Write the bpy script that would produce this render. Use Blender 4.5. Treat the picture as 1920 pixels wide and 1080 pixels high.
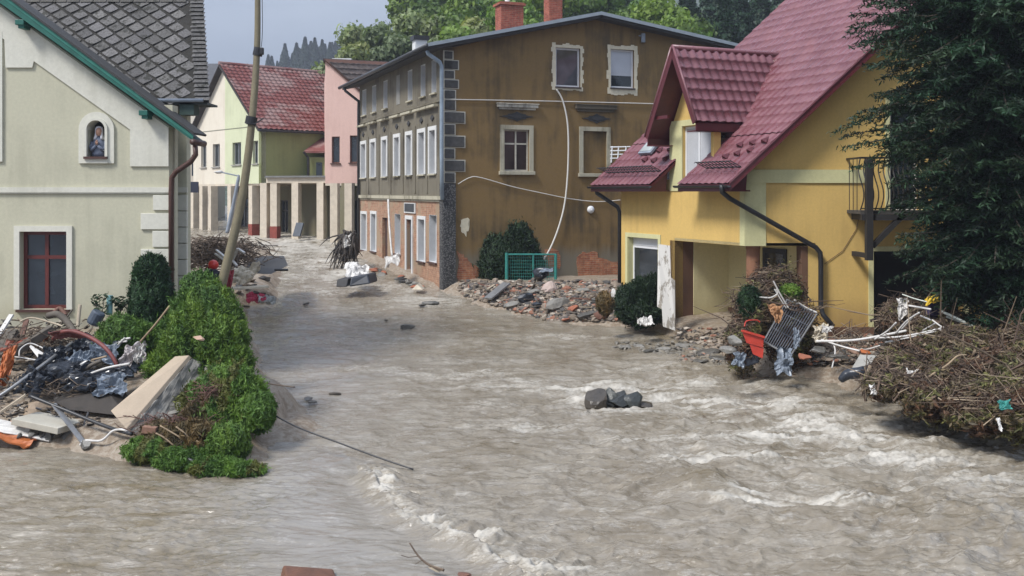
import bpy, bmesh, math, random
import numpy as np
from mathutils import Vector, Matrix
random.seed(7); np.random.seed(7)
for o in list(bpy.data.objects): bpy.data.objects.remove(o)
S = bpy.context.scene
COL = S.collection
R = math.radians

# ------------------------------------------------------------ camera, sky, sun, exposure
EYE = 4.6; F = 1850.0; HZ = 360.0          # eye height over the near water, focal length (px of a 1920 frame), eye level row
cam = bpy.data.cameras.new('camera'); cam.sensor_width = 36; cam.lens = 36*F/1920
cam.shift_y = -(540-HZ)/1920; cam.clip_start = .3; cam.clip_end = 3000
co = bpy.data.objects.new('camera', cam); COL.objects.link(co)
co.location = (0, 0, EYE); co.rotation_euler = (R(90), 0, 0); S.camera = co
SUN_EL = R(50); SUN_AZ = R(-128)           # azimuth from +Y towards +X
w = bpy.data.worlds.new('World'); S.world = w; w.use_nodes = True
nt = w.node_tree; nt.nodes.clear()
wo = nt.nodes.new('ShaderNodeOutputWorld'); bg = nt.nodes.new('ShaderNodeBackground')
sky = nt.nodes.new('ShaderNodeTexSky'); sky.sky_type = 'NISHITA'; sky.sun_disc = False
sky.sun_elevation = SUN_EL; sky.sun_rotation = SUN_AZ; sky.dust_density = 4; sky.air_density = 1.2
tc = nt.nodes.new('ShaderNodeTexCoord'); mp = nt.nodes.new('ShaderNodeMapping'); mp.inputs['Scale'].default_value = (1, 1, 3.2)
cn = nt.nodes.new('ShaderNodeTexNoise'); cn.inputs['Scale'].default_value = 3.4; cn.inputs['Detail'].default_value = 5; cn.inputs['Roughness'].default_value = .5
cr = nt.nodes.new('ShaderNodeValToRGB')
cr.color_ramp.elements[0].position = .3; cr.color_ramp.elements[0].color = (1.85, 2.2, 2.95, 1)
cr.color_ramp.elements[1].position = .7; cr.color_ramp.elements[1].color = (2.95, 3.35, 4.1, 1)
sp = nt.nodes.new('ShaderNodeSeparateXYZ'); mr = nt.nodes.new('ShaderNodeMapRange')
mr.inputs[1].default_value = .2; mr.inputs[2].default_value = .55; mr.inputs[3].default_value = 1.0; mr.inputs[4].default_value = 2.3
vm = nt.nodes.new('ShaderNodeVectorMath'); vm.operation = 'SCALE'
mx = nt.nodes.new('ShaderNodeMixRGB'); mx.inputs[0].default_value = .88
L = nt.links.new
L(tc.outputs['Generated'], mp.inputs[0]); L(mp.outputs[0], cn.inputs['Vector']); L(cn.outputs[0], cr.inputs[0])
L(tc.outputs['Generated'], sp.inputs[0]); L(sp.outputs['Z'], mr.inputs[0]); L(cr.outputs[0], vm.inputs[0]); L(mr.outputs[0], vm.inputs['Scale'])
L(sky.outputs[0], mx.inputs[1]); L(vm.outputs[0], mx.inputs[2]); L(mx.outputs[0], bg.inputs[0]); L(bg.outputs[0], wo.inputs[0])
bg.inputs[1].default_value = .088
sl = bpy.data.lights.new('sun', 'SUN'); sl.energy = 2.3; sl.angle = R(14); sl.color = (1, .975, .94)
so = bpy.data.objects.new('sun', sl); COL.objects.link(so); so.location = (-20, -20, 40)
sd = Vector((math.sin(SUN_AZ)*math.cos(SUN_EL), math.cos(SUN_AZ)*math.cos(SUN_EL), math.sin(SUN_EL)))
so.rotation_euler = sd.to_track_quat('Z', 'Y').to_euler()
S.view_settings.view_transform = 'Standard'; S.view_settings.look = 'None'; S.view_settings.gamma = 1
S.view_settings.exposure = 0.92

# ------------------------------------------------------------ small maths
def smooth(a, b, x):
    t = np.clip((x-a)/(b-a), 0, 1); return t*t*(3-2*t)
def P(px, py, D):                           # the world point D metres ahead that shows at that spot of a 1920x1080 frame
    return Vector(((px-960)/F*D, D, EYE-(py-HZ)/F*D))
def water_z(y):
    return np.interp(y, [0, 22, 30, 37, 60, 80, 140], [0, 0, .42, .9, 2.1, 2.9, 5])
def WP(px, py):                             # where that sight line meets the water
    D = 10.
    for _ in range(60): D = D*.5+.5*float((EYE-water_z(D))*F/max(py-HZ, 5))
    p = P(px, py, D); return p
def _h(ix, iy, s):
    h = (ix*374761393+iy*668265263+s*1274126177) & 0xffffffff
    h = ((h ^ (h >> 13))*1274126177) & 0xffffffff
    return (h ^ (h >> 16)) & 0xffff
def pnoise(x, y, s=0):
    x = np.asarray(x, float); y = np.asarray(y, float)
    ix = np.floor(x).astype(np.int64); iy = np.floor(y).astype(np.int64); fx = x-ix; fy = y-iy
    u = fx*fx*fx*(fx*(fx*6-15)+10); v = fy*fy*fy*(fy*(fy*6-15)+10)
    def g(dx, dy):
        a = _h(ix+dx, iy+dy, s)*(2*math.pi/65536.); return np.cos(a)*(fx-dx)+np.sin(a)*(fy-dy)
    a = g(0, 0); b = g(1, 0); c = g(0, 1); d = g(1, 1)
    return (a+u*(b-a)+v*(c+u*(d-c)-a-u*(b-a)))*1.4
def fbm(x, y, o=4, s=0, gain=.5):
    t = 0; a = 1; n = 0
    for k in range(o): t = t+a*pnoise(x*2**k+k*17.3, y*2**k-k*9.1, s+k); n += a; a *= gain
    return t/n

# ------------------------------------------------------------ objects
def tag(o, label=None, cat=None, group=None, kind=None):
    if label: o['label'] = label
    if cat: o['category'] = cat
    if group: o['group'] = group
    if kind: o['kind'] = kind
    return o
def wl(o):
    v = Vector((0, 0, 0))
    while o: v += o.location; o = o.parent
    return v
def thing(name, label, cat, loc=(0, 0, 0), group=None):
    o = bpy.data.objects.new(name, None); COL.objects.link(o); o.location = loc; o.empty_display_size = .2
    return tag(o, label, cat, group)
def link_mesh(name, co_, fa, m, parent=None, sharp=True, auto=True, smoothf=False, tint=None, tri=None):
    """co_ (n,3) world points, fa list of faces or (m,k) array"""
    co_ = np.asarray(co_, np.float32)
    me = bpy.data.meshes.new(name)
    if parent: base = np.array(wl(parent))
    else:
        mn = co_.min(0); mxx = co_.max(0); base = np.array([(mn[0]+mxx[0])/2, (mn[1]+mxx[1])/2, mn[2]])
    loc = co_-base.astype(np.float32)
    if isinstance(fa, np.ndarray):
        k = fa.shape[1]; n = fa.shape[0]
        me.vertices.add(len(loc)); me.vertices.foreach_set('co', loc.ravel())
        me.loops.add(n*k); me.loops.foreach_set('vertex_index', fa.astype(np.int32).ravel())
        me.polygons.add(n); me.polygons.foreach_set('loop_start', np.arange(0, n*k, k, dtype=np.int32))
        me.update(calc_edges=True)
    else:
        me.from_pydata(loc.tolist(), [], fa)
    if smoothf: me.polygons.foreach_set('use_smooth', [True]*len(me.polygons))
    if auto: box_uv(me)
    if tint is not None:
        ca = me.color_attributes.new('tint', 'FLOAT_COLOR', 'POINT')
        ca.data.foreach_set('color', np.asarray(tint, np.float32).ravel())
    me.materials.append(m); me.validate()
    o = bpy.data.objects.new(name, me); COL.objects.link(o)
    if parent: o.parent = parent
    else: o.location = base
    return o
def box_uv(me):
    n = len(me.polygons); nl = len(me.loops)
    if n == 0: return
    nr = np.empty(n*3, np.float32); me.polygons.foreach_get('normal', nr); nr = nr.reshape(n, 3)
    lt = np.empty(n, np.int32); me.polygons.foreach_get('loop_total', lt)
    vi = np.empty(nl, np.int32); me.loops.foreach_get('vertex_index', vi)
    co_ = np.empty(len(me.vertices)*3, np.float32); me.vertices.foreach_get('co', co_); co_ = co_.reshape(-1, 3)
    t = np.stack([-nr[:, 1], nr[:, 0], 0*nr[:, 0]], 1); ln = np.linalg.norm(t, axis=1)
    flat = ln < .05; t[flat] = (1, 0, 0); ln[flat] = 1; t /= ln[:, None]
    b = np.cross(nr, t); b[flat] = (0, 1, 0)
    pi = np.repeat(np.arange(n), lt); p = co_[vi]
    uv = np.stack([(p*t[pi]).sum(1), (p*b[pi]).sum(1)], 1)
    me.uv_layers.new(name='UVMap').data.foreach_set('uv', uv.astype(np.float32).ravel())

class MB:
    def __init__(s): s.v = []; s.f = []
    def add(s, vs, fs):
        k = len(s.v); s.v += [tuple(v) for v in vs]; s.f += [[i+k for i in f] for f in fs]; return s
    def box(s, c, d, M=None):
        c = Vector(c); hx, hy, hz = d[0]/2, d[1]/2, d[2]/2; vs = []
        for x, y, z in ((-1,-1,-1),(1,-1,-1),(1,1,-1),(-1,1,-1),(-1,-1,1),(1,-1,1),(1,1,1),(-1,1,1)):
            q = Vector((x*hx, y*hy, z*hz)); vs.append(c+(M @ q if M else q))
        return s.add(vs, [(0,3,2,1),(4,5,6,7),(0,1,5,4),(1,2,6,5),(2,3,7,6),(3,0,4,7)])
    def bar(s, p, q, w_, h_, up=(0, 0, 1)):
        p = Vector(p); q = Vector(q); d = (q-p); ln = d.length; d.normalize(); up = Vector(up)
        a = d.cross(up)
        if a.length < 1e-3: a = d.cross(Vector((1, 0, 0)))
        a.normalize(); b = a.cross(d)
        return s.box((p+q)/2, (ln, w_, h_), Matrix((d, a, b)).transposed())
    def prism(s, pts, vec):
        n = len(pts); pts = [Vector(p) for p in pts]; vec = Vector(vec)
        nn = Vector((0, 0, 0))
        for i in range(n): nn += pts[i].cross(pts[(i+1) % n])
        if nn.dot(vec) > 0: pts = pts[::-1]
        vs = pts+[p+vec for p in pts]
        fs = [list(range(n)), [n+i for i in range(n)][::-1]]
        for i in range(n): j = (i+1) % n; fs.append([j, i, i+n, j+n])
        return s.add(vs, fs)
    def tube(s, pts, r, n=8, cap=True):
        pts = [Vector(p) for p in pts]; m = len(pts)
        rs = r if isinstance(r, (list, tuple)) else [r]*m
        k = len(s.v); prev = None
        for i, p in enumerate(pts):
            d = (pts[min(i+1, m-1)]-pts[max(i-1, 0)])
            if d.length < 1e-6: d = Vector((0, 0, 1))
            d.normalize()
            a = prev if prev else (Vector((0, 0, 1)) if abs(d.z) < .9 else Vector((1, 0, 0)))
            a = a-d*a.dot(d)
            if a.length < 1e-4: a = d.orthogonal()
            a.normalize(); prev = a; b = d.cross(a)
            for j in range(n):
                t = 2*math.pi*j/n; s.v.append(tuple(p+(a*math.cos(t)+b*math.sin(t))*rs[i]))
        for i in range(m-1):
            for j in range(n):
                s.f.append([k+i*n+j, k+i*n+(j+1) % n, k+(i+1)*n+(j+1) % n, k+(i+1)*n+j])
        if cap: s.f.append([k+j for j in range(n)][::-1]); s.f.append([k+(m-1)*n+j for j in range(n)])
        return s
    def rock(s, c, r, seed=0, sub=2, rough=.35, M=None):
        bm = bmesh.new(); bmesh.ops.create_icosphere(bm, subdivisions=sub, radius=1)
        rg = random.Random(seed); cuts = [(Vector((rg.gauss(0,1), rg.gauss(0,1), rg.gauss(0,1))).normalized(), rg.uniform(.38, .8)) for _ in range(12)]
        vs = []
        for v in bm.verts:
            q = v.co.copy()
            for n_, d_ in cuts:
                e = q.dot(n_)-d_
                if e > 0: q -= n_*e
            q *= 1.12+rough*.1*rg.uniform(-1, 1)
            q = Vector((q.x*r[0], q.y*r[1], q.z*r[2]))
            if M: q = M @ q
            vs.append(q+Vector(c))
        fs = [[v.index for v in f.verts] for f in bm.faces]; bm.free()
        return s.add(vs, fs)
    def sheet(s, c, u, v, seed=0, amp=.08, n=12, th=.006, freq=2.5, rag=.1):
        c = Vector(c); u = Vector(u); v = Vector(v); nr = u.cross(v).normalized(); k = len(s.v); rg = random.Random(seed)
        g = np.linspace(-.5, .5, n+1); A, B = np.meshgrid(g, g, indexing='ij')
        h = fbm(A*freq+seed*3.7, B*freq-seed*1.3, 3, seed)*amp*2+np.abs(fbm(A*freq*2+seed, B*freq*2, 2, seed+5))*amp
        ra = 1+fbm(A*2+seed, B*2, 2, seed+9)*rag*2
        top = [c+u*(A[i, j]*ra[i, j])+v*(B[i, j]*ra[i, j])+nr*h[i, j] for i in range(n+1) for j in range(n+1)]
        N = (n+1)**2; s.v += [tuple(p) for p in top]+[tuple(p-nr*th) for p in top]
        for i in range(n):
            for j in range(n):
                a = k+i*(n+1)+j; b = a+n+1; s.f.append([a, b, b+1, a+1]); s.f.append([N+a, N+a+1, N+b+1, N+b])
        for i in range(n):
            for a, b in ((k+i*(n+1), k+(i+1)*(n+1)), (k+(i+1)*(n+1)+n, k+i*(n+1)+n), (k+i+1, k+i), (k+n*(n+1)+i, k+n*(n+1)+i+1)):
                s.f.append([b, a, a+N, b+N])
        return s
    def lathe(s, c, prof, n=16, M=None):
        k = len(s.v); c = Vector(c)
        for (r, z) in prof:
            for j in range(n):
                t = 2*math.pi*j/n; q = Vector((r*math.cos(t), r*math.sin(t), z)); s.v.append(tuple(c+(M @ q if M else q)))
        m = len(prof)
        for i in range(m-1):
            for j in range(n): s.f.append([k+i*n+j, k+i*n+(j+1) % n, k+(i+1)*n+(j+1) % n, k+(i+1)*n+j])
        s.f.append([k+j for j in range(n)][::-1]); s.f.append([k+(m-1)*n+j for j in range(n)])
        return s
    def build(s, name, m, parent=None, bevel=0, sm=False):
        o = link_mesh(name, s.v, s.f, m, parent, smoothf=sm)
        if bevel:
            b = o.modifiers.new('bevel', 'BEVEL'); b.width = bevel; b.segments = 2; b.limit_method = 'ANGLE'
        return o
    def clip(s, planes):
        """keep the side the normal points away from; caps the cut"""
        bm = bmesh.new(); vs = [bm.verts.new(v) for v in s.v]
        for f in s.f:
            try: bm.faces.new([vs[i] for i in f])
            except ValueError: pass
        for p, n_ in planes:
            r = bmesh.ops.bisect_plane(bm, geom=bm.verts[:]+bm.edges[:]+bm.faces[:], plane_co=p, plane_no=n_, clear_outer=True)
            ed = [e for e in r['geom_cut'] if isinstance(e, bmesh.types.BMEdge)]
            if ed: bmesh.ops.edgeloop_fill(bm, edges=ed)
        bm.verts.index_update(); s.v = [tuple(v.co) for v in bm.verts]; s.f = [[v.index for v in f.verts] for f in bm.faces]; bm.free(); return s

# ------------------------------------------------------------ materials
class NT:
    def __init__(s, name):
        s.m = bpy.data.materials.new(name); s.m.use_nodes = True; s.t = s.m.node_tree; s.t.nodes.clear()
        s.out = s.t.nodes.new('ShaderNodeOutputMaterial'); s.b = s.t.nodes.new('ShaderNodeBsdfPrincipled')
        s.l(s.b.outputs[0], s.out.inputs[0])
    def n(s, t, **k):
        x = s.t.nodes.new('ShaderNode'+t)
        for a, b in k.items():
            if a in ('op',): x.operation = b
            else: x.inputs[a.replace('_', ' ')].default_value = b
        return x
    def l(s, a, b): s.t.links.new(a, b)
    def coord(s, kind='Object'): return s.n('TexCoord').outputs[kind]
    def noise(s, sc, det=4, ro=.55, co_=None, scl=None):
        x = s.n('TexNoise', Scale=sc, Detail=det, Roughness=ro); c = co_ or s.coord()
        if scl: m = s.n('Mapping'); m.inputs['Scale'].default_value = scl; s.l(c, m.inputs[0]); c = m.outputs[0]
        s.l(c, x.inputs['Vector']); return x.outputs[0]
    def ramp(s, f, *st):
        x = s.n('ValToRGB'); e = x.color_ramp.elements
        e[0].position = st[0][0]; e[0].color = (*st[0][1], 1); e[1].position = st[-1][0]; e[1].color = (*st[-1][1], 1)
        for p, c in st[1:-1]: q = e.new(p); q.color = (*c, 1)
        s.l(f, x.inputs[0]); return x.outputs[0]
    def mask(s, f, a, b):
        x = s.n('MapRange'); x.interpolation_type = 'SMOOTHSTEP'; x.inputs[1].default_value = a; x.inputs[2].default_value = b; s.l(f, x.inputs[0]); return x.outputs[0]
    def mix(s, f, a, b, mode='MIX'):
        x = s.n('MixRGB'); x.blend_type = mode
        for i, q in enumerate((f, a, b)):
            if isinstance(q, (int, float)): x.inputs[i].default_value = q if i == 0 else (q, q, q, 1)
            elif isinstance(q, tuple): x.inputs[i].default_value = (*q, 1)
            else: s.l(q, x.inputs[i])
        return x.outputs[0]
    def math(s, op, a, b=0):
        x = s.n('Math', op=op)
        for i, q in enumerate((a, b)):
            if isinstance(q, (int, float)): x.inputs[i].default_value = q
            else: s.l(q, x.inputs[i])
        return x.outputs[0]
    def bump(s, f, st=.3, d=.01, nrm=None):
        x = s.n('Bump', Strength=st, Distance=d); s.l(f, x.inputs['Height'])
        if nrm: s.l(nrm, x.inputs['Normal'])
        s.l(x.outputs[0], s.b.inputs['Normal']); return x.outputs[0]
    def col(s, c):
        if isinstance(c, tuple): s.b.inputs['Base Color'].default_value = (*c, 1)
        else: s.l(c, s.b.inputs['Base Color'])
    def rough(s, r):
        if isinstance(r, (int, float)): s.b.inputs['Roughness'].default_value = r
        else: s.l(r, s.b.inputs['Roughness'])
def srgb(r, g, b):
    f = lambda c: ((c/255+.055)/1.055)**2.4 if c > 10 else c/255/12.92
    return (f(r), f(g), f(b))
def mul(c, k): return tuple(min(1, x*k) for x in c)
def simple(name, c, rough=.7, var=.25, sc=3, bump=.2, bs=40, metal=0, spec=None):
    t = NT(name); n1 = t.noise(sc, 5, .6); n2 = t.noise(sc*9, 3, .6)
    k = t.mix(.35, n1, n2)
    t.col(t.ramp(k, (.3, mul(c, 1-var)), (.7, mul(c, 1+var)))); t.rough(rough); t.b.inputs['Metallic'].default_value = metal
    if bump: t.bump(t.noise(bs, 3), bump, .006)
    if spec is not None: t.b.inputs['Specular IOR Level'].default_value = spec
    return t.m
def plaster(name, c, stain, amt=.5, low=None, dirt=None, bump=.25):
    """rendered wall: blotches, vertical runs, small specks"""
    t = NT(name); ob = t.coord()
    big = t.noise(.55, 5, .6, ob); run = t.noise(1.3, 4, .6, ob, (3, 3, .28)); fine = t.noise(14, 4, .7, ob)
    base = t.ramp(fine, (.3, mul(c, .93)), (.7, mul(c, 1.06)))
    m1 = t.math('MULTIPLY', t.mask(t.math('ADD', t.math('MULTIPLY', big, .6), t.math('MULTIPLY', run, .4)), .46, .66), amt)
    cc = t.mix(m1, base, stain)
    if low:                                   # silt line left by the flood: (z0, z1, colour), world height
        g = t.n('NewGeometry'); sp_ = t.n('SeparateXYZ'); t.l(g.outputs['Position'], sp_.inputs[0])
        zz = t.math('ADD', sp_.outputs['Z'], t.math('MULTIPLY', t.math('SUBTRACT', run, .5), 1.0))
        mk = t.math('SUBTRACT', 1.0, t.mask(zz, low[0], low[1])); cc = t.mix(t.math('MULTIPLY', mk, low[3] if len(low) > 3 else .8), cc, low[2])
    t.col(cc); t.rough(.88); t.bump(t.noise(60, 3, .7, ob), bump, .008); t.b.inputs['Specular IOR Level'].default_value = .25
    return t.m
def brickmat(name, c1, c2, mortar, sc=1., plas=None, pm=(.45, .5)):
    t = NT(name); uv = t.coord('UV'); x = t.n('TexBrick', Scale=1.0, Mortar_Size=.006, Brick_Width=.26*sc, Row_Height=.078*sc, Bias=0.)
    x.inputs['Color1'].default_value = (*c1, 1); x.inputs['Color2'].default_value = (*c2, 1); x.inputs['Mortar'].default_value = (*mortar, 1)
    t.l(uv, x.inputs['Vector']); ob = t.coord(); n1 = t.noise(5, 5, .7, ob)
    c = t.mix(.8, x.outputs[0], t.ramp(n1, (.3, (.45,)*3), (.7, (1.25,)*3)), 'MULTIPLY')
    if plas: c = t.mix(t.mask(t.noise(.9, 6, .62, ob), *pm), c, plas)
    t.col(c); t.rough(.9); t.bump(x.outputs['Fac'], -.5, .01); return t.m
def foliage(name, c, var=.5, rough=.55, trans=.25, tr=None):
    t = NT(name); a = t.n('Attribute'); a.attribute_name = 'tint'
    cc = t.mix(1., a.outputs['Color'], c, 'MULTIPLY'); t.col(cc); t.rough(rough); t.b.inputs['Specular IOR Level'].default_value = .3
    tl = t.n('BsdfTranslucent'); t.l(t.mix(1., cc, (1.2, 1.3, .6), 'MULTIPLY'), tl.inputs[0])
    ms = t.n('MixShader'); ms.inputs[0].default_value = trans; t.l(t.b.outputs[0], ms.inputs[1]); t.l(tl.outputs[0], ms.inputs[2]); t.l(ms.outputs[0], t.out.inputs[0])
    return t.m
def glassmat(name, c=(.012, .016, .02), rough=.06):
    t = NT(name); t.col(t.ramp(t.noise(1.2, 2), (.35, c), (.65, mul(c, 2.2)))); t.rough(rough); t.b.inputs['Specular IOR Level'].default_value = .8
    t.bump(t.noise(2.5, 1), .05, .02); return t.m

# ------------------------------------------------------------ walls in plan
class Wall:
    def __init__(s, O, d, n_):
        s.O = Vector((O[0], O[1], 0)); s.d = Vector((d[0], d[1], 0)).normalized(); nn = Vector((-s.d.y, s.d.x, 0))
        s.n = nn if nn.dot(Vector((n_[0], n_[1], 0))) > 0 else -nn
    def uz(s, px, py, off=0):
        r = Vector(((px-960)/F, 1, 0)); o = s.O+s.n*off
        # r*D = o + d*u
        det = r.x*(-s.d.y)-r.y*(-s.d.x); D = (o.x*(-s.d.y)-o.y*(-s.d.x))/det; u = (r.x*o.y-r.y*o.x)/det
        u = (Vector((r.x*D, r.y*D, 0))-o).dot(s.d)
        return u, EYE-(py-HZ)/F*D
    def pt(s, u, z, off=0): q = s.O+s.d*u+s.n*off; return Vector((q.x, q.y, z))
    def rect(s, x0, y0, x1, y1, off=0):
        """pixel rectangle -> (u0,z0,u1,z1), heights read at the middle"""
        a = s.uz(x0, y0, off)[0]; b = s.uz(x1, y1, off)[0]; xm = (x0+x1)/2
        return min(a, b), s.uz(xm, y1, off)[1], max(a, b), s.uz(xm, y0, off)[1]
    def plate(s, mb, u0, z0, u1, z1, o0, o1):
        mb.prism([s.pt(u0, z0, o0), s.pt(u1, z0, o0), s.pt(u1, z1, o0), s.pt(u0, z1, o0)], s.n*(o1-o0)); return mb
    def poly(s, mb, uz, o0, o1): mb.prism([s.pt(u, z, o0) for u, z in uz], s.n*(o1-o0)); return mb
    def ring(s, mb, u0, z0, u1, z1, t, o0, o1, tb=None):
        tb = t if tb is None else tb
        s.plate(mb, u0, z1, u1, z1+t, o0, o1)
        if tb: s.plate(mb, u0, z0-tb, u1, z0, o0, o1)
        s.plate(mb, u0-t, z0-tb, u0, z1+t, o0, o1); s.plate(mb, u1, z0-tb, u1+t, z1+t, o0, o1); return mb
    def mesh(s, u0, u1, z0, z1, holes=(), th=.35, clip=()):
        us = sorted({u0, u1, *[max(u0, min(u1, h[i])) for h in holes for i in (0, 2)]}); zs = sorted({z0, z1, *[max(z0, min(z1, h[i])) for h in holes for i in (1, 3)]})
        mb = MB(); inh = lambda u, z: any(h[0] < u < h[2] and h[1] < z < h[3] for h in holes)
        for i in range(len(us)-1):
            for j in range(len(zs)-1):
                if us[i+1]-us[i] < 1e-5 or zs[j+1]-zs[j] < 1e-5 or inh((us[i]+us[i+1])/2, (zs[j]+zs[j+1])/2): continue
                q = [(us[i], zs[j]), (us[i+1], zs[j]), (us[i+1], zs[j+1]), (us[i], zs[j+1])]
                a = [s.pt(u, z) for u, z in q]; b = [s.pt(u, z, -th) for u, z in q]
                fl = (a[1]-a[0]).cross(a[2]-a[0]).dot(s.n) < 0
                mb.add(a, [(0, 3, 2, 1) if fl else (0, 1, 2, 3)]); mb.add(b, [(0, 1, 2, 3) if fl else (0, 3, 2, 1)])
        def q4(p): mb.add(p, [(0, 1, 2, 3)])
        for h in holes:
            a, c, b, d_ = max(u0, h[0]), max(z0, h[1]), min(u1, h[2]), min(z1, h[3])
            for (p, q) in (((a, c), (a, d_)), ((b, d_), (b, c)), ((a, d_), (b, d_)), ((b, c), (a, c))):
                q4([s.pt(*p), s.pt(*q), s.pt(*q, -th), s.pt(*p, -th)])
        for (p, q) in (((u0, z0), (u0, z1)), ((u1, z1), (u1, z0)), ((u0, z1), (u1, z1))):
            q4([s.pt(*q), s.pt(*p), s.pt(*p, -th), s.pt(*q, -th)])
        if clip:
            bm = bmesh.new(); vs = [bm.verts.new(v) for v in mb.v]
            for f in mb.f:
                try: bm.faces.new([vs[i] for i in f])
                except ValueError: pass
            for p, n_ in clip: bmesh.ops.bisect_plane(bm, geom=bm.verts[:]+bm.edges[:]+bm.faces[:], plane_co=p, plane_no=n_, clear_outer=True)
            bm.verts.index_update(); mb.v = [tuple(v.co) for v in bm.verts]; mb.f = [[v.index for v in f.verts] for f in bm.faces]; bm.free()
        return mb
    def window(s, par, u0, z0, u1, z1, fm, gm, dep=.12, fw=.06, cols=2, tr=(), sill=None, curt=None, sur=None, name='window', label=None, lining=None):
        mb = MB(); o0, o1 = -dep-.06, -dep
        s.plate(mb, u0, z0, u1, z0+fw, o0, o1); s.plate(mb, u0, z1-fw, u1, z1, o0, o1)
        s.plate(mb, u0, z0+fw, u0+fw, z1-fw, o0, o1); s.plate(mb, u1-fw, z0+fw, u1, z1-fw, o0, o1)
        for k in range(1, cols): c = u0+(u1-u0)*k/cols; s.plate(mb, c-fw*.5, z0+fw, c+fw*.5, z1-fw, o0+.003, o1+.006)
        for t_ in tr: c = z0+(z1-z0)*t_; s.plate(mb, u0+fw, c-fw*.5, u1-fw, c+fw*.5, o0+.006, o1+.01)
        w_ = mb.build(name, fm, par)
        if label: w_['label'] = label
        s.plate(MB(), u0+fw*.5, z0+fw*.5, u1-fw*.5, z1-fw*.5, o0+.012, o0+.03).build('pane', gm, w_)
        if curt: s.plate(MB(), u0+fw, z0+fw+(z1-z0)*curt[1], u1-fw, z1-fw, o0+.031, o0+.036).build('blind', curt[0], w_)
        if sill: s.plate(MB(), u0-.07, z0-.06, u1+.07, z0-.003, -dep+.002, .09).build('sill', sill, w_)
        if lining:
            m2 = MB(); s.ring(m2, u0+.012, z0+.012, u1-.012, z1-.012, .01, -dep+.002, .004); m2.build('reveal_lining', lining, w_)
        if sur:
            m2 = MB(); s.ring(m2, u0, z0, u1, z1, sur[1], .0, sur[2], sur[3] if len(sur) > 3 else None); m2.build('surround', sur[0], w_)
        return w_
def tiles(O, U, V, LU, LV, pu, pv, amp, step, nu=8, seed=0, jit=0):
    """pressed or laid roof tiles: waves along U, a lip at every course along V (V points up the slope)"""
    O = Vector(O); U = Vector(U).normalized(); V = Vector(V).normalized(); N = U.cross(V)
    if N.z < 0: N = -N
    us = np.linspace(0, LU, max(2, int(LU/pu*nu)+1)); rows = int(math.ceil(LV/pv)); vs = []; hs = []
    for k in range(rows):
        for f_, h_ in ((0.0, step), (.12, step*.9), (.97, .05*step)):
            v = (k+f_)*pv
            if v <= LV: vs.append(v); hs.append(h_)
    vs = np.array(vs); hs = np.array(hs); ph = us/pu*2*math.pi
    prof = amp*(np.sin(ph)*.5+.5)**.8
    A, B = np.meshgrid(us, vs, indexing='ij'); H = prof[:, None]+hs[None, :]
    if jit: H = H+jit*pnoise(np.floor(A/pu)*3.17+.5, np.floor(B/pv)*5.3+.5, seed)+jit*.8*fbm(A*.6, B*.6, 2, seed)
    o = np.array(O); u = np.array(U); v = np.array(V); n_ = np.array(N)
    pts = o+A[..., None]*u+B[..., None]*v+H[..., None]*n_
    a = np.arange(len(us)*len(vs)).reshape(len(us), len(vs))
    fa = np.stack([a[:-1, :-1], a[1:, :-1], a[1:, 1:], a[:-1, 1:]], -1).reshape(-1, 4)
    if U.cross(V).z < 0: fa = fa[:, ::-1]
    return pts.reshape(-1, 3), fa

# ------------------------------------------------------------ ground and water
def inpoly(x, y, poly):
    ins = np.zeros(x.shape, bool); d = np.full(x.shape, 1e9); n = len(poly)
    for i in range(n):
        ax, ay = poly[i]; bx, by = poly[(i+1) % n]
        with np.errstate(divide='ignore', invalid='ignore'):
            c = ((ay > y) != (by > y)) & (x < (bx-ax)*(y-ay)/((by-ay) if by != ay else 1e-9)+ax)
        ins ^= c
        t = np.clip(((x-ax)*(bx-ax)+(y-ay)*(by-ay))/((bx-ax)**2+(by-ay)**2+1e-9), 0, 1)
        d = np.minimum(d, np.hypot(x-ax-t*(bx-ax), y-ay-t*(by-ay)))
    return np.where(ins, d, -d)
def wp2(l): return [tuple(WP(a, b)[:2]) for a, b in l]
BANK_L = wp2([(-300, 850), (0, 832), (110, 838), (230, 858), (340, 876), (430, 880), (490, 862), (500, 832), (560, 822), (592, 800), (570, 765), (520, 738), (490, 690), (470, 620), (455, 575), (515, 562), (525, 500), (500, 472), (440, 457), (352, 452)])+[(-26, 52), (-60, 60), (-60, 14)]
BANK_R = wp2([(667, 480), (832, 547), (880, 562), (905, 576), (1000, 592), (1080, 606), (1150, 612), (1240, 622), (1290, 640), (1360, 668), (1430, 690), (1500, 705), (1580, 722), (1640, 748), (1700, 765), (1800, 792), (1920, 832), (2100, 900), (2400, 1080)])+[(60, 10), (80, 60), (10, 64), (-8, 60)]
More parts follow.
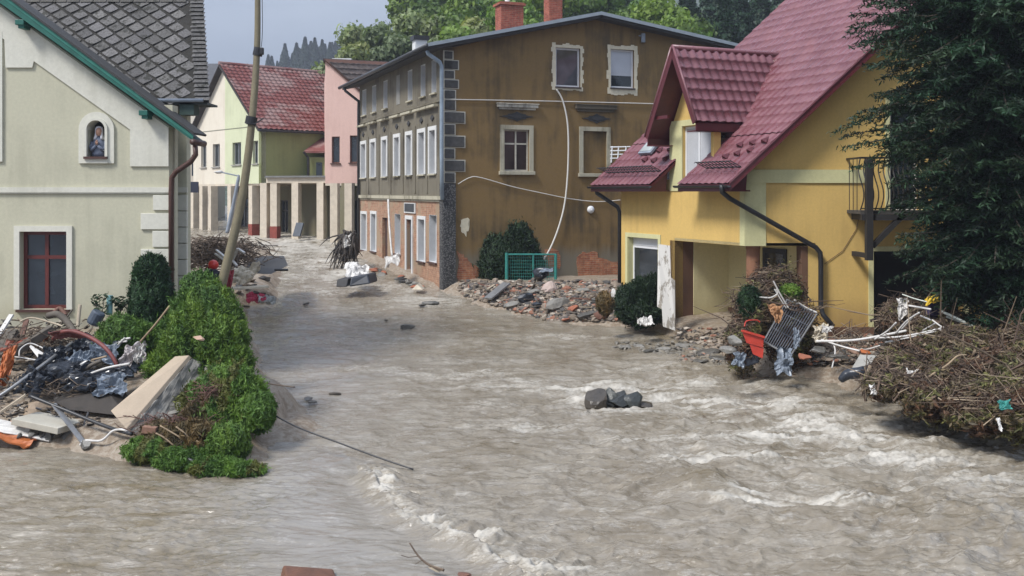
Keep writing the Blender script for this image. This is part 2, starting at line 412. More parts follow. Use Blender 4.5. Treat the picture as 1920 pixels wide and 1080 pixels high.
def terrain_z(x, y):
    x = np.asarray(x, float); y = np.asarray(y, float); sh = x.shape; x = np.atleast_1d(x); y = np.atleast_1d(y)
    wz = water_z(y)
    dl = inpoly(x, y, BANK_L); dr = inpoly(x, y, BANK_R)
    nz = fbm(x*.9, y*.9, 3, 3)
    capl = np.interp(y, [14, 16.5, 18.5, 20.5, 22.5, 24, 27, 40, 60], [.18, .2, .45, 1.0, 1.4, 1.4, .7, .45, .3])
    capl = np.where(x > -4.6, np.minimum(capl, .12), capl)
    capr = np.interp(y, [12, 22, 26, 31, 36, 40, 60], [.5, .4, .5, .75, .55, .2, .2])
    capr = np.where((x > 4.3) & (y > 25), np.minimum(capr, .38), capr)
    hl = capl*(1-np.exp(-np.maximum(dl+nz*.25, 0)*1.5/np.maximum(capl, .2)))
    hr = capr*(1-np.exp(-np.maximum(dr+nz*.25, 0)*.9/np.maximum(capr, .2)))
    z = wz+np.where(np.maximum(dl, dr) < 0, np.maximum(np.maximum(dl, dr)*.35, -.6), 0)+hl+hr
    z = z+.05*fbm(x*2.2, y*2.2, 3, 8)*(np.maximum(dl, dr) > -1)
    f = smooth(110, 400, y); ridge = np.clip(51+(x+55)*.25, 10, 75)
    z = np.where(y > 80, z+(ridge-2)*f, z)+12*smooth(56, 115, y)*smooth(-14, 14, x)
    z = z+20*smooth(300, 800, y)*0+ (fbm(x*.02, y*.02, 3, 4)*5)*smooth(90, 250, y)
    return z.reshape(sh)
def tz(x, y): return float(terrain_z(np.array([x]), np.array([y]))[0])
def G(px, py, lo=8, hi=70):                 # sight line meets the bank
    Ds = np.linspace(lo, hi, 1500); x = (px-960)/F*Ds; z = EYE-(py-HZ)/F*Ds; k = np.maximum(terrain_z(x, Ds), water_z(Ds)-.02) >= z
    i = int(np.argmax(k)) if k.any() else len(Ds)-1
    return P(px, py, Ds[i])

def fan(rows, half, ncol):
    s = np.linspace(-1, 1, ncol); Y = np.repeat(rows[:, None], ncol, 1); X = s[None, :]*half(rows)[:, None]
    a = np.arange(len(rows)*ncol).reshape(len(rows), ncol)
    fa = np.stack([a[:-1, :-1], a[:-1, 1:], a[1:, 1:], a[1:, :-1]], -1).reshape(-1, 4)
    return X, Y, fa
rows = np.concatenate([np.arange(-24, 8, 2.), np.arange(8, 45, .16), np.arange(45, 90, .8), np.arange(90, 420, 5), np.arange(420, 1400, 60)])
X, Y, fa = fan(rows, lambda y: .62*np.maximum(y, 0)+16+.6*np.maximum(y-60, 0), 330)
Z = terrain_z(X, Y)
t = NT('mud_ground'); g = t.n('NewGeometry'); n1 = t.noise(1.1, 6, .6, g.outputs['Position']); n2 = t.noise(9, 6, .7, g.outputs['Position'])
mud = t.mix(t.mask(n2, .42, .62), t.ramp(n1, (.3, (.17, .125, .085)), (.7, (.27, .21, .15))), (.33, .28, .22))
sp_ = t.n('SeparateXYZ'); t.l(g.outputs['Position'], sp_.inputs[0])
t.col(t.mix(t.mask(sp_.outputs['Y'], 62, 80), mud, (.035, .05, .02))); t.rough(t.mix(t.mask(n1, .4, .6), .85, .35)); t.bump(t.noise(16, 6, .7, g.outputs['Position']), .7, .05)
MUD = t.m
o = link_mesh('ground', np.stack([X, Y, Z], -1).reshape(-1, 3), fa, MUD, smoothf=True, auto=False); tag(o, kind='structure')

# --- flood water
dr_ = []; y = 7.5
while y < 92:
    dr_.append(y); y += float(np.clip(.0185*(y/12)**2*1.0, .02, .3))
rows = np.array(dr_)
X, Y, fa = fan(rows, lambda y: .56*y+3.5, 1150)
Z = water_z(Y).astype(float)
FO = np.zeros_like(X); BR = np.zeros_like(X)
# left foreground: quick smooth ripples running to the right; main reach: chop coming down the street and turning right
wx = .5*fbm(X*.35, Y*.35, 2, 11); wy = .5*fbm(X*.35+5, Y*.35, 2, 12)
def aniso(th, lx, ly, s, o=3): c, q = math.cos(th), math.sin(th); A = (X+wx)*c+(Y+wy)*q; B = -(X+wx)*q+(Y+wy)*c; return fbm(A/lx, B/ly, o, s)
edge = [WP(690, 893), WP(722, 925), WP(748, 958), WP(800, 988), WP(880, 1020), WP(960, 1068), WP(1010, 1110)]
def poly_d(pl):
    d = np.full(X.shape, 1e9); sd = np.zeros(X.shape)
    for a, b in zip(pl[:-1], pl[1:]):
        ex, ey = b.x-a.x, b.y-a.y; t_ = np.clip(((X-a.x)*ex+(Y-a.y)*ey)/(ex*ex+ey*ey), 0, 1)
        q = np.hypot(X-a.x-t_*ex, Y-a.y-t_*ey); cr_ = (X-a.x)*ey-(Y-a.y)*ex
        sd = np.where(q < d, np.sign(cr_), sd); d = np.minimum(d, q)
    return d, sd
ed, es = poly_d(edge); # es > 0: near/left (smooth tongue)
D_e = ed*es
leftw = smooth(-2.2, -4.4, X)*smooth(17.5, 15.5, Y)
calm = np.exp(-((D_e-1.35)/1.25)**2)*smooth(18.5, 17, Y)*.85*smooth(-6.2, -3.2, X)
calm = np.maximum(calm, np.exp(-(((X+4.2)/1.6)**2+((Y-24)/5)**2))*.65)
rough = smooth(-3, 4, X)*smooth(30, 18, Y)*.55+.5
a1 = aniso(.5, 1.5, .75, 21); a2 = aniso(-.12, .95, .33, 22); a3 = aniso(.16, .36, .14, 23, 3); a4 = aniso(.1, .15, .065, 24, 2)
ridge_ = 1-np.abs(aniso(.35, 1.15, .55, 31, 3))*2.6
main = .155*a1+.08*a2+.036*a3+.012*a4+.06*np.maximum(ridge_, 0)**2
b1 = aniso(.12, 1.0, .42, 41, 3); b2 = aniso(-.12, .42, .15, 42); b3 = aniso(.1, .15, .07, 43, 2)
lw = .06*b1+.045*b2+.022*b3+.010*a4
H = (main*rough*(1-.6*calm))*(1-leftw)+lw*leftw
Hm = H.copy()
H += (.13*np.exp(-(D_e/.22)**2)*(D_e > 0)+.13*np.exp(-(D_e/.55)**2)*(D_e <= 0)*(.5+1.4*a2+1.2*a3))*(.55+1.2*np.clip(a1+.3, 0, 1))
H -= .0*D_e
hump = WP(1330, 918); hd = np.hypot((X-hump.x)/.55, (Y-hump.y-.1)/.5); H += .2*np.exp(-hd**2); BR += .8*np.exp(-hd**2)
for (px, py, rx, h_) in ((1400, 842, .9, .14), (1720, 842, .8, .14), (1180, 800, .7, .08), (1090, 752, .4, .14), (930, 850, .8, .08), (1550, 770, .8, .1), (1760, 960, 1., .1)):
    c = WP(px, py); q = np.exp(-((X-c.x)/rx)**2-((Y-c.y)/(rx*.7))**2); H += h_*q; BR += .35*q
BR += .9*smooth(.0, .42, aniso(.1, 1.1, .36, 51, 3))*leftw
PATCH = [(1150,728,170,9,.9),(960,722,110,9,.55),(1245,752,60,12,.8),(1080,748,30,14,.9),(1170,770,70,8,.7),(1400,760,160,16,.75),(1560,800,150,22,.85),(1450,826,150,14,.7),(1700,865,170,18,.7),(1360,858,140,8,.8),(1395,925,30,10,1),(1500,940,170,9,.85),(1650,830,160,26,.6),(1850,900,80,16,.6),(1250,820,120,10,.4),(1010,800,90,10,.45),(900,760,90,9,.4),
 (716,915,34,14,1),(755,960,26,8,.7),(800,980,40,9,.75),(880,1012,60,9,.8),(960,1048,70,11,.9),(1040,1072,60,10,.8),(560,452,130,14,.75),(470,447,110,9,.6),(620,488,60,10,.7),(640,512,50,9,.85),(720,540,90,8,.5),(800,565,90,10,.6),(980,585,120,8,.35),(1090,632,180,7,.5),(690,640,170,10,.45),(640,600,150,8,.3),(700,690,120,9,.5),(860,700,130,11,.55),(1250,690,160,9,.4),(870,680,120,7,.3),(740,740,80,6,.35),(1700,905,120,8,.5),(1800,800,60,8,.3),(540,520,70,8,.35),(600,545,60,8,.4),(330,878,120,6,.6),(700,585,50,5,.4),(1150,765,100,12,.5),(1300,720,200,12,.55),(560,700,60,6,.3),(1530,905,120,7,.35),(520,880,14,8,.3)]
W_ = np.zeros_like(X)
for px, py, rx, ry, st in PATCH:
    c = WP(px, py); hh = EYE-c.z; ax = rx*c.y/F; ay = max(ry*c.y*c.y/(F*hh), .12)
    W_ = np.maximum(W_, st*np.exp(-((X-c.x)/ax)**2-((Y-c.y)/ay)**2))
st1 = 1-np.abs(aniso(.12, 1.7, .38, 61, 4))*3.2; st2 = aniso(.05, .7, .2, 62, 4)
crest = np.clip(Hm/.11, -1, 1.6)
FO = W_*(.48+.5*np.clip(st1, -.6, 1)+.75*st2+.3*crest)+.34*np.clip(st1-.1, 0, 1)*(1-leftw)*(1-calm)*rough*1.2+.10*np.clip(crest-.55, 0, 1)*(1-leftw)
FO = FO+.35*smooth(30, 46, Y)*np.clip(.3+st1*.5, 0, 1)+np.exp(-(D_e/.32)**2)*(D_e < .08)*.45*np.clip(.45+a3*2+a2, 0, 1)*(Y < 17)
FO = np.clip(FO*(1-.85*leftw), 0, 1.2)
H += FO*.06*aniso(.1, .12, .1, 71, 3); H -= .05*np.exp(-((D_e-.35)/.35)**2)*(Y < 17)
fade = smooth(92, 40, Y)*.6+.4
Z = Z+H*fade-.02
t = NT('muddy_flood_water'); pos = t.n('NewGeometry').outputs['Position']
fa_ = t.n('Attribute'); fa_.attribute_name = 'tint'; sx = t.n('SeparateColor'); t.l(fa_.outputs['Color'], sx.inputs[0])
foam, brown = sx.outputs[0], sx.outputs[1]
nA = t.noise(.8, 5, .6, pos, (1, .6, 1)); nF = t.noise(5, 7, .75, pos, (.4, 1, 1)); nG = t.noise(24, 5, .75, pos, (.5, 1, 1)); nH = t.noise(3.2, 6, .7, pos, (.3, 1, 1))
mudc = t.ramp(nA, (.3, (.165, .135, .094)), (.55, (.215, .185, .140)), (.72, (.265, .236, .188)))
mudc = t.mix(t.math('MULTIPLY', t.mask(nH, .48, .66), .45), mudc, (.31, .282, .24))
mudc = t.mix(t.math('MULTIPLY', brown, .8), mudc, (.12, .09, .045))
mudc = t.mix(t.math('MULTIPLY', sx.outputs[2], .6), mudc, (.235, .222, .20))  # calm water: grey sky sheen painted into the colour
fleck = t.mask(t.mix(.5, t.noise(34, 6, .8, pos, (.4, 1, 1)), t.noise(3.5, 4, .6, pos, (.5, 1, 1))), .545, .60); mudc = t.mix(t.math('MULTIPLY', fleck, .26), mudc, (.52, .50, .46))
dk = t.mask(t.mix(.5, t.noise(16, 5, .7, pos, (.3, 1.2, 1)), t.noise(2.2, 4, .6, pos, (.5, 1, 1))), .545, .61); mudc = t.mix(t.math('MULTIPLY', dk, .38), mudc, (.13, .105, .07))
fm = t.math('ADD', foam, t.math('MULTIPLY', t.math('SUBTRACT', t.mix(.5, nF, nG), .5), 2.2))
fmask = t.mask(fm, .12, 1.3)
t.col(t.mix(t.math('MULTIPLY', fmask, .78), mudc, (.56, .53, .47))); t.rough(t.mix(fmask, .11, .65))
t.b.inputs['IOR'].default_value = 1.33; t.b.inputs['Specular IOR Level'].default_value = .75
b1_ = t.bump(t.noise(5, 4, .55, pos, (.38, 1, 1)), .6, .07); b2_ = t.n('Bump', Strength=.85, Distance=.02); t.l(t.math('SUBTRACT', .7, t.math('MULTIPLY', sx.outputs[2], .5)), b1_.node.inputs['Strength']); t.l(t.math('SUBTRACT', .9, t.math('MULTIPLY', sx.outputs[2], .7)), b2_.inputs['Strength']); t.l(t.noise(22, 4, .6, pos, (.4, 1, 1)), b2_.inputs['Height']); t.l(b1_, b2_.inputs['Normal']); t.l(b2_.outputs[0], t.b.inputs['Normal'])
WATER = t.m
CALM = np.clip(calm*1.1+.0, 0, 1)*(FO < .3); tint = np.stack([FO, np.clip(BR, 0, 1), CALM, FO*0+1], -1).reshape(-1, 4)
o = link_mesh('water', np.stack([X, Y, Z], -1).reshape(-1, 3), fa, WATER, smoothf=True, auto=False, tint=tint); tag(o, kind='structure')
del X, Y, Z, H, FO, BR, W_, a1, a2, a3, a4, main, lw, st1, st2

# ------------------------------------------------------------ shared materials
WHITEP = simple('white_paint', (.62, .62, .6), .5, .12, 5, .1)
PVC = simple('white_plastic', (.7, .71, .72), .35, .05, 3, .05)
GLASS = glassmat('dark_glass'); GLASS2 = glassmat('grey_glass', (.03, .036, .04))
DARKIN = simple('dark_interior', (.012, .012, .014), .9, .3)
BLACKM = simple('black_metal', (.018, .018, .02), .42, .3, 6, .1)
GREYM = simple('zinc_grey', (.22, .25, .29), .45, .25, 6, .1, .4)
RUSTM = simple('brown_painted_metal', (.065, .028, .02), .5, .3, 6, .15)
CONC = simple('concrete', (.30, .285, .26), .9, .25, 4, .5, 60)
CURT = simple('pale_blind', (.42, .43, .45), .8, .1, 3, .1)

def pipe(par, pts, r, m, name='downpipe'):
    o = MB().tube(pts, r, 10).build(name, m, par, sm=True); return o

# ------------------------------------------------------------ left house
def left_house():
    base = P(160, 600, 23.5); th = thing('cream_house', 'pale cream house with green bargeboard and slate roof standing behind the hedge', 'house', (base.x, 25, 1.3))
    W = Wall((-8.0+.0, 23), (-1, 0), (0, -1))
    MW = plaster('cream_render', srgb(185, 182, 160), srgb(156, 153, 134), .45, (1.5, 2.3, srgb(150, 143, 118), .45))
    MT = plaster('cream_trim', srgb(205, 203, 190), srgb(170, 168, 152), .4)
    u = lambda px, py=360, off=0: W.uz(px, py, off)
    wr = W.rect(38, 434, 126, 580); ni = W.rect(165, 226, 199, 295)
    # gable slope from the bargeboard: (0,8) to (358,262)
    g0 = W.pt(*u(-230, -157)); g1 = W.pt(*u(317, 236))
    nrm = Vector((g1.z-g0.z, 0, -(g1.x-g0.x))).normalized(); nrm = -nrm if nrm.z < 0 else nrm
    PX = u(-230)[0]
    W.mesh(u(317)[0], PX, .6, u(317, 236)[1]+7, [wr, ni], .4, [(g0, nrm)]).build('wall', MW, th)
    # raised pale band under the bargeboard
    mb = MB(); W.poly(mb, [u(x, y) for x, y in ((317, 312), (245, 312), (245, 243), (65, 115), (62, 127), (12, 127), (10, 75), (-60, 25), (-60, -32), (317, 239))], 0, .045); mb.build('gable_band', MT, th)
    mb = MB(); W.plate(mb, u(6)[0], u(0, 303)[1], u(-60)[0], u(0, 60)[1], 0, .05); mb.build('pilaster', MT, th)
    mb = MB(); q = W.rect(-230, 351, 319, 361); W.plate(mb, q[0], q[1], q[2], q[3], 0, .06); W.plate(mb, q[0], q[1]-.03, q[2], q[1]-.003, 0, .03); mb.build('string_course', MT, th)
    ys = [(366, 394, 288), (400, 430, 265), (433, 463, 287), (467, 497, 265), (500, 530, 287), (534, 564, 265), (567, 597, 287)]
    mb = MB()
    for a, b, x in ys: q = W.rect(x, a, 318, b); W.plate(mb, q[0], q[1], q[2], q[3], 0, .05)
    mb.build('quoins', MT, th, .008)
    # niche
    fr = MB(); cx = (ni[0]+ni[2])/2; hw = (ni[2]-ni[0])/2; top = ni[3]; spr = top-hw
    def arch(a, b, zb, zt, o0, o1):
        n = 14; pi_ = [(cx+a*math.cos(math.pi*k/n), spr+a*math.sin(math.pi*k/n)) for k in range(n+1)]; po = [(cx+b*math.cos(math.pi*k/n), spr+b*math.sin(math.pi*k/n)) for k in range(n+1)]
        for k in range(n): W.poly(fr, [pi_[k], po[k], po[k+1], pi_[k+1]], o0, o1)
        W.plate(fr, cx-b, zb, cx-a, spr, o0, o1); W.plate(fr, cx+a, zb, cx+b, spr, o0, o1)
    arch(hw, hw+.06, ni[1], 0, -.02, .09); arch(hw+.06, hw+.2, ni[1]-.14, 0, 0, .05); W.plate(fr, cx-hw-.06, ni[1]-.14, cx+hw+.06, ni[1], 0, .07)
    nf = fr.build('niche_frame', MT, th)
    W.plate(MB(), ni[0]-.02, ni[1]-.02, ni[2]+.02, ni[3]+.02, -.42, -.38).build('niche_back', simple('niche_dark', (.018, .018, .025), .8), nf)
    m2 = MB()
    for s in (-1, 1):                       # spandrels above the arch
        n = 8
        for k in range(n):
            a0 = math.pi/2*k/n; a1 = math.pi/2*(k+1)/n; p0 = (cx+s*hw*math.cos(a0), spr+hw*math.sin(a0)); p1 = (cx+s*hw*math.cos(a1), spr+hw*math.sin(a1))
            W.poly(m2, [p0, (p0[0], top+.02), (p1[0], top+.02), p1], -.3, -.003)
    m2.build('arch_head', MT, nf)
    W.plate(MB(), ni[0]-.06, ni[1]-.04, ni[2]+.06, ni[1]+.015, -.2, .12).build('sill', RUSTM, nf)
    # figure in the niche: half length, veiled, hands joined under the chin
    c = W.pt(cx, ni[1], -.12); st = thing('niche_statue', 'small statue of a woman in a white veil with joined hands, in the arched niche', 'statue', tuple(c))
    robe = simple('blue_grey_robe', (.10, .12, .17), .7, .3, 9); skin = simple('painted_skin', (.42, .24, .17), .6, .1); veil = simple('white_veil', (.62, .62, .66), .7, .12, 9)
    b = MB().lathe(c+Vector((0, 0, .01)), [(.17, 0), (.175, .1), (.165, .25), (.15, .36), (.10, .43), (.05, .47), (.045, .52)], 20, Matrix.Diagonal((1, .62, 1)))
    for s in (-1, 1): b.tube([c+Vector((s*.145, 0, .36)), c+Vector((s*.17, -.03, .24)), c+Vector((s*.12, -.1, .17)), c+Vector((s*.03, -.13, .27))], [.05, .055, .048, .03], 10)
    b.build('robe', robe, st, sm=True)
    b = MB().lathe(c+Vector((-.01, -.02, .50)), [(.02, 0), (.055, .02), (.07, .07), (.074, .12), (.06, .17), (.02, .2)], 18, Matrix.Rotation(.12, 3, 'Y') @ Matrix.Diagonal((1, 1.05, 1)))
    b.add([c+Vector(v) for v in ((-.022, -.09, .575), (.002, -.09, .575), (-.01, -.112, .58), (-.01, -.088, .62))], [(0, 1, 2), (0, 2, 3), (1, 3, 2)])
    b.build('face', skin, st, sm=True)
    hb = MB()
    for s in (-1, 1):
        hb.box(c+Vector((s*.014, -.14, .33)), (.022, .04, .075))
        for k in range(4): hb.tube([c+Vector((s*.012, -.158+.012*k, .36)), c+Vector((s*.008, -.155+.012*k, .40+.006*(1.5-abs(k-1.5))))], [.007, .005], 6)
        hb.tube([c+Vector((s*.02, -.155, .32)), c+Vector((s*.026, -.165, .36))], [.007, .006], 6)
    hb.build('hands', skin, st, sm=True)
    b = MB().lathe(c+Vector((-.005, .012, .42)), [(.13, 0), (.115, .06), (.095, .12), (.092, .2), (.088, .26), (.06, .3), (.02, .315)], 20)
    b.v = [(x, y+max(0, (c.y-.035-y))*1.3 if abs(x-c.x) < .06 and z < c.z+.70 else y, z) for x, y, z in b.v]
    b.build('veil', veil, st, sm=True)
    RW = simple('red_brown_paint', (.10, .018, .014), .45, .3, 8, .15)
    W.window(th, *wr, RW, GLASS, .16, .085, 2, (.665,), RUSTM, None, (MT, .13, .05, 0))
    # plinth strip
    q = W.rect(-230, 590, 319, 640); W.plate(MB(), q[0], .6, q[2], q[3]-.1, 0, .03).build('plinth', plaster('plinth_render', srgb(165, 162, 145), srgb(120, 112, 95), .7), th)
    # return wall and main body wall
    MS = MW
    x1 = W.pt(u(317)[0], 0).x
    MB().box((x1-.1, 23.42, 3.6), (.2, .38, 6.1)).build('return_wall', MW, th)
    B = Wall((P(350, 0, 24.1).x, 24.1), (-1, 0), (0, -1)); zt = P(0, 197, 24.1).z; bx = B.O.x
    B.mesh(0, 6, .6, zt, [], .3).build('wall', MS, th)
    MB().prism([(bx, 24.11, .6), (bx-2.4, 30.4, .6), (bx-2.4, 30.4, zt), (bx, 24.11, zt)], (-.3, 0, 0)).build('wall', MS, th)
    mb = MB(); y = 366
    for k in range(8):
        z1 = P(0, y, 24.1).z; z0 = P(0, y+28.5, 24.1).z; mb.box((bx-.14, 24.08, (z0+z1)/2), (.33, .1, z1-z0)); y += 30.3
    mb.build('quoins', MT, th, .006)
    q = B.rect(322, 351, 352, 361); B.plate(MB(), -.03, q[1], .4, q[3], 0, .06).build('string_course', MT, th)
    MB().box((P(355, 0, 24).x, 24.0, P(0, 204, 24.0).z), (.35, .4, .32)).build('eave_box', simple('green_box', (.03, .06, .05), .6), th)
    # bargeboard, brackets, front roof
    GR = simple('green_painted_wood', (.010, .105, .078), .5, .3, 5, .2)
    a = P(-230, -157-2, 22.62); b_ = P(360, 263, 22.62); up = Vector((nrm.x, 0, nrm.z))
    MB().prism([a, b_, b_+up*-.0+Vector((0, 0, .09)), a+Vector((0, 0, .30))], (0, .05, 0)).build('bargeboard', GR, th)
    m = MB(); m.prism([a+Vector((0, -.015, .23)), b_+Vector((.03, -.015, .03)), b_+Vector((.03, -.015, .12)), a+Vector((0, -.015, .33))], (0, .012, 0)); m.build('trim_strip', simple('pale_green_wood', (.02, .16, .12), .5, .3, 5), th)
    for x, y in ((36, 38), (268, 208)):
        p = P(x, y, 22.62); MB().box(p+Vector((0, .22, -.04)), (.2, .44, .12)).box(p+Vector((.02, .22, -.13)), (.14, .36, .09)).build('bracket', GR, th, .01)
    SL = simple('front_slate', (.035, .034, .032), .8, .4, 6, .5)
    e = (b_-a); aa = a+Vector((0, 0, .31)); bb = b_+Vector((.05, 0, .13))
    MB().prism([aa+Vector((0, -.06, 0)), bb+Vector((0, -.06, 0)), bb+Vector((0, .85, 0)), aa+Vector((0, .85, 0))], up*.05).build('roof', SL, th)
    MB().prism([a+Vector((0, .06, 0)), b_+Vector((0, .06, 0)), b_+Vector((0, .8, 0)), a+Vector((0, .8, 0))], up*.03).build('soffit', GR, th)
    # gutter end and brown downpipe
    g = P(362, 268, 22.6)
    MB().tube([g+Vector((0, -.02, .02)), g+Vector((0, .8, .02))], .075, 12).build('gutter', RUSTM, th, sm=True)
    pipe(th, [P(366, 272, 22.75), P(367, 290, 22.75), P(358, 303, 22.78), P(330, 322, 22.85), P(322, 334, 22.9), P(321, 360, 22.9), P(321, 560, 22.9)], .062, RUSTM)
    # slate roof of the main body: diamond slates as real pieces
    E0 = P(240, 190, 23.75); E1 = P(391, 190, 23.75); T1 = P(379, -14, 25.4); V = (T1-E1); U = Vector((1, 0, 0)); Vd = Vector((0, V.y, V.z)).normalized()
    LVn = math.hypot(V.y, V.z); N = U.cross(Vd); N = -N if N.z < 0 else N; rg = random.Random(3)
    L0 = P(-120, 190, 23.75); Lt = Vector((L0.x, T1.y, T1.z))
    DK = simple('mossy_roof_base', (.028, .026, .022), .95, .6, 3, .5)
    MB().prism([L0, E1, T1, Lt], N*-.06).build('roof', DK, th)
    MB().prism([E1, E1+Vector((-2.6, 5.5, 0)), Vector((T1.x-.9, T1.y+1.8, T1.z)), T1], (-.04, 0, -.02)).build('roof', DK, th)
    pw, ph = .50, .40; vs = []; fs = []; ti = []
    cols_ = int((E1.x-L0.x)/pw)+2
    for r_ in range(int(LVn/(ph/2))+1):
        for c_ in range(cols_):
            cx_ = E1.x-.40-(c_+.5*(r_ % 2))*pw; v_ = r_*ph/2+.05
            if v_ > LVn-.3: continue
            xr = E1.x+(T1.x-E1.x)*v_/LVn
            if cx_ > xr-.42: continue
            k = len(vs); o_ = Vector((cx_+rg.uniform(-.008, .008), L0.y, L0.z))+Vd*v_; s_ = rg.uniform(.74, .86); lift = rg.uniform(.018, .03)
            for a_, b2, h_ in ((0, -.5, lift), (.42, -.12, .014), (.46, 0, .012), (0, .5, .006), (-.46, 0, .012), (-.42, -.12, .014)): vs.append(tuple(o_+U*(a_*pw*s_*1.06)+Vd*(b2*ph*s_)+N*(h_+.004)))
            fs.append([k, k+1, k+2, k+3, k+4, k+5]); g_ = rg.uniform(.55, 1.15); ti += [(g_, g_, g_*rg.uniform(.96, 1.05), 1)]*6
    t = NT('lichened_slate'); at = t.n('Attribute'); at.attribute_name = 'tint'; ob = t.coord()
    sc = t.mix(t.mask(t.noise(5, 6, .72, ob), .52, .62), t.ramp(t.noise(22, 5, .7, ob), (.35, (.062, .057, .055)), (.65, (.15, .145, .14))), (.016, .016, .010))
    t.col(t.mix(1., at.outputs['Color'], sc, 'MULTIPLY')); t.rough(.75); t.bump(t.noise(50, 4, .7, ob), .5, .006)
    link_mesh('slates', vs, fs, t.m, th, tint=ti)
    vs = []; fs = []; ti = []                # narrow courses along the verge and the ridge row
    n = 26
    for k in range(n):
        v0 = LVn*k/n; v1 = v0+LVn/n*.93; xr = E1.x+(T1.x-E1.x)*v0/LVn; q = len(vs); o_ = Vector((xr+.03, L0.y, L0.z)); g_ = rg.uniform(.6, 1.1)
        vs += [tuple(o_+Vector((-.36+rg.uniform(-.03, .03), 0, 0))+Vd*v0+N*.05), tuple(o_+Vd*v0+N*.055), tuple(o_+Vd*v1+N*.02), tuple(o_+Vector((-.36, 0, 0))+Vd*v1+N*.018)]
        fs.append([q, q+1, q+2, q+3]); ti += [(g_*.8,)*3+(1,)]*4
    for k in range(24):
        x0 = T1.x-.36-k*.34; q = len(vs); o_ = Vector((x0, L0.y, L0.z)); g_ = rg.uniform(.6, 1.)
        vs += [tuple(o_+Vector((-.32, 0, 0))+Vd*(LVn-.34)+N*.04), tuple(o_+Vd*(LVn-.34)+N*.04), tuple(o_+Vd*(LVn-.05)+N*.02), tuple(o_+Vector((-.32, 0, 0))+Vd*(LVn-.05)+N*.02)]
        fs.append([q, q+1, q+2, q+3]); ti += [(g_*.75, g_*.72, g_*.62, 1)]*4
    link_mesh('verge_slates', vs, fs, t.m, th, tint=ti)
    MB().tube([L0+Vector((0, -.03, .02)), E1+Vector((-.12, -.03, .02))], .045, 8).build('gutter', GREYM, th, sm=True)
    MB().prism([L0+Vector((0, .05, -.02)), E1+Vector((-.05, .05, -.02)), E1+Vector((-.05, .9, -.02)), L0+Vector((0, .9, -.02))], (0, 0, -.05)).build('soffit', simple('dark_soffit', (.05, .06, .055), .8), th)
left_house()

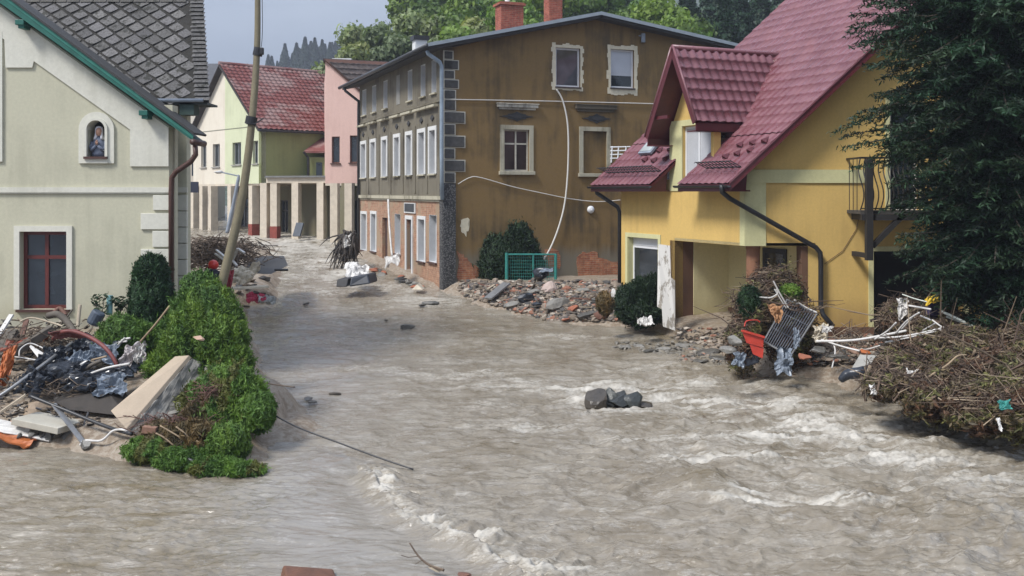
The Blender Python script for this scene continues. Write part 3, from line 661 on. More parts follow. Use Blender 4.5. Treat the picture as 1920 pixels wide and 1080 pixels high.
# ------------------------------------------------------------ brown house
def brown_house():
    B0 = (-2.56, 37.0); d1 = (-.366, .9306); d2 = (.9306, .366)
    th = thing('brown_house', 'brown rendered three storey house with grey street side and quoined corner', 'house', (2, 42, .9))
    GW = Wall(B0, d2, (.366, -.9306)); SW = Wall(B0, d1, (-.93, -.366))
    MBR = plaster('ochre_brown_render', srgb(124, 101, 65), srgb(80, 69, 51), .9, (1.9, 2.6, srgb(118, 112, 98), .9))
    MGR = plaster('grey_old_render', srgb(112, 106, 92), srgb(72, 66, 55), .8)
    # the gable wall: fill holes for windows
    rs = {'a': GW.rect(1042, 90, 1088, 163), 'b': GW.rect(1145, 93, 1189, 165), 'c': GW.rect(945, 243, 992, 321), 'd': GW.rect(1093, 246, 1137, 325)}
    zl = GW.uz(832, 92)[1]; up_, zp = GW.uz(1127, 30); ur, zr = GW.uz(1395, 93); UR = ur+3.2; zrr = zr-(zp-zr)/(ur-up_)*3.2
    cl = []
    for (ua, za, ub, zb) in ((0, zl, up_, zp), (up_, zp, UR, zrr)):
        a = GW.pt(ua, za); b = GW.pt(ub, zb); v = b-a; nn = Vector((0, 0, 1))-v*(v.z/v.length_squared); cl.append((a, nn.normalized()))
    GW.mesh(0, UR, .2, zp+.1, [rs['a'], rs['b'], rs['c'], rs['d']], .4, cl).build('wall', MBR, th)
    WPL = simple('pale_plaster_patch', srgb(205, 196, 172), .9, .15, 8, .4)
    def ragged(r, px0, py0, px1, py1, seed):
        q = GW.rect(px0, py0, px1, py1); rg = random.Random(seed); mb = MB()
        def side(a, b, c, d_, ax):
            n = 9
            for k in range(n):
                t0, t1 = k/n, (k+1)/n; j = rg.uniform(-.05, .05)
                if ax == 0: GW.plate(mb, a+(b-a)*t0, min(c, d_+j), a+(b-a)*t1, max(c, d_+j), 0, .012+.0015*(k % 2))
                else: GW.plate(mb, min(c, d_+j), a+(b-a)*t0, max(c, d_+j), a+(b-a)*t1, 0, .012+.0015*(k % 2))
        side(r[1], r[3], r[0], q[0], 1); side(r[1], r[3], r[2], q[2], 1); side(q[0], q[2], r[3], q[3], 0); side(q[0], q[2], r[1], q[1], 0)
        return mb
    wa = GW.window(th, *rs['a'], PVC, glassmat('sky_glass', (.05, .05, .055), .03), .10, .07, 1, (), None)
    GW.plate(MB(), rs['a'][0]-.03, rs['a'][1]-.05, rs['a'][2]+.03, rs['a'][1]-.003, -.09, .07).build('sill', simple('dark_sill', (.05, .03, .03), .5), wa)
    ragged(rs['a'], 1035, 83, 1093, 168, 1).build('surround', WPL, wa)
    wb = GW.window(th, *rs['b'], PVC, GLASS, .10, .07, 1, (), None, (simple('roller_blind', (.46, .48, .52), .7, .08, 3), .28))
    GW.plate(MB(), rs['b'][0]-.03, rs['b'][1]-.05, rs['b'][2]+.03, rs['b'][1]-.003, -.09, .07).build('sill', simple('dark_sill2', (.05, .04, .04), .5), wb)
    ragged(rs['b'], 1139, 85, 1195, 177, 2).build('surround', WPL, wb)
    OLDT = plaster('weathered_window_trim', srgb(172, 166, 146), srgb(96, 90, 74), 1.0)
    OLDW = simple('peeling_white_wood', srgb(185, 180, 165), .8, .3, 12, .4)
    ww = GW.window(th, *rs['c'], OLDW, glassmat('dirty_glass', (.035, .025, .022), .2), .1, .06, 2, (.66,), None, None, (OLDT, .17, .05, 0))
    q = rs['c']; GW.plate(MB(), q[0]-.22, q[1]-.14, q[2]+.22, q[1]-.003, 0, .12).build('sill', OLDT, ww, .01)
    q = rs['d']; GW.plate(MB(), q[0], q[1], q[2], q[3], -.3, -.09).build('blind_panel', MBR, th)
    m = MB(); GW.ring(m, *q, .17, 0, .05, 0); sr = m.build('window_surround', OLDT, th); GW.plate(MB(), q[0]-.22, q[1]-.14, q[2]+.22, q[1]-.003, 0, .12).build('sill', OLDT, sr, .01)
    for (x0, y0, x1, y1, sd_) in ((931, 196, 1007, 206, 0), (1078, 198, 1154, 210, 1)):
        q = GW.rect(x0, y0, x1, y1); m = MB(); h = q[3]-q[1]
        GW.plate(m, q[0]+.08, q[1], q[2]-.08, q[1]+h*.4, 0, .07); GW.plate(m, q[0], q[1]+h*.4+.003, q[2], q[3], 0, .14); GW.plate(m, q[0]-.03, q[3]+.002, q[2]+.03, q[3]+.035, 0, .18)
        m.build('cornice', plaster('cornice%d' % sd_, srgb(200, 196, 182) if not sd_ else srgb(98, 90, 76), srgb(60, 54, 46), .8), th, .01)
    DKO = simple('dark_ornament', (.035, .034, .034), .8, .3, 20, .5)
    for (x0, y0, x1, y1) in ((940, 210, 998, 227), (1094, 214, 1143, 231)):
        q = GW.rect(x0, y0, x1, y1); cx = (q[0]+q[2])/2; cz = (q[1]+q[3])/2; w_ = (q[2]-q[0])/2; h = (q[3]-q[1])/2; pts = []
        for k in range(24):
            a = 2*math.pi*k/24; r_ = 1/(abs(math.cos(a))/1+abs(math.sin(a))/1)*(1+.12*math.cos(4*a*2)); pts.append((cx+w_*r_*math.cos(a), cz+h*r_*math.sin(a)))
        m = MB(); GW.poly(m, pts, 0, .03); GW.poly(m, [(cx+(u-cx)*.55, cz+(z-cz)*.55) for u, z in pts], .03, .05); m.build('diamond_ornament', DKO, th)
    # patches of bare brick, framed by the broken edge of the render
    BRK = brickmat('old_red_brick', srgb(150, 82, 55), srgb(178, 120, 84), srgb(160, 145, 122))
    def blob(name, pts, m, o0=.0, o1=.02, jit=.06, seed=0, par=th):
        rg = random.Random(seed); out = []
        for i in range(len(pts)):
            a = GW.uz(*pts[i]); b = GW.uz(*pts[(i+1) % len(pts)])
            for k in range(4): t_ = k/4; out.append((a[0]+(b[0]-a[0])*t_+rg.uniform(-jit, jit), a[1]+(b[1]-a[1])*t_+rg.uniform(-jit, jit)))
        mb = MB(); GW.poly(mb, out, o0, o1); return mb.build(name, m, par)
    blob('bare_brick', [(858, 472), (872, 480), (880, 492), (900, 502), (906, 528), (858, 532)], BRK, seed=1)
    blob('bare_brick', [(1080, 484), (1092, 472), (1118, 474), (1128, 486), (1165, 490), (1168, 530), (1085, 528)], BRK, seed=2)
    blob('bare_brick', [(1022, 468), (1042, 466), (1050, 480), (1050, 502), (1030, 505)], BRK, seed=3)
    blob('render_patch', [(862, 410), (879, 410), (878, 428), (872, 442), (862, 428)], WPL, seed=4, o1=.015)
    # corner: rusticated quoins with white joints above, rough pillar below
    RUS = simple('rough_dark_stone', (.065, .063, .06), .95, .45, 8, 1., 70)
    t = NT('pebbledash'); vz = t.n('TexVoronoi', Scale=16.); t.l(t.coord(), vz.inputs['Vector']); t.col(t.ramp(vz.outputs['Distance'], (.1, (.17, .165, .16)), (.6, (.03, .03, .03)))); t.rough(.9); t.bump(vz.outputs['Distance'], -1., .05); PEB = t.m
    JT = simple('white_joint', srgb(190, 186, 172), .9, .15, 9)
    m = MB(); mj = MB()
    bl = [(225,292,865),(293,355,838),(356,420,865),(425,490,845),(492,568,845),(572,655,908),(657,733,842),(735,818,908),(820,895,840),(898,980,908),(983,1055,842)]
    bl = [(95, 112, 850), (113, 131, 850)]+[(50+a/3.6, 50+b/3.6, 620+x/3.6) for a, b, x in bl]
    for a, b, x in bl:
        q = GW.rect(833, a, x, b); GW.plate(mj, -.03, q[1], q[2], q[3], 0, .03); GW.plate(m, .02, q[1]+.035, q[2]-.05, q[3]-.035, .03, .075)
    m.build('quoins', RUS, th, .015); mj.build('quoin_joints', JT, th)
    q = GW.rect(833, 344, 853, 545); mb = MB(); GW.plate(mb, -.05, .3, q[2], GW.uz(843, 344)[1], 0, .11); mb.build('corner_pillar', PEB, th)
    MB().prism([SW.pt(0, .3, .0), SW.pt(.32, .3, 0), SW.pt(.32, GW.uz(843, 344)[1], 0), SW.pt(0, GW.uz(843, 344)[1], 0)], SW.n*.07).build('corner_pillar', PEB, th)
    # street side
    def z5(a, b, c, d_): return SW.rect(620+a/3.6, 50+b/3.6, 620+c/3.6, 50+d_/3.6)
    def z6(a, b, c, d_): return SW.rect(600+a/4.91, 340+b/4.91, 600+c/4.91, 340+d_/4.91)
    top = [z5(*a) for a in ((214,415,241,592),(281,390,308,570),(357,355,384,560),(521,300,551,500),(609,265,639,472),(682,238,713,452))]; blind = z5(445,350,468,522)
    mid = [z5(*a) for a in ((205,770,241,1022),(271,755,306,1018),(348,742,383,1016),(430,718,469,1012),(511,700,551,1000),(593,682,640,992),(667,664,714,985))]
    g = lambda r_, a, z0, b, z1: (r_[0]+a, z0, r_[2]-b, z1)
    zt0, zt1 = 8.0, 9.35; zm0 = 4.95; zm1 = 7.0
    TOP = [(r_[0], np.mean([t_[1] for t_ in top]), r_[2], np.mean([t_[3] for t_ in top])) for r_ in top]
    MID = [(r_[0]+.1, np.mean([t_[1] for t_ in mid])+.0, r_[2]-.05, np.mean([t_[3] for t_ in mid])-.18) for r_ in mid]
    low = {'w1': z6(382,300,428,635), 'w2': z6(472,300,516,645), 'dr': z6(573,335,621,770), 'w3': z6(688,300,740,668), 'dd': z6(800,350,849,918), 'w4': z6(905,350,965,738), 'w5': z6(1005,310,1074,745)}
    zs = SW.uz(750, 371)[1]; LEN = 14.2
    zeave = GW.uz(832, 92)[1]
    SW.mesh(0, LEN, zs, zeave+.1, TOP+MID, .35).build('wall', MGR, th)
    BR2 = brickmat('flood_washed_brick', srgb(150, 108, 82), srgb(170, 130, 104), srgb(168, 148, 126), 1, srgb(150, 128, 104), (.48, .56))
    SW.mesh(0, LEN, .2, zs, list(low.values()), .35).build('street_base', BR2, th)
    RV = simple('white_reveal', (.55, .56, .57), .8, .1, 5)
    for r_ in TOP: SW.window(th, *r_, PVC, GLASS2, .26, .05, 1, (), OLDT, lining=RV)
    SW.plate(MB(), blind[0], TOP[0][1], blind[2], TOP[0][3], -.02, .015).build('blind_panel', simple('grey_panel', (.24, .235, .215), .9, .2), th)
    for r_ in MID: SW.window(th, *r_, PVC, GLASS2, .26, .05, 1, (.66,), OLDT, None, (WHITEP, .16, .04, 0), lining=RV)
    mc = MB()
    for k, r_ in enumerate(MID):
        cx = (r_[0]+r_[2])/2; zc = r_[3]+.86
        SW.plate(MB(), cx-.75, zc, cx+.75, zc+.10, 0, .2).build('cornice', OLDT, th, .01)
        MB().prism([SW.pt(cx-.22, zc-.38, 0), SW.pt(cx, zc-.5, 0), SW.pt(cx+.22, zc-.38, 0), SW.pt(cx, zc-.26, 0)], SW.n*.05).build('diamond_ornament', DKO, th)
        if k < 6: SW.plate(mc, (r_[0]+MID[k+1][2])/2-.1, zs+.2, (r_[0]+MID[k+1][2])/2+.1, r_[3]+.3, 0, .03)
    SW.plate(mc, 0, MID[0][3]+1.03, LEN, MID[0][3]+1.10, 0, .06); mc.build('wall_bands', MGR, th)
    m = MB(); SW.plate(m, 0, zs-.04, LEN, zs+.1, 0, .12); SW.plate(m, 0, zs-.12, LEN, zs-.043, 0, .06); m.build('string_course', OLDT, th)
    for k in ('w1', 'w2', 'w3', 'w4', 'w5'):
        SW.window(th, *low[k], PVC, GLASS, .28, .05, 1, (.7,), RUSTM, None, (WHITEP, .14, .03, 0) if k != 'w3' and k != 'w5' else None, lining=RV)
    def door(r_, col_, name='door', label=None):
        m = MB(); SW.plate(m, r_[0]+.02, r_[1], r_[2]-.02, r_[3]-.02, -.2, -.14)
        for k in range(3): h = (r_[3]-r_[1])/3; SW.plate(m, r_[0]+.15, r_[1]+h*k+.1, r_[2]-.15, r_[1]+h*(k+1)-.08, -.14, -.12)
        o = m.build(name, col_, th); MB().tube([SW.pt(r_[0]+.12, r_[1]+1.0, -.13), SW.pt(r_[0]+.12, r_[1]+1.0, -.06), SW.pt(r_[0]+.24, r_[1]+1.0, -.06)], .014, 6).build('handle', GREYM, o)
        if label: o['label'] = label
        return o
    door(low['dr'], simple('brown_door', (.05, .022, .015), .6, .3), label='dark brown door')
    d_ = door(low['dd'], simple('grey_blue_door', (.06, .075, .10), .5, .2), label='grey blue door in a white surround')
    m = MB(); SW.ring(m, *low['dd'], .16, 0, .05, 0); m.build('surround', WHITEP, d_)
    q = z6(785, 198, 885, 292); sg = SW.plate(MB(), q[0], q[1], q[2], q[3], .01, .06).build('sign_board', WHITEP, th)
    m = MB(); SW.plate(m, q[0]+.1, q[1]+.05, q[2]-.1, q[3]-.03, .06, .068); m.build('dark_field', simple('sign_dark', (.035, .04, .045), .5, .3), sg)
    # roof slabs, gutter, chimneys
    RF = simple('grey_roof_felt', (.11, .125, .14), .55, .3, 2, .3); RD = simple('dark_eave', (.03, .028, .028), .8, .3)
    EDGE = simple('sheet_metal_edge', (.26, .30, .33), .4, .15, 5, .1, .3)
    ov = .55
    def slab(ua, za, ub, zb, nm):
        m = MB(); m.prism([GW.pt(ua, za, ov), GW.pt(ub, zb, ov), GW.pt(ub, zb, -15.2), GW.pt(ua, za, -15.2)], (0, 0, .10)); m.build(nm, RF, th)
        m = MB(); m.prism([GW.pt(ua, za-.02, ov+.004), GW.pt(ub, zb-.02, ov+.004), GW.pt(ub, zb+.115, ov+.004), GW.pt(ua, za+.115, ov+.004)], GW.n*.03); m.build('roof_edge', EDGE, th)
        m = MB(); m.prism([GW.pt(ua+.05, za-.13, ov-.04), GW.pt(ub, zb-.13, ov-.04), GW.pt(ub, zb-.13, -15), GW.pt(ua+.05, za-.13, -15)], (0, 0, .125)); m.build('soffit', RD, th)
    sl_l = (zp-zl)/up_; uL = -.75
    def zo(px, py, off): return GW.uz(px, py, off)
    a = zo(803, 86, ov); p = zo(1127, 27, ov); b = zo(1397, 90, ov); s_r = (b[1]-p[1])/(b[0]-p[0])
    slab(a[0], a[1], p[0], p[1], 'roof'); slab(p[0], p[1], b[0]+3.5, b[1]+s_r*3.5, 'roof')
    gl = GW.pt(a[0]-.06, a[1]+.0, ov); ge = GW.pt(a[0]-.06, a[1]+.0, -15.2)
    MB().tube([gl, ge], .085, 10).build('gutter', simple('dark_gutter', (.03, .032, .036), .45, .3), th, sm=True)
    pipe(th, [P(801, 95, 36.55), P(803, 101, 36.55), P(824, 116, 36.75), P(828, 124, 36.8), P(828, 290, 36.8), P(829, 375, 36.8)], .075, simple('pale_blue_pipe', (.24, .30, .36), .5, .3, 3))
    ep = ge+GW.n*1.0
    pipe(th, [ep, ep+Vector((.1, .0, -.25)), SW.pt(14.0, 9.2, .1), SW.pt(14.0, 8.8, .1), SW.pt(14.0, .9, .1)], .07, BLACKM)
    CB = brickmat('chimney_brick', srgb(140, 62, 46), srgb(165, 88, 66), srgb(150, 125, 108))
    def chim(px0, px1, py, D, nm, depth=.7, mt=CB, pot=True, label=None):
        x0 = P(px0, 0, D).x; x1 = P(px1, 0, D).x; zt_ = P(0, py, D).z; cx = (x0+x1)/2
        M = Matrix(((d2[0], -d2[1], 0), (d2[1], d2[0], 0), (0, 0, 1))); w_ = (x1-x0)*.9
        c = MB().box((cx, D, zt_-1.3), (w_, depth, 2.6), M).build('chimney', mt, th, .01)
        if label: c['label'] = label
        MB().box((cx, D, zt_+(.04 if pot else .09)), (w_+.16, depth+.14, .09 if pot else .2), M).box((cx, D, zt_+.10), (w_+.05, depth+.05, .05), M).build('cap', mt if pot else BLACKM, c)
        return c
    chim(930, 980, 12, 42, 'chimney'); chim(1022, 1052, -8, 43, 'chimney', .6)
    x = P(951, 0, 42).x; MB().tube([(x, 42, P(0, 12, 42).z), (x, 42, P(0, -6, 42).z)], .1, 10).build('flue', WHITEP, th, sm=True)
    chim(774, 800, 76, 44.5, 'chimney', .5, WHITEP, False, 'white chimney with a black cap')
    # bulkhead lamp and floodlight
    c = GW.pt(*GW.uz(1107, 393), 0); m = MB().lathe(c, [(.15, 0), (.15, .05), (.12, .09), (.05, .12), (.0, .125)], 20, GW.n.to_track_quat('Z', 'Y').to_matrix()); m.build('wall_lamp', PVC, th, sm=True)
    c = GW.pt(*GW.uz(1204, 72), .08); MB().box(c, (.16, .2, .36)).box(c+Vector((-.14, .04, .1)), (.2, .05, .05)).build('floodlight', GREYM, th, .01)
    # cables
    CW = simple('white_cable', (.62, .6, .55), .6, .1)
    def cab(pts, r_, name, label, off=.06, n=8):
        q = [GW.pt(*GW.uz(x, y), off) for x, y in pts]; q2 = []
        for i in range(len(q)-1):
            a_ = q[max(i-1, 0)]; b_ = q[i]; c_ = q[i+1]; e_ = q[min(i+2, len(q)-1)]
            for k in range(n): s = k/n; q2.append(b_*(2*s**3-3*s*s+1)+c_*(3*s*s-2*s**3)+(c_-a_)*.5*(s**3-2*s*s+s)+(e_-b_)*.5*(s**3-s*s))
        q2.append(q[-1]); o = MB().tube(q2, r_, 6).build(name, CW, None, sm=True); tag(o, label, 'cable'); return o
    cab([(834, 186.5), (1030, 190), (1235, 195)], .02, 'cable', 'thin pale cable running level across the brown gable wall')
    cab([(1041, 168), (1053, 190), (1062, 235), (1063, 300), (1058, 370), (1047, 420), (1028, 468), (1003, 505), (997, 520)], .035, 'cable', 'thick white cable hanging from the upper window of the brown gable', .12)
    cab([(858, 345), (880, 333), (900, 333), (960, 350), (1010, 361), (1070, 373), (1120, 378), (1162, 375)], .016, 'cable', 'thin sagging cable across the middle of the brown gable wall')
    MB().box((4, 45, 4), (9.5, 9, 8)).build('inner_block', DARKIN, th)  # unseen tall dark block that fills the inside of the house
    return GW, SW
GW, SW = brown_house()

# ------------------------------------------------------------ yellow house
def yellow_house():
    C = Vector((6.38, 27, 0)); e1 = Vector((-.413, .911, 0)).normalized(); inn = Vector((.911, .413, 0)).normalized()
    th = thing('yellow_house', 'yellow house with dark red tiled roof, dormer and open corner porch', 'house', (9, 30, .7))
    A = Wall(C, e1, (-.911, -.413)); B = Wall(C, (1, 0), (0, -1))
    MY = plaster('yellow_render', srgb(204, 172, 104), srgb(176, 147, 90), .5, (.85, 1.9, srgb(150, 122, 78), .75))
    MP = plaster('pale_green_trim', srgb(198, 194, 148), srgb(170, 166, 126), .35)
    MBn = plaster('brown_plinth', srgb(104, 78, 62), srgb(74, 56, 46), .6)
    MCr = plaster('cream_panel', srgb(216, 206, 162), srgb(190, 178, 134), .5, (.8, 1.5, srgb(165, 150, 110), .4))
    RED = simple('dark_red_board', (.085, .012, .016), .45, .25, 6, .15)
    za = lambda px, py: A.uz(px, py)
    # street wall (eave side)
    uL = za(1165, 400)[0]; uo = za(1265, 500)[0]; zc = 3.12
    dr_ = A.rect(1178, 446, 1235, 615); door = (dr_[0], .7, dr_[2], dr_[3])
    zeu = 4.98; zu = zeu
    uw0, uw1 = za(1335, 250)[0], za(1280, 250)[0]; wz1 = A.uz(1300, 236)[1]
    ud0, ud1 = za(1338, 200)[0], za(1257, 200)[0]
    win = (uw0+.05, 4.98, uw1, wz1)
    A.mesh(uo, uL, .2, zu, [door], .3).build('wall', MY, th)
    A.mesh(.0, uo-.0, zc, zu, [], .3).build('wall', MY, th)
    apex = A.uz(1262, 90, .7); lf = A.uz(1212, 258, .7); rf = A.uz(1305, 228, .7)
    um, zm = apex; half = .5*((lf[0]-um)+(um-rf[0])); zf = .5*(lf[1]+rf[1])
    lfu, rfu = lf[0], rf[0]
    # dormer wall
    clp = []
    for (uf, zf_) in ((lfu, lf[1]), (rfu, rf[1])):
        a = A.pt(um, zm-.28); b = A.pt(uf, zf_-.28); v = b-a; clp.append((a, (Vector((0, 0, 1))-v*(v.z/v.length_squared)).normalized()))
    A.mesh(ud0, ud1, zu, zm, [win], .25, clp).build('dormer_wall', MY, th)
    m = MB(); A.plate(m, win[2], zu-.35, ud1-.0, win[3]+.02, .0, .03); A.plate(m, win[0]-.1, win[3]+.022, ud1, win[3]+.2, 0, .032); m.build('window_surround', MP, th)
    dw = A.window(th, win[0], win[1], win[2], win[3], PVC, GLASS2, .1, .06, 2, (), None, (CURT, 0), name='dormer_window')
    # porch opening, door, mouldings
    m = MB(); A.ring(m, door[0], door[1], door[2], door[3], .14, .0, .035, 0); m.build('door_surround', MP, th)
    for r_ in (door,):
        m = MB(); A.ring(m, r_[0]+.08, .7, r_[2]-.08, r_[3]-.35, .07, -.24, -.18, 0); A.plate(m, r_[0], r_[3]-.27, r_[2], r_[3]-.002, -.24, -.185); dd = m.build('door', PVC, th)
        A.plate(MB(), r_[0]+.08, .7, r_[2]-.08, r_[3]-.35, -.215, -.20).build('pane', GLASS, dd)
        m = MB(); A.ring(m, r_[0]+.012, r_[1], r_[2]-.012, r_[3]-.012, .01, -.3, .003, 0); m.build('reveal_lining', MP, dd)
    # corner trims (pale vertical bands) and belt line
    m = MB(); A.plate(m, -.0, zc+.003, za(1388, 400)[0], zu-.05, .0, .02); q = B.rect(1397, 345, 1436, 461); B.plate(m, -.02, zc+.003, q[2], zu, .0, .02); q = B.rect(1397, 318, 1622, 343); B.plate(m, -.02, q[1], q[2], q[3], .022, .04); m.build('corner_band', MP, th)
    # gable wall
    zB = lambda px, py: B.uz(px, py)
    ug0, ug1 = zB(1637, 500)[0], zB(1806, 500)[0]; gz = zB(1700, 471)[1]; up0 = zB(1515, 500)[0]
    bd = B.rect(1668, 192, 1722, 396)
    E0 = C-A.n*0; off = .55
    ce = C+A.n*off                                   # eave line in plan
    zr0 = EYE-(345-HZ)/F*26.4                         # eave height
    rake0 = Vector((P(1366, 345, 26.45).x, 26.45, zr0)); rk = (P(1640, 85, 26.45)-rake0); slope = rk.z/rk.x
    rn = Vector((0, 0, 1))
    ev = e1.normalized(); rv = Vector((1, .0, slope)); RN = ev.cross(rv); RN = -RN if RN.z < 0 else RN; RN.normalize()
    wtop = rake0-RN*.22
    B.mesh(0, 12, zc, 14.5, [bd], .3, [(wtop, RN)]).build('wall', MY, th)
    hs = [(ug0, .1, ug1, gz)]
    B.mesh(up0, 12, .1, zc, [(ug0, .1, ug1, min(gz, zc-.003))], .3).build('wall', MY, th)
    zpl = zB(1580, 613)[1]
    m = MB(); B.plate(m, up0-.01, .0, ug0-.0, zpl, 0, .06); B.plate(m, ug1+.1, .0, 12, zpl, 0, .06); m.build('plinth', MBn, th)
    m = MB(); B.ring(m, ug0, zpl+.003, ug1, gz, .13, .0, .05, 0); gar = m.build('garage_surround', MP, th)
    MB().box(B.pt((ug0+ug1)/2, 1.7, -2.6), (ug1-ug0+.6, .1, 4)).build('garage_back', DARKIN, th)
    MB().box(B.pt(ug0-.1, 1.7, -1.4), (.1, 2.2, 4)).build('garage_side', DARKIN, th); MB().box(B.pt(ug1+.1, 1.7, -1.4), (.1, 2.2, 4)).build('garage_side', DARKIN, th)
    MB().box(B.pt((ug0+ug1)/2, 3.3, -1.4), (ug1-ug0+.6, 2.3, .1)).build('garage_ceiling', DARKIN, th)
    # garage panel door half raised: dark ribs
    # porch: side wall with painted panel, back wall, ceiling, column
    o_ = A.pt(uo, 0); SWp = Wall(o_, inn, -e1); wpx = lambda px, py: SWp.uz(px, py)
    Lp = wpx(1366, 500)[0]
    SWp.mesh(0, Lp+.3, .2, zc+.0, [], .25).build('porch_wall', MBn, th)
    q = SWp.rect(1300, 458, 1366, 588); SWp.plate(MB(), q[0], SWp.uz(1333, 588)[1], Lp, zc, 0, .02).build('porch_panel', MCr, th)
    BWp = Wall(SWp.pt(Lp, 0), -e1, A.n); bl_ = 4.1
    BWp.mesh(0, bl_, .2, zc, [], .2).build('porch_wall', MCr, th)
    bq = lambda px: BWp.uz(px, 500)[0]
    u1_, u2_ = bq(1432), bq(1476)
    m = MB(); BWp.plate(m, u1_, .8, u2_, 2.95, .01, .05); pd = m.build('porch_door', BLACKM, th); BWp.plate(MB(), u1_+.12, 1.3, u2_-.12, 2.8, .052, .06).build('pane', GLASS, pd)
    m = MB(); BWp.plate(m, 0.0, .2, bl_, 1.0, .0, .03); m.build('porch_plinth', MBn, th)
    m = MB(); B.plate(m, up0-.17, .2, up0, zc-.004, -.5, -.0); m.build('porch_pier', MBn, th)
    m = MB(); m.prism([C+Vector((.0, .0, zc+.004)), o_+Vector((0, 0, zc+.004)), SWp.pt(Lp, zc+.004), BWp.pt(4.1, zc+.004), B.pt(up0+.2, zc+.004)], (0, 0, .08)); m.build('porch_ceiling', MCr, th)
    MB().lathe((P(1412, 0, 27.35).x, 27.35, .3), [(.2, 0), (.2, .3), (.185, .32), (.185, 2.7), (.2, 2.75), (.2, 2.815)], 28).build('porch_column', plaster('terracotta_column', srgb(150, 108, 84), srgb(110, 80, 62), .5), th, sm=False)
    MB().prism([C+Vector((.1, .1, .3)), o_+Vector((.1, 0, .3)), SWp.pt(Lp, .3), BWp.pt(4.1, .3), B.pt(up0, .3)], (0, 0, .35)).build('porch_floor', MUD, th)
    # ---------------- roofs
    RT = NT('dark_red_metal_tile'); RT.col(RT.ramp(RT.noise(1.3, 4, .6), (.3, (.13, .038, .047)), (.7, (.195, .073, .085)))); RT.rough(RT.mask(RT.noise(2.2, 5, .7), .2, .9)); RT.b.inputs['Specular IOR Level'].default_value = .7; RT.bump(RT.noise(90, 2), .1, .003); RT = RT.m
    O = ce+ev*-.42; O.z = zr0; O = rake0.copy(); v = rv.copy()
    Vn = (rv-ev*rv.dot(ev)).normalized()            # up-slope direction, square to the eave
    LVn = 9.5; Ltot = 7.6
    sh = rv.dot(ev)/rv.length
    def panel(ua, ub, va, vb):
        p, f = tiles(O+ev*ua+Vn*va, ev, Vn, ub-ua, vb-va, .30, .38, .03, .026, 8)
        return p, f
    rr = rv.normalized(); shr = rr.dot(ev); kk = rr.dot(Vn)   # the verge leans: start of each course follows the rake
    def tile_part(ua, ub, va, vb, name='roof', lean=True):
        p, f = panel(ua, ub, va, vb)
        if lean:                                      # shift courses so both verges follow the rake direction
            vv = (p-np.array(O)).dot(np.array(Vn)); p = p+np.outer(vv*shr/kk, np.array(ev))
        return link_mesh(name, p, f, RT, th, smoothf=False)
    nu1, nu2 = 2.4, 3.9
    vd = 1.9
    tile_part(0, nu1, 0, vd); tile_part(nu2, Ltot, 0, vd); tile_part(0, Ltot, vd, LVn)
    def rp(u, v_): return O+ev*u+rr*(v_/kk)
    def board(pts, th_, m_, nm): MB().prism(pts, RN*-th_).build(nm, m_, th)
    dn = RN*-.015
    board([rp(0, 0)+dn, rp(nu1, 0)+dn, rp(nu1, vd)+dn, rp(0, vd)+dn], .09, RED, 'roof_boards'); board([rp(nu2, 0)+dn, rp(Ltot, 0)+dn, rp(Ltot, vd)+dn, rp(nu2, vd)+dn], .09, RED, 'roof_boards')
    board([rp(0, vd)+dn, rp(Ltot, vd)+dn, rp(Ltot, LVn)+dn, rp(0, LVn)+dn], .09, RED, 'roof_boards')
    # verge board, cheeks and boxed eaves
    m = MB(); m.prism([rp(-.02, 0)+Vector((0, 0, .05)), rp(-.02, LVn)+Vector((0, 0, .05)), rp(-.02, LVn)-Vector((0, 0, .22)), rp(-.02, 0)-Vector((0, 0, .2))], (0, -.03, 0)); m.build('verge_board', RED, th)
    m = MB(); m.prism([rp(-.03, 0)+Vector((0, -.03, .06)), rp(-.03, LVn)+Vector((0, -.03, .06)), rp(-.03, LVn)+Vector((0, -.03, .005)), rp(-.03, 0)+Vector((0, -.03, .005))], (0, -.02, 0)); m.build('verge_cap', RT, th)
    zb = zr0-.2
    for ua, ub in ((-.0, nu1), (nu2, Ltot)):
        a = rp(ua, 0); b = rp(ub, 0); m = MB(); a.z = b.z = zb; wi = -A.n*.72
        m.prism([a, b, b+wi, a+wi], (0, 0, .04)); m.build('soffit', RED, th)
        m = MB(); m.prism([a+Vector((0, 0, .04)), b+Vector((0, 0, .04)), b+Vector((0, 0, .2)), a+Vector((0, 0, .2))], -A.n*.03); m.build('fascia', RED, th)
    for u_, s in ((0.03, 1), (nu1-.03, -1), (nu2+.03, 1)):
        a = rp(u_, 0); a1 = a.copy(); a1.z = zb+.04; k_ = .62/ (rr-ev*rr.dot(ev)).xy.length
        bq_ = a+Vn*.86; b1 = bq_.copy(); b1.z = zb+.04
        MB().prism([a-RN*.1, a1, b1, bq_-RN*.1], ev*.03*s).build('eave_cheek', RED, th)
    # gutters
    def gutter(ua, ub):
        a = rp(ua, 0)+A.n*.06; b = rp(ub, 0)+A.n*.06; a.z = b.z = zr0-.03
        m = MB(); n = 8
        pr = [(.07*math.cos(math.pi+math.pi*k/n), .07*math.sin(math.pi+math.pi*k/n)) for k in range(n+1)]
        vs = [];
        for p in (a, b):
            for (x, z) in pr: vs.append(p+A.n*x+Vector((0, 0, z)))
            for (x, z) in pr[::-1]: vs.append(p+A.n*x*.85+Vector((0, 0, z*.85)))
        k2 = 2*(n+1); fs = [[i, (i+1) % k2, k2+(i+1) % k2, k2+i] for i in range(k2)]+[list(range(k2))[::-1], [k2+i for i in range(k2)]]
        m.add(vs, fs); m.build('gutter', BLACKM, th)
    gutter(-.1, nu1+.08); gutter(nu2-.1, Ltot+.05)
    zD = lambda px, py, D: P(px, py, D)
    o2 = C+A.n*.09
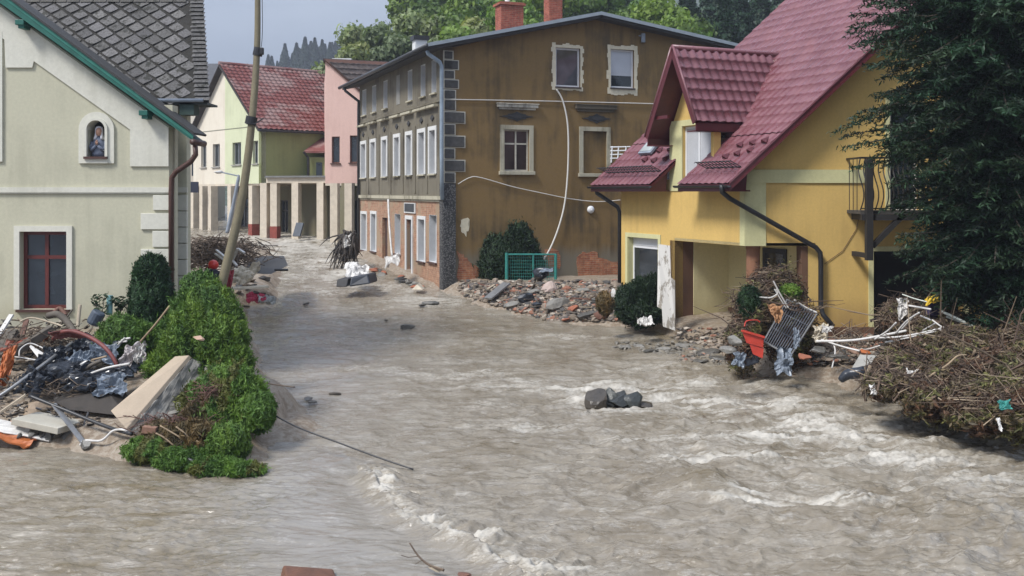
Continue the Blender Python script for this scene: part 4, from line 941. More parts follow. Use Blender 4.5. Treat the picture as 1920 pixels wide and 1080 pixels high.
    pipe(th, [zD(1353, 347, 26.55), zD(1354, 360, 26.6), zD(1368, 372, 26.75), zD(1530, 464, 26.86), zD(1538, 474, 26.86), zD(1539, 490, 26.86), zD(1539, 575, 26.86), zD(1543, 590, 26.8), zD(1562, 612, 26.6)], .068, BLACKM)
    D2 = 32.6
    pipe(th, [zD(1117, 350, 33.2), zD(1119, 362, 33.2), zD(1158, 388, 33.1), zD(1162, 398, 33.1), zD(1162, 530, 33.1)], .07, BLACKM)
    # snow guards
    def guard(ua, ub, va, nm='snow_guard'):
        m = MB(); n = int((ub-ua)/.16)
        base = rp(ua, va); U_ = ev; lift = Vector((0, 0, 1))
        a = rp(ua, va)+RN*.05; b = rp(ub, va)+RN*.05; top_ = (RN*.34-Vn*.12)
        m.tube([a, b], .018, 6); m.tube([a+top_, b+top_], .018, 6); m.tube([a+top_*.5, b+top_*.5], .011, 6)
        for k in range(n+1): q = a+(b-a)*k/n; m.tube([q, q+top_*1.1, q+top_*1.1-Vn*.05], .013, 5)
        m.build(nm, BLACKM, th)
    guard(.15, 1.75, .6); guard(4.0, 7.3, .55)
    for u_, v_ in ((.35, 1.15), (.8, 1.05), (1.2, .95), (.15, 1.5), (.6, 1.45), (1.1, 1.4), (4.3, 1.0), (4.9, .95), (5.5, 1.0), (4.6, 1.4), (5.2, 1.4), (5.9, 1.4)):
        q = rp(u_, v_)+RN*.05; MB().add([q, q+ev*.22, q+ev*.11+RN*.13, q+Vn*.25+ev*.11], [(0, 1, 2), (1, 3, 2), (3, 0, 2)]).build('snow_hook', RED, th)
    # skylight on the far low roof
    best = min(((abs((rp(u_, v_).x/rp(u_, v_).y)*F+960-1226)+abs(HZ-(rp(u_, v_).z-EYE)/rp(u_, v_).y*F-276), u_, v_) for u_ in np.arange(3.9, 6, .1) for v_ in np.arange(.8, 3, .1)))
    q = rp(best[1]-.35, best[2]-.3)+RN*.07; MB().prism([q, q+ev*.75, q+ev*.75+Vn*1.0, q+Vn*1.0], RN*.09).build('skylight', GREYM, th, .01)
    q = q+RN*.093+ev*.07+Vn*.08; MB().prism([q, q+ev*.61, q+ev*.61+Vn*.84, q+Vn*.84], RN*.01).build('skylight_pane', glassmat('sky_pane', (.2, .22, .22), .05), th)
    # dormer roof: two tiled slopes running in under the main roof
    zap = zm; rid0 = A.pt(um, zap, .7); Lr = 6.2
    for (uf, zf_, sgn, mt, nm) in ((rfu, rf[1], 1, RT, 'dormer_roof'), (lfu, lf[1], -1, RT, 'dormer_roof')):
        foot = A.pt(uf, zf_, .7); Vd = (rid0-foot); lv = Vd.length; Vd.normalize()
        p, f = tiles(foot, inn, Vd, Lr if sgn > 0 else 5.5, lv, .285, .36, .045, .035, 10); link_mesh(nm, p, f, mt, th)
        nn = inn.cross(Vd); nn = -nn if nn.z < 0 else nn
        e2 = inn*(Lr if sgn > 0 else 5.5); d_ = nn*-.012
        MB().prism([foot+d_, foot+e2+d_, rid0+e2+d_, rid0+d_], nn*-.07).build('dormer_boards', RED, th)
        MB().prism([foot+nn*.05, rid0+nn*.05, rid0-Vector((0, 0, .3)), foot-nn*.14], A.n*.035).build('dormer_verge', RED, th)
        MB().tube([foot+nn*.05+A.n*.03, rid0+nn*.06+A.n*.03], .035, 8).build('verge_roll', RT, th, sm=True)
        fb = foot-nn*.02-Vector((0, 0, .02)); wdir = (A.n*0+(-ev if sgn > 0 else ev))
        MB().prism([fb+inn*.02, fb+inn*3.2, fb+inn*3.2-Vector((0, 0, .24)), fb+inn*.02-Vector((0, 0, .24))], -wdir*.04).build('dormer_fascia', RED, th)
        MB().prism([fb-Vector((0, 0, .24)), fb+inn*3.0-Vector((0, 0, .24)), fb+inn*3.0-Vector((0, 0, .24))-wdir*.42, fb-Vector((0, 0, .24))-wdir*.42], (0, 0, .03)).build('dormer_soffit', RED, th)
    MB().tube([rid0+Vector((0, 0, .03))+A.n*.03, rid0+inn*Lr+Vector((0, 0, .03))], .075, 10).build('ridge_roll', RT, th, sm=True)
    mid_ = lambda t_, uf, zf_: A.pt(um+(uf-um)*t_, zm+(zf_-zm)*t_-.2, .62)
    MB().bar(mid_(.7, lfu, lf[1]), A.pt(um+(lfu-um)*.25, mid_(.7, lfu, lf[1]).z, .62), .08, .1).build('collar_beam', RED, th)
    # unseen dark block in the body so that nothing is hollow from the side
    MB().box((14, 31.5, 3.5), (7, 6, 6)).build('inner_block', DARKIN, th)
    ridge_p = rp(0, LVn)
    MB().prism([rp(0, LVn), rp(Ltot, LVn), rp(Ltot, LVn)+Vector((7, 0, -6)), rp(0, LVn)+Vector((7, 0, -6))], (0, 0, -.1)).build('roof', RT, th)
    # balcony and balcony door
    bw = B.window(th, *bd, PVC, GLASS, .12, .08, 1, (), None, None, (MP, .12, .03, 0), name='balcony_door')
    bl0 = P(1612, 398, 26.0); x0 = bl0.x; x1 = P(1770, 398, 26).x; zf = P(0, 398, 26).z; yb = 25.95
    bal = MB().box(((x0+x1)/2, (yb+27)/2, zf), (x1-x0, 27-yb, .09)).build('balcony', simple('balcony_slab', (.06, .055, .05), .7), th)
    m = MB(); zt_ = P(0, 296, 26).z
    m.bar((x0, yb, zt_), (x1, yb, zt_), .05, .05); m.bar((x0, yb, zt_), (x0, 27, zt_), .05, .05); m.bar((x0, yb, zf+.1), (x1, yb, zf+.1), .03, .03)
    for k in range(int((x1-x0)/.13)+1):
        x = x0+k*.13; pts = []
        for j in range(13): t_ = j/12; pts.append((x+.05*math.sin(t_*math.pi*2), yb-.13*math.sin(min(1, t_*1.35)*math.pi)*(t_ < .75), zf+.06+(zt_-zf-.06)*t_))
        m.tube(pts, .017, 5)
    for y_ in (26.2, 26.5, 26.8): m.tube([(x0, y_, zf), (x0, y_, zt_)], .011, 5)
    m.build('railing', BLACKM, bal)
    WD = simple('black_timber', (.02, .018, .017), .7, .4, 5, .4)
    m = MB(); xb = P(1628, 0, 25.9).x
    m.bar((xb, 25.85, P(0, 488, 25.85).z), (xb, 25.85, P(0, 298, 25.85).z), .17, .17); m.bar((xb+.1, 25.9, P(0, 462, 25.9).z), P(1694, 402, 25.9), .13, .13)
    m.bar((x0, 25.9, zf-.13), (x1, 25.9, zf-.13), .13, .16); m.bar((xb, 25.9, zf-.13), (xb, 27, zf-.13), .13, .16); m.bar((xb, 25.85, P(0, 480, 25.85).z), (xb, 27, P(0, 480, 25.85).z), .12, .12); m.build('balcony_timber', WD, bal)
    m = MB(); m.tube([B.pt(*B.uz(1612, 400), .02), B.pt(*B.uz(1605, 430), .02), B.pt(*B.uz(1580, 470), .02), B.pt(*B.uz(1545, 495), .02)], .008, 5); m.build('wire', RUSTM, th)
    return A, B
YA, YB = yellow_house()

# ------------------------------------------------------------ green gabled house with arcade, pink house
def far_houses():
    ARC = simple('arcade_concrete', (.56, .49, .39), .85, .2, 3, .3); REDB = simple('red_base_paint', (.22, .05, .035), .8, .3, 4)
    K = (-14.74, 58.0); dg = Vector((-.659, .752, 0)); ds = Vector((.752, .659, 0))
    th = thing('green_gabled_house', 'pale green and white house with steep red tiled roof above a column arcade', 'house', (K[0], K[1], 2.0))
    G_ = Wall(K, dg, -ds); Sd = Wall(K, ds, -dg)
    if G_.n.y > 0: G_.n = -G_.n
    if Sd.n.y > 0: Sd.n = -Sd.n
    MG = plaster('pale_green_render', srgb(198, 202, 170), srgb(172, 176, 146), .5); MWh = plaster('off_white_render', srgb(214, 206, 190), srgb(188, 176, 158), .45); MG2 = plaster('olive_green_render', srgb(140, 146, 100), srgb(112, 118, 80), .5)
    zb = 5.1; wdt = 9.6; um = 4.85; za_ = 12.5; ze = 8.4
    cl = []
    for (ua, za1, ub, zb1) in ((0, ze, um, za_), (um, za_, wdt, ze)):
        a = G_.pt(ua, za1); b = G_.pt(ub, zb1); v = b-a; cl.append((a, (Vector((0, 0, 1))-v*(v.z/v.length_squared)).normalized()))
    ws = [G_.rect(377, 272, 387, 314), G_.rect(399, 270, 412, 313), G_.rect(436, 267, 452, 309), G_.rect(474, 264, 484, 307)]
    G_.mesh(0, um, zb, 13, [w_ for w_ in ws if w_[2] < um+.2], .3, cl[:1]).build('wall', MG, th)
    G_.mesh(um, wdt, zb, 13, [w_ for w_ in ws if w_[0] > um], .3, cl[1:]).build('wall', MWh, th)
    for w_ in ws: G_.window(th, *w_, simple('grey_frame', (.25, .25, .24), .6), GLASS, .15, .06, 2, (), CONC)
    m = MB(); zz = G_.uz(425, 243)[1]; G_.plate(m, 0, zz, wdt, zz+.04, 0, .02); m.build('wall_joint', simple('joint', (.2, .2, .15), .9), th)
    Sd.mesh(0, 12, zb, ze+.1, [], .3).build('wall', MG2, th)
    RT2 = NT('weathered_red_tile'); ob = RT2.coord(); RT2.col(RT2.mix(RT2.mask(RT2.noise(.5, 6, .65, ob, (1, 1, 2.5)), .45, .62), RT2.ramp(RT2.noise(7, 4, .7, ob), (.3, (.13, .032, .028)), (.7, (.20, .065, .055))), (.24, .15, .135))); RT2.rough(.8); RT2 = RT2.m
    ev0 = Sd.pt(-.4, ze-.15, .45); rdg = G_.pt(um, za_+.08)+(-ds)*.4; foot = ev0; Vd = (rdg-foot); Vd = Vd-ds*Vd.dot(ds); lv = Vd.length
    p, f = tiles(foot, ds, Vd, 14, lv, .34, .36, .06, .05, 6, 2, .02); link_mesh('roof', p, f, RT2, th)
    nn = ds.cross(Vd); nn = -nn if nn.z < 0 else nn; nn.normalize()
    DB = simple('dark_verge', (.035, .028, .026), .8)
    MB().prism([foot-nn*.01, foot+ds*14-nn*.01, foot+Vd+ds*14-nn*.01, foot+Vd-nn*.01], nn*-.14).build('roof_boards', DB, th)
    r2 = G_.pt(wdt+.4, ze-.35)-ds*.4; rr_ = foot+Vd
    MB().prism([rr_, rr_+ds*14, r2+ds*14, r2], (0, 0, -.08)).build('roof', DB, th)
    MB().tube([rr_+Vector((0, 0, .04)), rr_+ds*14+Vector((0, 0, .04))], .12, 8).build('ridge', RT2, th)
    MB().tube([foot+Vector((0, 0, -.05)), foot+ds*13+Vector((0, 0, -.05))], .08, 8).build('gutter', BLACKM, th)
    # columns under the overhang and the set back ground floor
    gz = 1.7
    Gi = Wall(G_.pt(0, 0, -2.4), dg, -ds); Gi.n = G_.n
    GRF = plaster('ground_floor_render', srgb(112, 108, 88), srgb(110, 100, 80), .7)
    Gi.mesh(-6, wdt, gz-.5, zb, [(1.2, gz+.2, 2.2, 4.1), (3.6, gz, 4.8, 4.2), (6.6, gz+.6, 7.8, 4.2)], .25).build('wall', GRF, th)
    for r_ in ((1.2, gz+.2, 2.2, 4.1), (3.6, gz, 4.8, 4.2), (6.6, gz+.6, 7.8, 4.2)): Gi.window(th, *r_, simple('dark_frame', (.06, .05, .045), .6), GLASS, .12, .08, 2, (.7,))
    MB().prism([G_.pt(0, zb-.004), G_.pt(wdt, zb-.004), G_.pt(wdt, zb-.004, -2.6), G_.pt(0, zb-.004, -2.6)], (0, 0, -.12)).build('arcade_ceiling', ARC, th)
    MB().prism([Sd.pt(0, zb-.008), Sd.pt(10, zb-.008), Sd.pt(10, zb-.008, -2.6), Sd.pt(0, zb-.008, -2.6)], (0, 0, -.12)).build('arcade_ceiling', ARC, th)
    def column(par, px, D, w_, zt_, red=True, dirv=dg):
        x = P(px, 0, D).x; z0 = tz(x, D)-.6; M = Matrix(((dirv.x, -dirv.y, 0), (dirv.y, dirv.x, 0), (0, 0, 1)))
        c = MB().box((x, D, (zt_+z0)/2), (w_, w_, zt_-z0), M).build('column', ARC, par)
        if red: MB().box((x, D, z0+.9), (w_+.03, w_+.03, 1.9), M).build('painted_base', REDB, c)
        return c
    for px, D, red in ((366, 64.2, 0), (383, 63.3, 0), (399, 62.4, 0), (436, 60.8, 0), (476, 58.9, 1)): column(th, px, D, .46, zb-.12, red)
    # single storey arcade with flat roof between the houses
    ar = thing('arcade', 'flat roofed concrete arcade on square columns between the green and pink houses', 'arcade', (-11, 58, 2))
    a = P(499, 0, 57.2); b = P(612, 0, 56.2); zt_ = P(0, 333, 57).z; z1 = P(0, 343, 57).z; dv = Vector((b.x-a.x, b.y-a.y, 0)).normalized(); dn_ = Vector((-dv.y, dv.x, 0))
    MB().prism([Vector((a.x, a.y, z1)), Vector((b.x, b.y, z1)), Vector((b.x, b.y, zt_)), Vector((a.x, a.y, zt_))], dn_*.35).build('beam', ARC, ar)
    MB().prism([Vector((a.x, a.y, zt_+.003))-dn_*.15, Vector((b.x, b.y, zt_+.003))-dn_*.15, Vector((b.x, b.y, zt_+.003))+dn_*4.5, Vector((a.x, a.y, zt_+.003))+dn_*4.5], (0, 0, .1)).build('roof', simple('roof_grey', (.17, .17, .165), .8), ar)
    for px, D, red in ((497, 57.5, 0), (516, 57.3, 1), (556, 56.9, 0), (603, 56.5, 0)): column(ar, px, D, .42, z1, red, dv)
    for px, D in ((574, 60.4),): column(ar, px, D, .4, z1, 0, dv)
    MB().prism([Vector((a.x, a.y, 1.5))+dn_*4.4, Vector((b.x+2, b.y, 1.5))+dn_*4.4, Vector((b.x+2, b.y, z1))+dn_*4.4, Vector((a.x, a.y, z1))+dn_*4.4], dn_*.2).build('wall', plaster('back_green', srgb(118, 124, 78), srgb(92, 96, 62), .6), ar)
    BWl = Wall((a.x, a.y), dv, -dn_)
    if BWl.n.y > 0: BWl.n = -BWl.n
    for u0, u1 in ((.3, 1.3), (1.5, 2.4), (2.55, 3.3)): BWl.plate(MB(), u0, 1.8, u1, 4.0, -4.38, -4.3).build('opening', DARKIN, ar)  # near-black plates on the wall; the doorways' dark is painted in their colour
    MB().prism([BWl.pt(0, z1-.005, -.36), BWl.pt(3.5, z1-.005, -.36), BWl.pt(3.5, z1-.005, -4.4), BWl.pt(0, z1-.005, -4.4)], (0, 0, -.05)).build('ceiling', ARC, ar)
    # small rounded green annex with red roof
    an = thing('green_annex', 'small green annex with low red roof between the two far houses', 'house', (P(598, 0, 59).x, 59.5, 2))
    x = P(597, 0, 59.5).x
    MB().box((x+.4, 61, 4), (1.9, 3, 5.4)).build('wall', MG2, an)
    MB().box((x+.05, 59.47, P(0, 317, 59.5).z), (.35, .06, .8)).build('window', GLASS, an)
    zz = P(0, 283, 59).z
    MB().prism([(x-.8, 59.1, zz), (x+1.7, 59.1, zz), (x+1.7, 62, zz+1.6), (x+.6, 62, zz+1.6)], (0, 0, -.12)).build('roof', RT2, an)
    MB().tube([(x-.8, 59.1, zz-.05), (x-.55, 59.2, zz-.4), (x-.55, 59.3, 1.6)], .08, 8).build('downpipe', BLACKM, an)
    # ---- pink house
    pk = thing('pink_house', 'narrow pink house with dark brown tiled roof beside the brown house', 'house', (-10, 56, 2))
    dp = Vector((.985, -.17, 0)).normalized(); PW = Wall((P(610, 0, 56).x, 56), dp, (0, -1))
    MPk = plaster('pink_render', srgb(206, 174, 163), srgb(182, 148, 138), .4)
    q = [PW.uz(*a_) for a_ in ((611, 113), (700, 192))]; zbt = PW.uz(640, 344)[1]
    a_ = PW.pt(*q[0]); b_ = PW.pt(*q[1]); v = b_-a_; nn = (Vector((0, 0, 1))-v*(v.z/v.length_squared)).normalized()
    ws = [PW.rect(622, 256, 637, 306), PW.rect(656, 254, 670, 305)]
    PW.mesh(0, 2.9, zbt, q[0][1]+.1, ws, .3, [(a_, nn)]).build('wall', MPk, pk)
    for w_ in ws: PW.window(pk, *w_, simple('brown_frame', (.12, .05, .03), .6), GLASS, .12, .06, 1, (), RUSTM)
    lw = Wall((P(610, 0, 56).x, 56), (-.2, 1), (-1, 0)); lw.mesh(0, 6, zbt, q[0][1]-.6, [], .3).build('wall', MPk, pk)
    RB = NT('brown_tile'); RB.col(RB.ramp(RB.noise(5, 5, .7), (.3, (.05, .038, .034)), (.7, (.13, .10, .09)))); RB.rough(.7); RB = RB.m
    rid = Vector((.93, .366, 0)).normalized(); ft = b_+PW.n*.25; Vd = (a_-b_); Vd = Vd-rid*Vd.dot(rid)
    ap = a_+PW.n*.25+Vector((0, 0, .05)); ft = ap-Vd
    rk_ = a_-b_; sh_ = rk_.dot(rid)/Vd.length; ft = ap-rk_; p, f = tiles(ft, rid, Vd, 10, Vd.length, .32, .36, .06, .05, 6, 4, .02); vv = (p-np.array(ft)).dot(np.array(Vd.normalized())); p = p+np.outer(vv*sh_, np.array(rid)); link_mesh('roof', p, f, RB, pk)
    n3 = rid.cross(Vd).normalized(); n3 = -n3 if n3.z < 0 else n3
    MB().prism([ft-n3*.01, ft+rid*10-n3*.01, ap+rid*10-n3*.01, ap-n3*.01], n3*-.12).build('roof_boards', simple('rust_verge', (.10, .045, .03), .8), pk)
    MB().prism([ap+Vector((-.08, 0, .03)), ap+rid*10+Vector((0, 0, .03)), ap+rid*10+Vector((-2, 3, -1.2)), ap+Vector((-.1, 3, -.9))], (0, 0, -.1)).build('roof', RB, pk)
    for px, D in ((628, 54.8), (655, 54.2)): column(pk, px, D, .42, zbt, 0, dp)
    MB().prism([PW.pt(0, zbt-.004), PW.pt(2.9, zbt-.004), PW.pt(2.9, zbt-.004, -4), PW.pt(0, zbt-.004, -4)], (0, 0, -.12)).build('arcade_ceiling', ARC, pk)
    PW.plate(MB(), 0, 1.5, 3.2, zbt-.13, -4.2, -4).build('wall', MG, pk)
    for u0, u1 in ((.3, 1.1), (1.7, 2.4)): PW.plate(MB(), u0, 1.8, u1, 4.1, -3.98, -3.9).build('opening', DARKIN, pk)  # flat plates, the dark inside the doorways put into their colour
    # cream block and dark roof glimpsed at the left, between slate roof and green house
    cb = thing('cream_block', 'pale cream building glimpsed between the slate roof and the green house', 'house', (P(370, 0, 70).x, 72, 2))
    x0 = P(330, 0, 70).x; x1 = P(376, 0, 70).x; zt2 = P(0, 190, 70).z
    MB().box(((x0+x1)/2-2, 73, zt2/2+1), (x1-x0+4, 6, zt2-1)).build('wall', MWh, cb)
    MB().prism([(x0-6, 69.6, zt2+.5), (x1+2.3, 69.6, zt2+.5), (x1+2.3, 74, zt2+3.2), (x0-6, 74, zt2+3.2)], (0, 0, -.15)).build('roof', simple('dark_far_roof', (.07, .07, .075), .7), cb)
    MB().box((P(366, 0, 69.8).x, 69.85, P(0, 310, 69.8).z), (.5, .1, 1.5)).build('window', GLASS, cb)
    sg = tag(MB().box((P(363, 0, 62).x, 62, P(0, 351, 62).z), (.62, .08, .68)).build('hanging_sign', simple('dark_sign', (.02, .022, .04), .5), None), 'small dark square sign hanging by the first arcade column', 'sign')
    pc = MB().box((P(632, 0, 60).x, 62, P(0, 118, 60).z), (1.2, .8, 1.0)); tag(pc.build('roof_chimney', WHITEP, None), 'small white chimney behind the ridge of the pink house', 'chimney')
far_houses()

# ------------------------------------------------------------ plants
def leaf_mesh(name, m, parent, pos, nrm, size, elong, seed, tint, axis=None, core=None):
    """many small leaf faces; pos (n,3), nrm (n,3) rough facing, size (n,), tint (n,3)"""
    rg = np.random.RandomState(seed); n = len(pos)
    r = rg.normal(size=(n, 3)); ax = (axis if axis is not None else rg.normal(size=(n, 3))+np.array([0, 0, .4]))
    nr = nrm+r*.55; nr /= np.linalg.norm(nr, axis=1)[:, None]+1e-9
    a = ax-nr*(ax*nr).sum(1)[:, None]; a /= np.linalg.norm(a, axis=1)[:, None]+1e-9; b = np.cross(nr, a)
    L_ = (size*elong)[:, None]; W = size[:, None]
    p = np.stack([pos-a*L_*.5, pos+b*W*.42+nr*W*.12, pos+a*L_*.5, pos-b*W*.42+nr*W*.12], 1).reshape(-1, 3)
    fa = np.arange(4*n).reshape(n, 4)
    tt = np.repeat(np.concatenate([tint, np.ones((n, 1))], 1), 4, 0)
    if core is not None: 
        cv, cf = core; k = len(p); p = np.concatenate([p, cv]); 
        cf4 = np.array([list(f)+[f[-1]] if len(f) == 3 else list(f) for f in cf])+k
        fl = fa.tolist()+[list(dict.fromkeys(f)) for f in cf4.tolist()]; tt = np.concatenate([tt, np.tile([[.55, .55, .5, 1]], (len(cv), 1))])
        return link_mesh(name, p, fl, m, parent, auto=False, tint=tt)
    return link_mesh(name, p, fa, m, parent, auto=False, tint=tt)
def blob_pts(c, r, n, seed, shell=.75, lump=.18, fr=3.):
    rg = np.random.RandomState(seed); d = rg.normal(size=(n, 3)); d /= np.linalg.norm(d, axis=1)[:, None]
    q = shell+(1-shell)*rg.rand(n); q = np.where(rg.rand(n) < .14, q+.16*rg.rand(n)**2*1.3, q)
    l = 1+lump*fbm(d[:, 0]*fr+d[:, 2]*fr*.7+seed, d[:, 1]*fr-d[:, 2]*fr, 3, seed)*2+.10*pnoise(d[:, 0]*9+d[:, 2]*5, d[:, 1]*9-d[:, 2]*8, seed+3)
    p = np.array(c)+d*np.array(r)*(q*l)[:, None]; return p, d, l
def core_mesh(c, r, seed, k=.72, lump=.18, fr=3.):
    bm = bmesh.new(); bmesh.ops.create_icosphere(bm, subdivisions=3, radius=1); d = np.array([v.co for v in bm.verts]); f = [[v.index for v in q.verts] for q in bm.faces]; bm.free()
    l = 1+lump*fbm(d[:, 0]*fr+d[:, 2]*fr*.7+seed, d[:, 1]*fr-d[:, 2]*fr, 3, seed)*2
    return np.array(c)+d*np.array(r)*(k*l)[:, None], f
def shrub(name, label, cat, m, blobs, n, size, seed, elong=2.6, group=None, fresh=.5, brown=0, stem=True, lump=.2, fr=3., base=None, up=.6):
    b0 = blobs[0][0]; zb = min(b[0][2]-b[1][2] for b in blobs); th = thing(name, label, cat, (b0[0], b0[1], zb), group)
    P_, N_, T_ = [], [], []; cv, cf = [], []; w_ = [b[1][0]*b[1][2] for b in blobs]; k = 0; rg = np.random.RandomState(seed)
    for i, (c, r) in enumerate(blobs):
        m_ = int(2.6*n*w_[i]/sum(w_)); p, d, l = blob_pts(c, r, m_, seed+i*7, .72, lump, fr); P_.append(p); N_.append(d)
        cl = fbm(p[:, 0]*3.2+p[:, 2]*2, p[:, 1]*3.2-p[:, 2]*2.6, 3, seed+40)
        g = .75+.5*rg.rand(m_)+.75*cl+.25*(l-1)*3; g = np.clip(g, .3, 1.7); y_ = np.clip(fresh*(.5+cl*1.5)+.25*rg.rand(m_), 0, 1)
        t_ = np.stack([g*(.75+.65*y_), g*(.9+.25*y_), g*(.8-.2*y_)], 1)
        if brown:
            mk = (fbm(p[:, 0]*2.2+seed, p[:, 2]*2.2, 3, seed+9)+brown*.5-.25 > .0)[:, None]; t_ = np.where(mk, g[:, None]*np.array([[1.25, .72, .8]]), t_)
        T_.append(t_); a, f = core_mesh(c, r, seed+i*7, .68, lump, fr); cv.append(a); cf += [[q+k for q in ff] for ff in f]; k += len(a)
    P_ = np.concatenate(P_); N_ = np.concatenate(N_); T_ = np.concatenate(T_)
    sz = size*.5*(.6+.8*rg.rand(len(P_))); ax = N_*.7+np.array([0, 0, up])+rg.normal(size=N_.shape)*.45
    leaf_mesh('foliage', m, th, P_, N_*.4+rg.normal(size=N_.shape)*.6, sz, elong*1.5, seed, T_, ax, (np.concatenate(cv), cf))
    if stem:
        q = Vector(b0); MB().tube([q-Vector((0, 0, blobs[0][1][2]*1.05)), q], [.07, .04], 8).build('trunk', BARK, th, sm=True)
    return th
BARK = simple('bark', (.06, .045, .033), .9, .4, 8, .8, 60)
THUJA = foliage('thuja_green', (.078, .145, .032), trans=.15)
THUJA_D = foliage('dark_thuja', (.018, .048, .018), trans=.1)
YEW = foliage('dark_shrub_green', (.016, .032, .014), trans=.1)
DRIED = foliage('dried_brush', (.105, .075, .045), trans=.05)
WILLOW = foliage('willow_green', (.17, .22, .11), trans=.3); BROAD = foliage('broadleaf_green', (.095, .17, .04), trans=.3); DKBROAD = foliage('deep_green', (.03, .07, .022), trans=.2)
FIR = foliage('spruce_green', (.015, .042, .017), trans=.08); HAZY = foliage('far_conifer', (.012, .03, .016), trans=.05)

def e(px0, py0, px1, py1, D, dy=None, k=1.):
    """ellipsoid filling that frame rectangle at distance D"""
    a = P(px0, py0, D); b = P(px1, py1, D); c = (a+b)/2; rx = abs(b.x-a.x)/2; rz = abs(a.z-b.z)/2
    return (tuple(c), (rx*.93*k, (dy or rx)*.93, rz*.93))
shrub('thuja_column', 'tall dark green conical thuja against the cream house corner', 'shrub', THUJA_D, [e(240, 500, 328, 640, 22.0), e(250, 474, 318, 560, 22.0), e(248, 580, 330, 680, 21.9)], 30000, .055, 3, fresh=.15, lump=.14, fr=4)
shrub('round_bush', 'low round light green bush in front of the dark conical thuja', 'shrub', THUJA, [e(184, 588, 270, 668, 20.6), e(200, 600, 300, 690, 20.8)], 15000, .05, 5, fresh=.3, fr=3)
GH = 'thujas in the battered hedge row'
shrub('thuja', 'farthest dark green hedge thuja, beside the foot of the leaning pole', 'shrub', THUJA, [e(335, 505, 412, 600, 21.6), e(310, 545, 400, 680, 21.3), e(285, 590, 370, 700, 21.0)], 18000, .055, 11, group=GH, fresh=.15)
shrub('thuja', 'largest bright green hedge thuja with a brick shard lying on it', 'shrub', THUJA, [e(345, 528, 445, 640, 20.4), e(318, 560, 440, 690, 20.0, .9), e(300, 600, 420, 700, 19.6, .7), e(365, 590, 466, 690, 19.5, .8), e(270, 650, 380, 720, 19.4, .6), e(385, 560, 458, 650, 20.0, .6), e(390, 640, 474, 720, 19.1, .5), e(340, 660, 420, 725, 19.2, .5)], 62000, .055, 17, group=GH, fresh=.75, lump=.16)
shrub('thuja', 'hedge thuja with brown patches, in front of the largest bright one', 'shrub', THUJA, [e(372, 676, 478, 770, 18.5), e(405, 695, 498, 800, 18.2, .6), e(335, 712, 430, 800, 18.3), e(360, 740, 480, 820, 17.9, .6), e(390, 668, 470, 720, 18.9, .6)], 32000, .052, 23, group=GH, fresh=.55, brown=.28, lump=.22)
shrub('thuja', 'small hedge thuja nearest the open water, right of the brown patched one', 'shrub', THUJA, [e(445, 728, 515, 805, 17.9, .45), e(462, 750, 514, 812, 17.7, .4)], 13000, .05, 29, group=GH, fresh=.35, lump=.2)
shrub('thuja', 'nearest round hedge thuja standing at the lower waterline', 'shrub', THUJA, [e(388, 792, 470, 872, 16.9, .4)], 15000, .048, 31, group=GH, fresh=.6, lump=.2)
shrub('flattened_thuja', 'uprooted thuja lying flat along the waterline under brown twigs', 'shrub', THUJA, [e(235, 818, 330, 866, 16.9, .4), e(290, 836, 400, 884, 16.6, .4), e(350, 858, 450, 892, 16.3, .35), e(400, 868, 500, 893, 16.2, .3)], 28000, .05, 37, fresh=.3, brown=.2, stem=False, lump=.25, up=-.1)
shrub('dead_brush', 'tangle of brown dead twigs and wilted green on the concrete slab side of the hedge', 'brush', DRIED, [e(262, 792, 350, 850, 17.2, .4), e(320, 790, 420, 862, 17.1, .5), e(345, 745, 420, 810, 17.9, .5)], 24000, .05, 41, fresh=.5, stem=False, lump=.3, elong=4)
# shrubs at the brown and yellow houses
def bushy(name, label, D, rects, n, m, seed, size=.09, fresh=.1, elong=2.6, lump=.3):
    return shrub(name, label, 'shrub', m, [e(*r_, D) for r_ in rects], n, size, seed, fresh=fresh, lump=lump, elong=elong, fr=4)
bushy('dark_bush', 'dark green bush against the brown gable wall behind the teal fence', 37.4, [(900, 440, 960, 548), (940, 420, 1008, 530), (905, 455, 1010, 545), (990, 470, 1020, 540)], 34000, YEW, 51, .10)
bushy('dark_bush', 'dark clipped bush below the door of the yellow house', 29.5, [(1152, 535, 1195, 605), (1180, 520, 1225, 600), (1205, 515, 1242, 600), (1160, 560, 1245, 612), (1165, 530, 1210, 580)], 26000, YEW, 57, .07)
bushy('uprooted_bush', 'small olive green bush torn loose on the rubble left of the yellow house', 28.5, [(1118, 548, 1150, 590)], 5000, DRIED, 58, .06, .6)

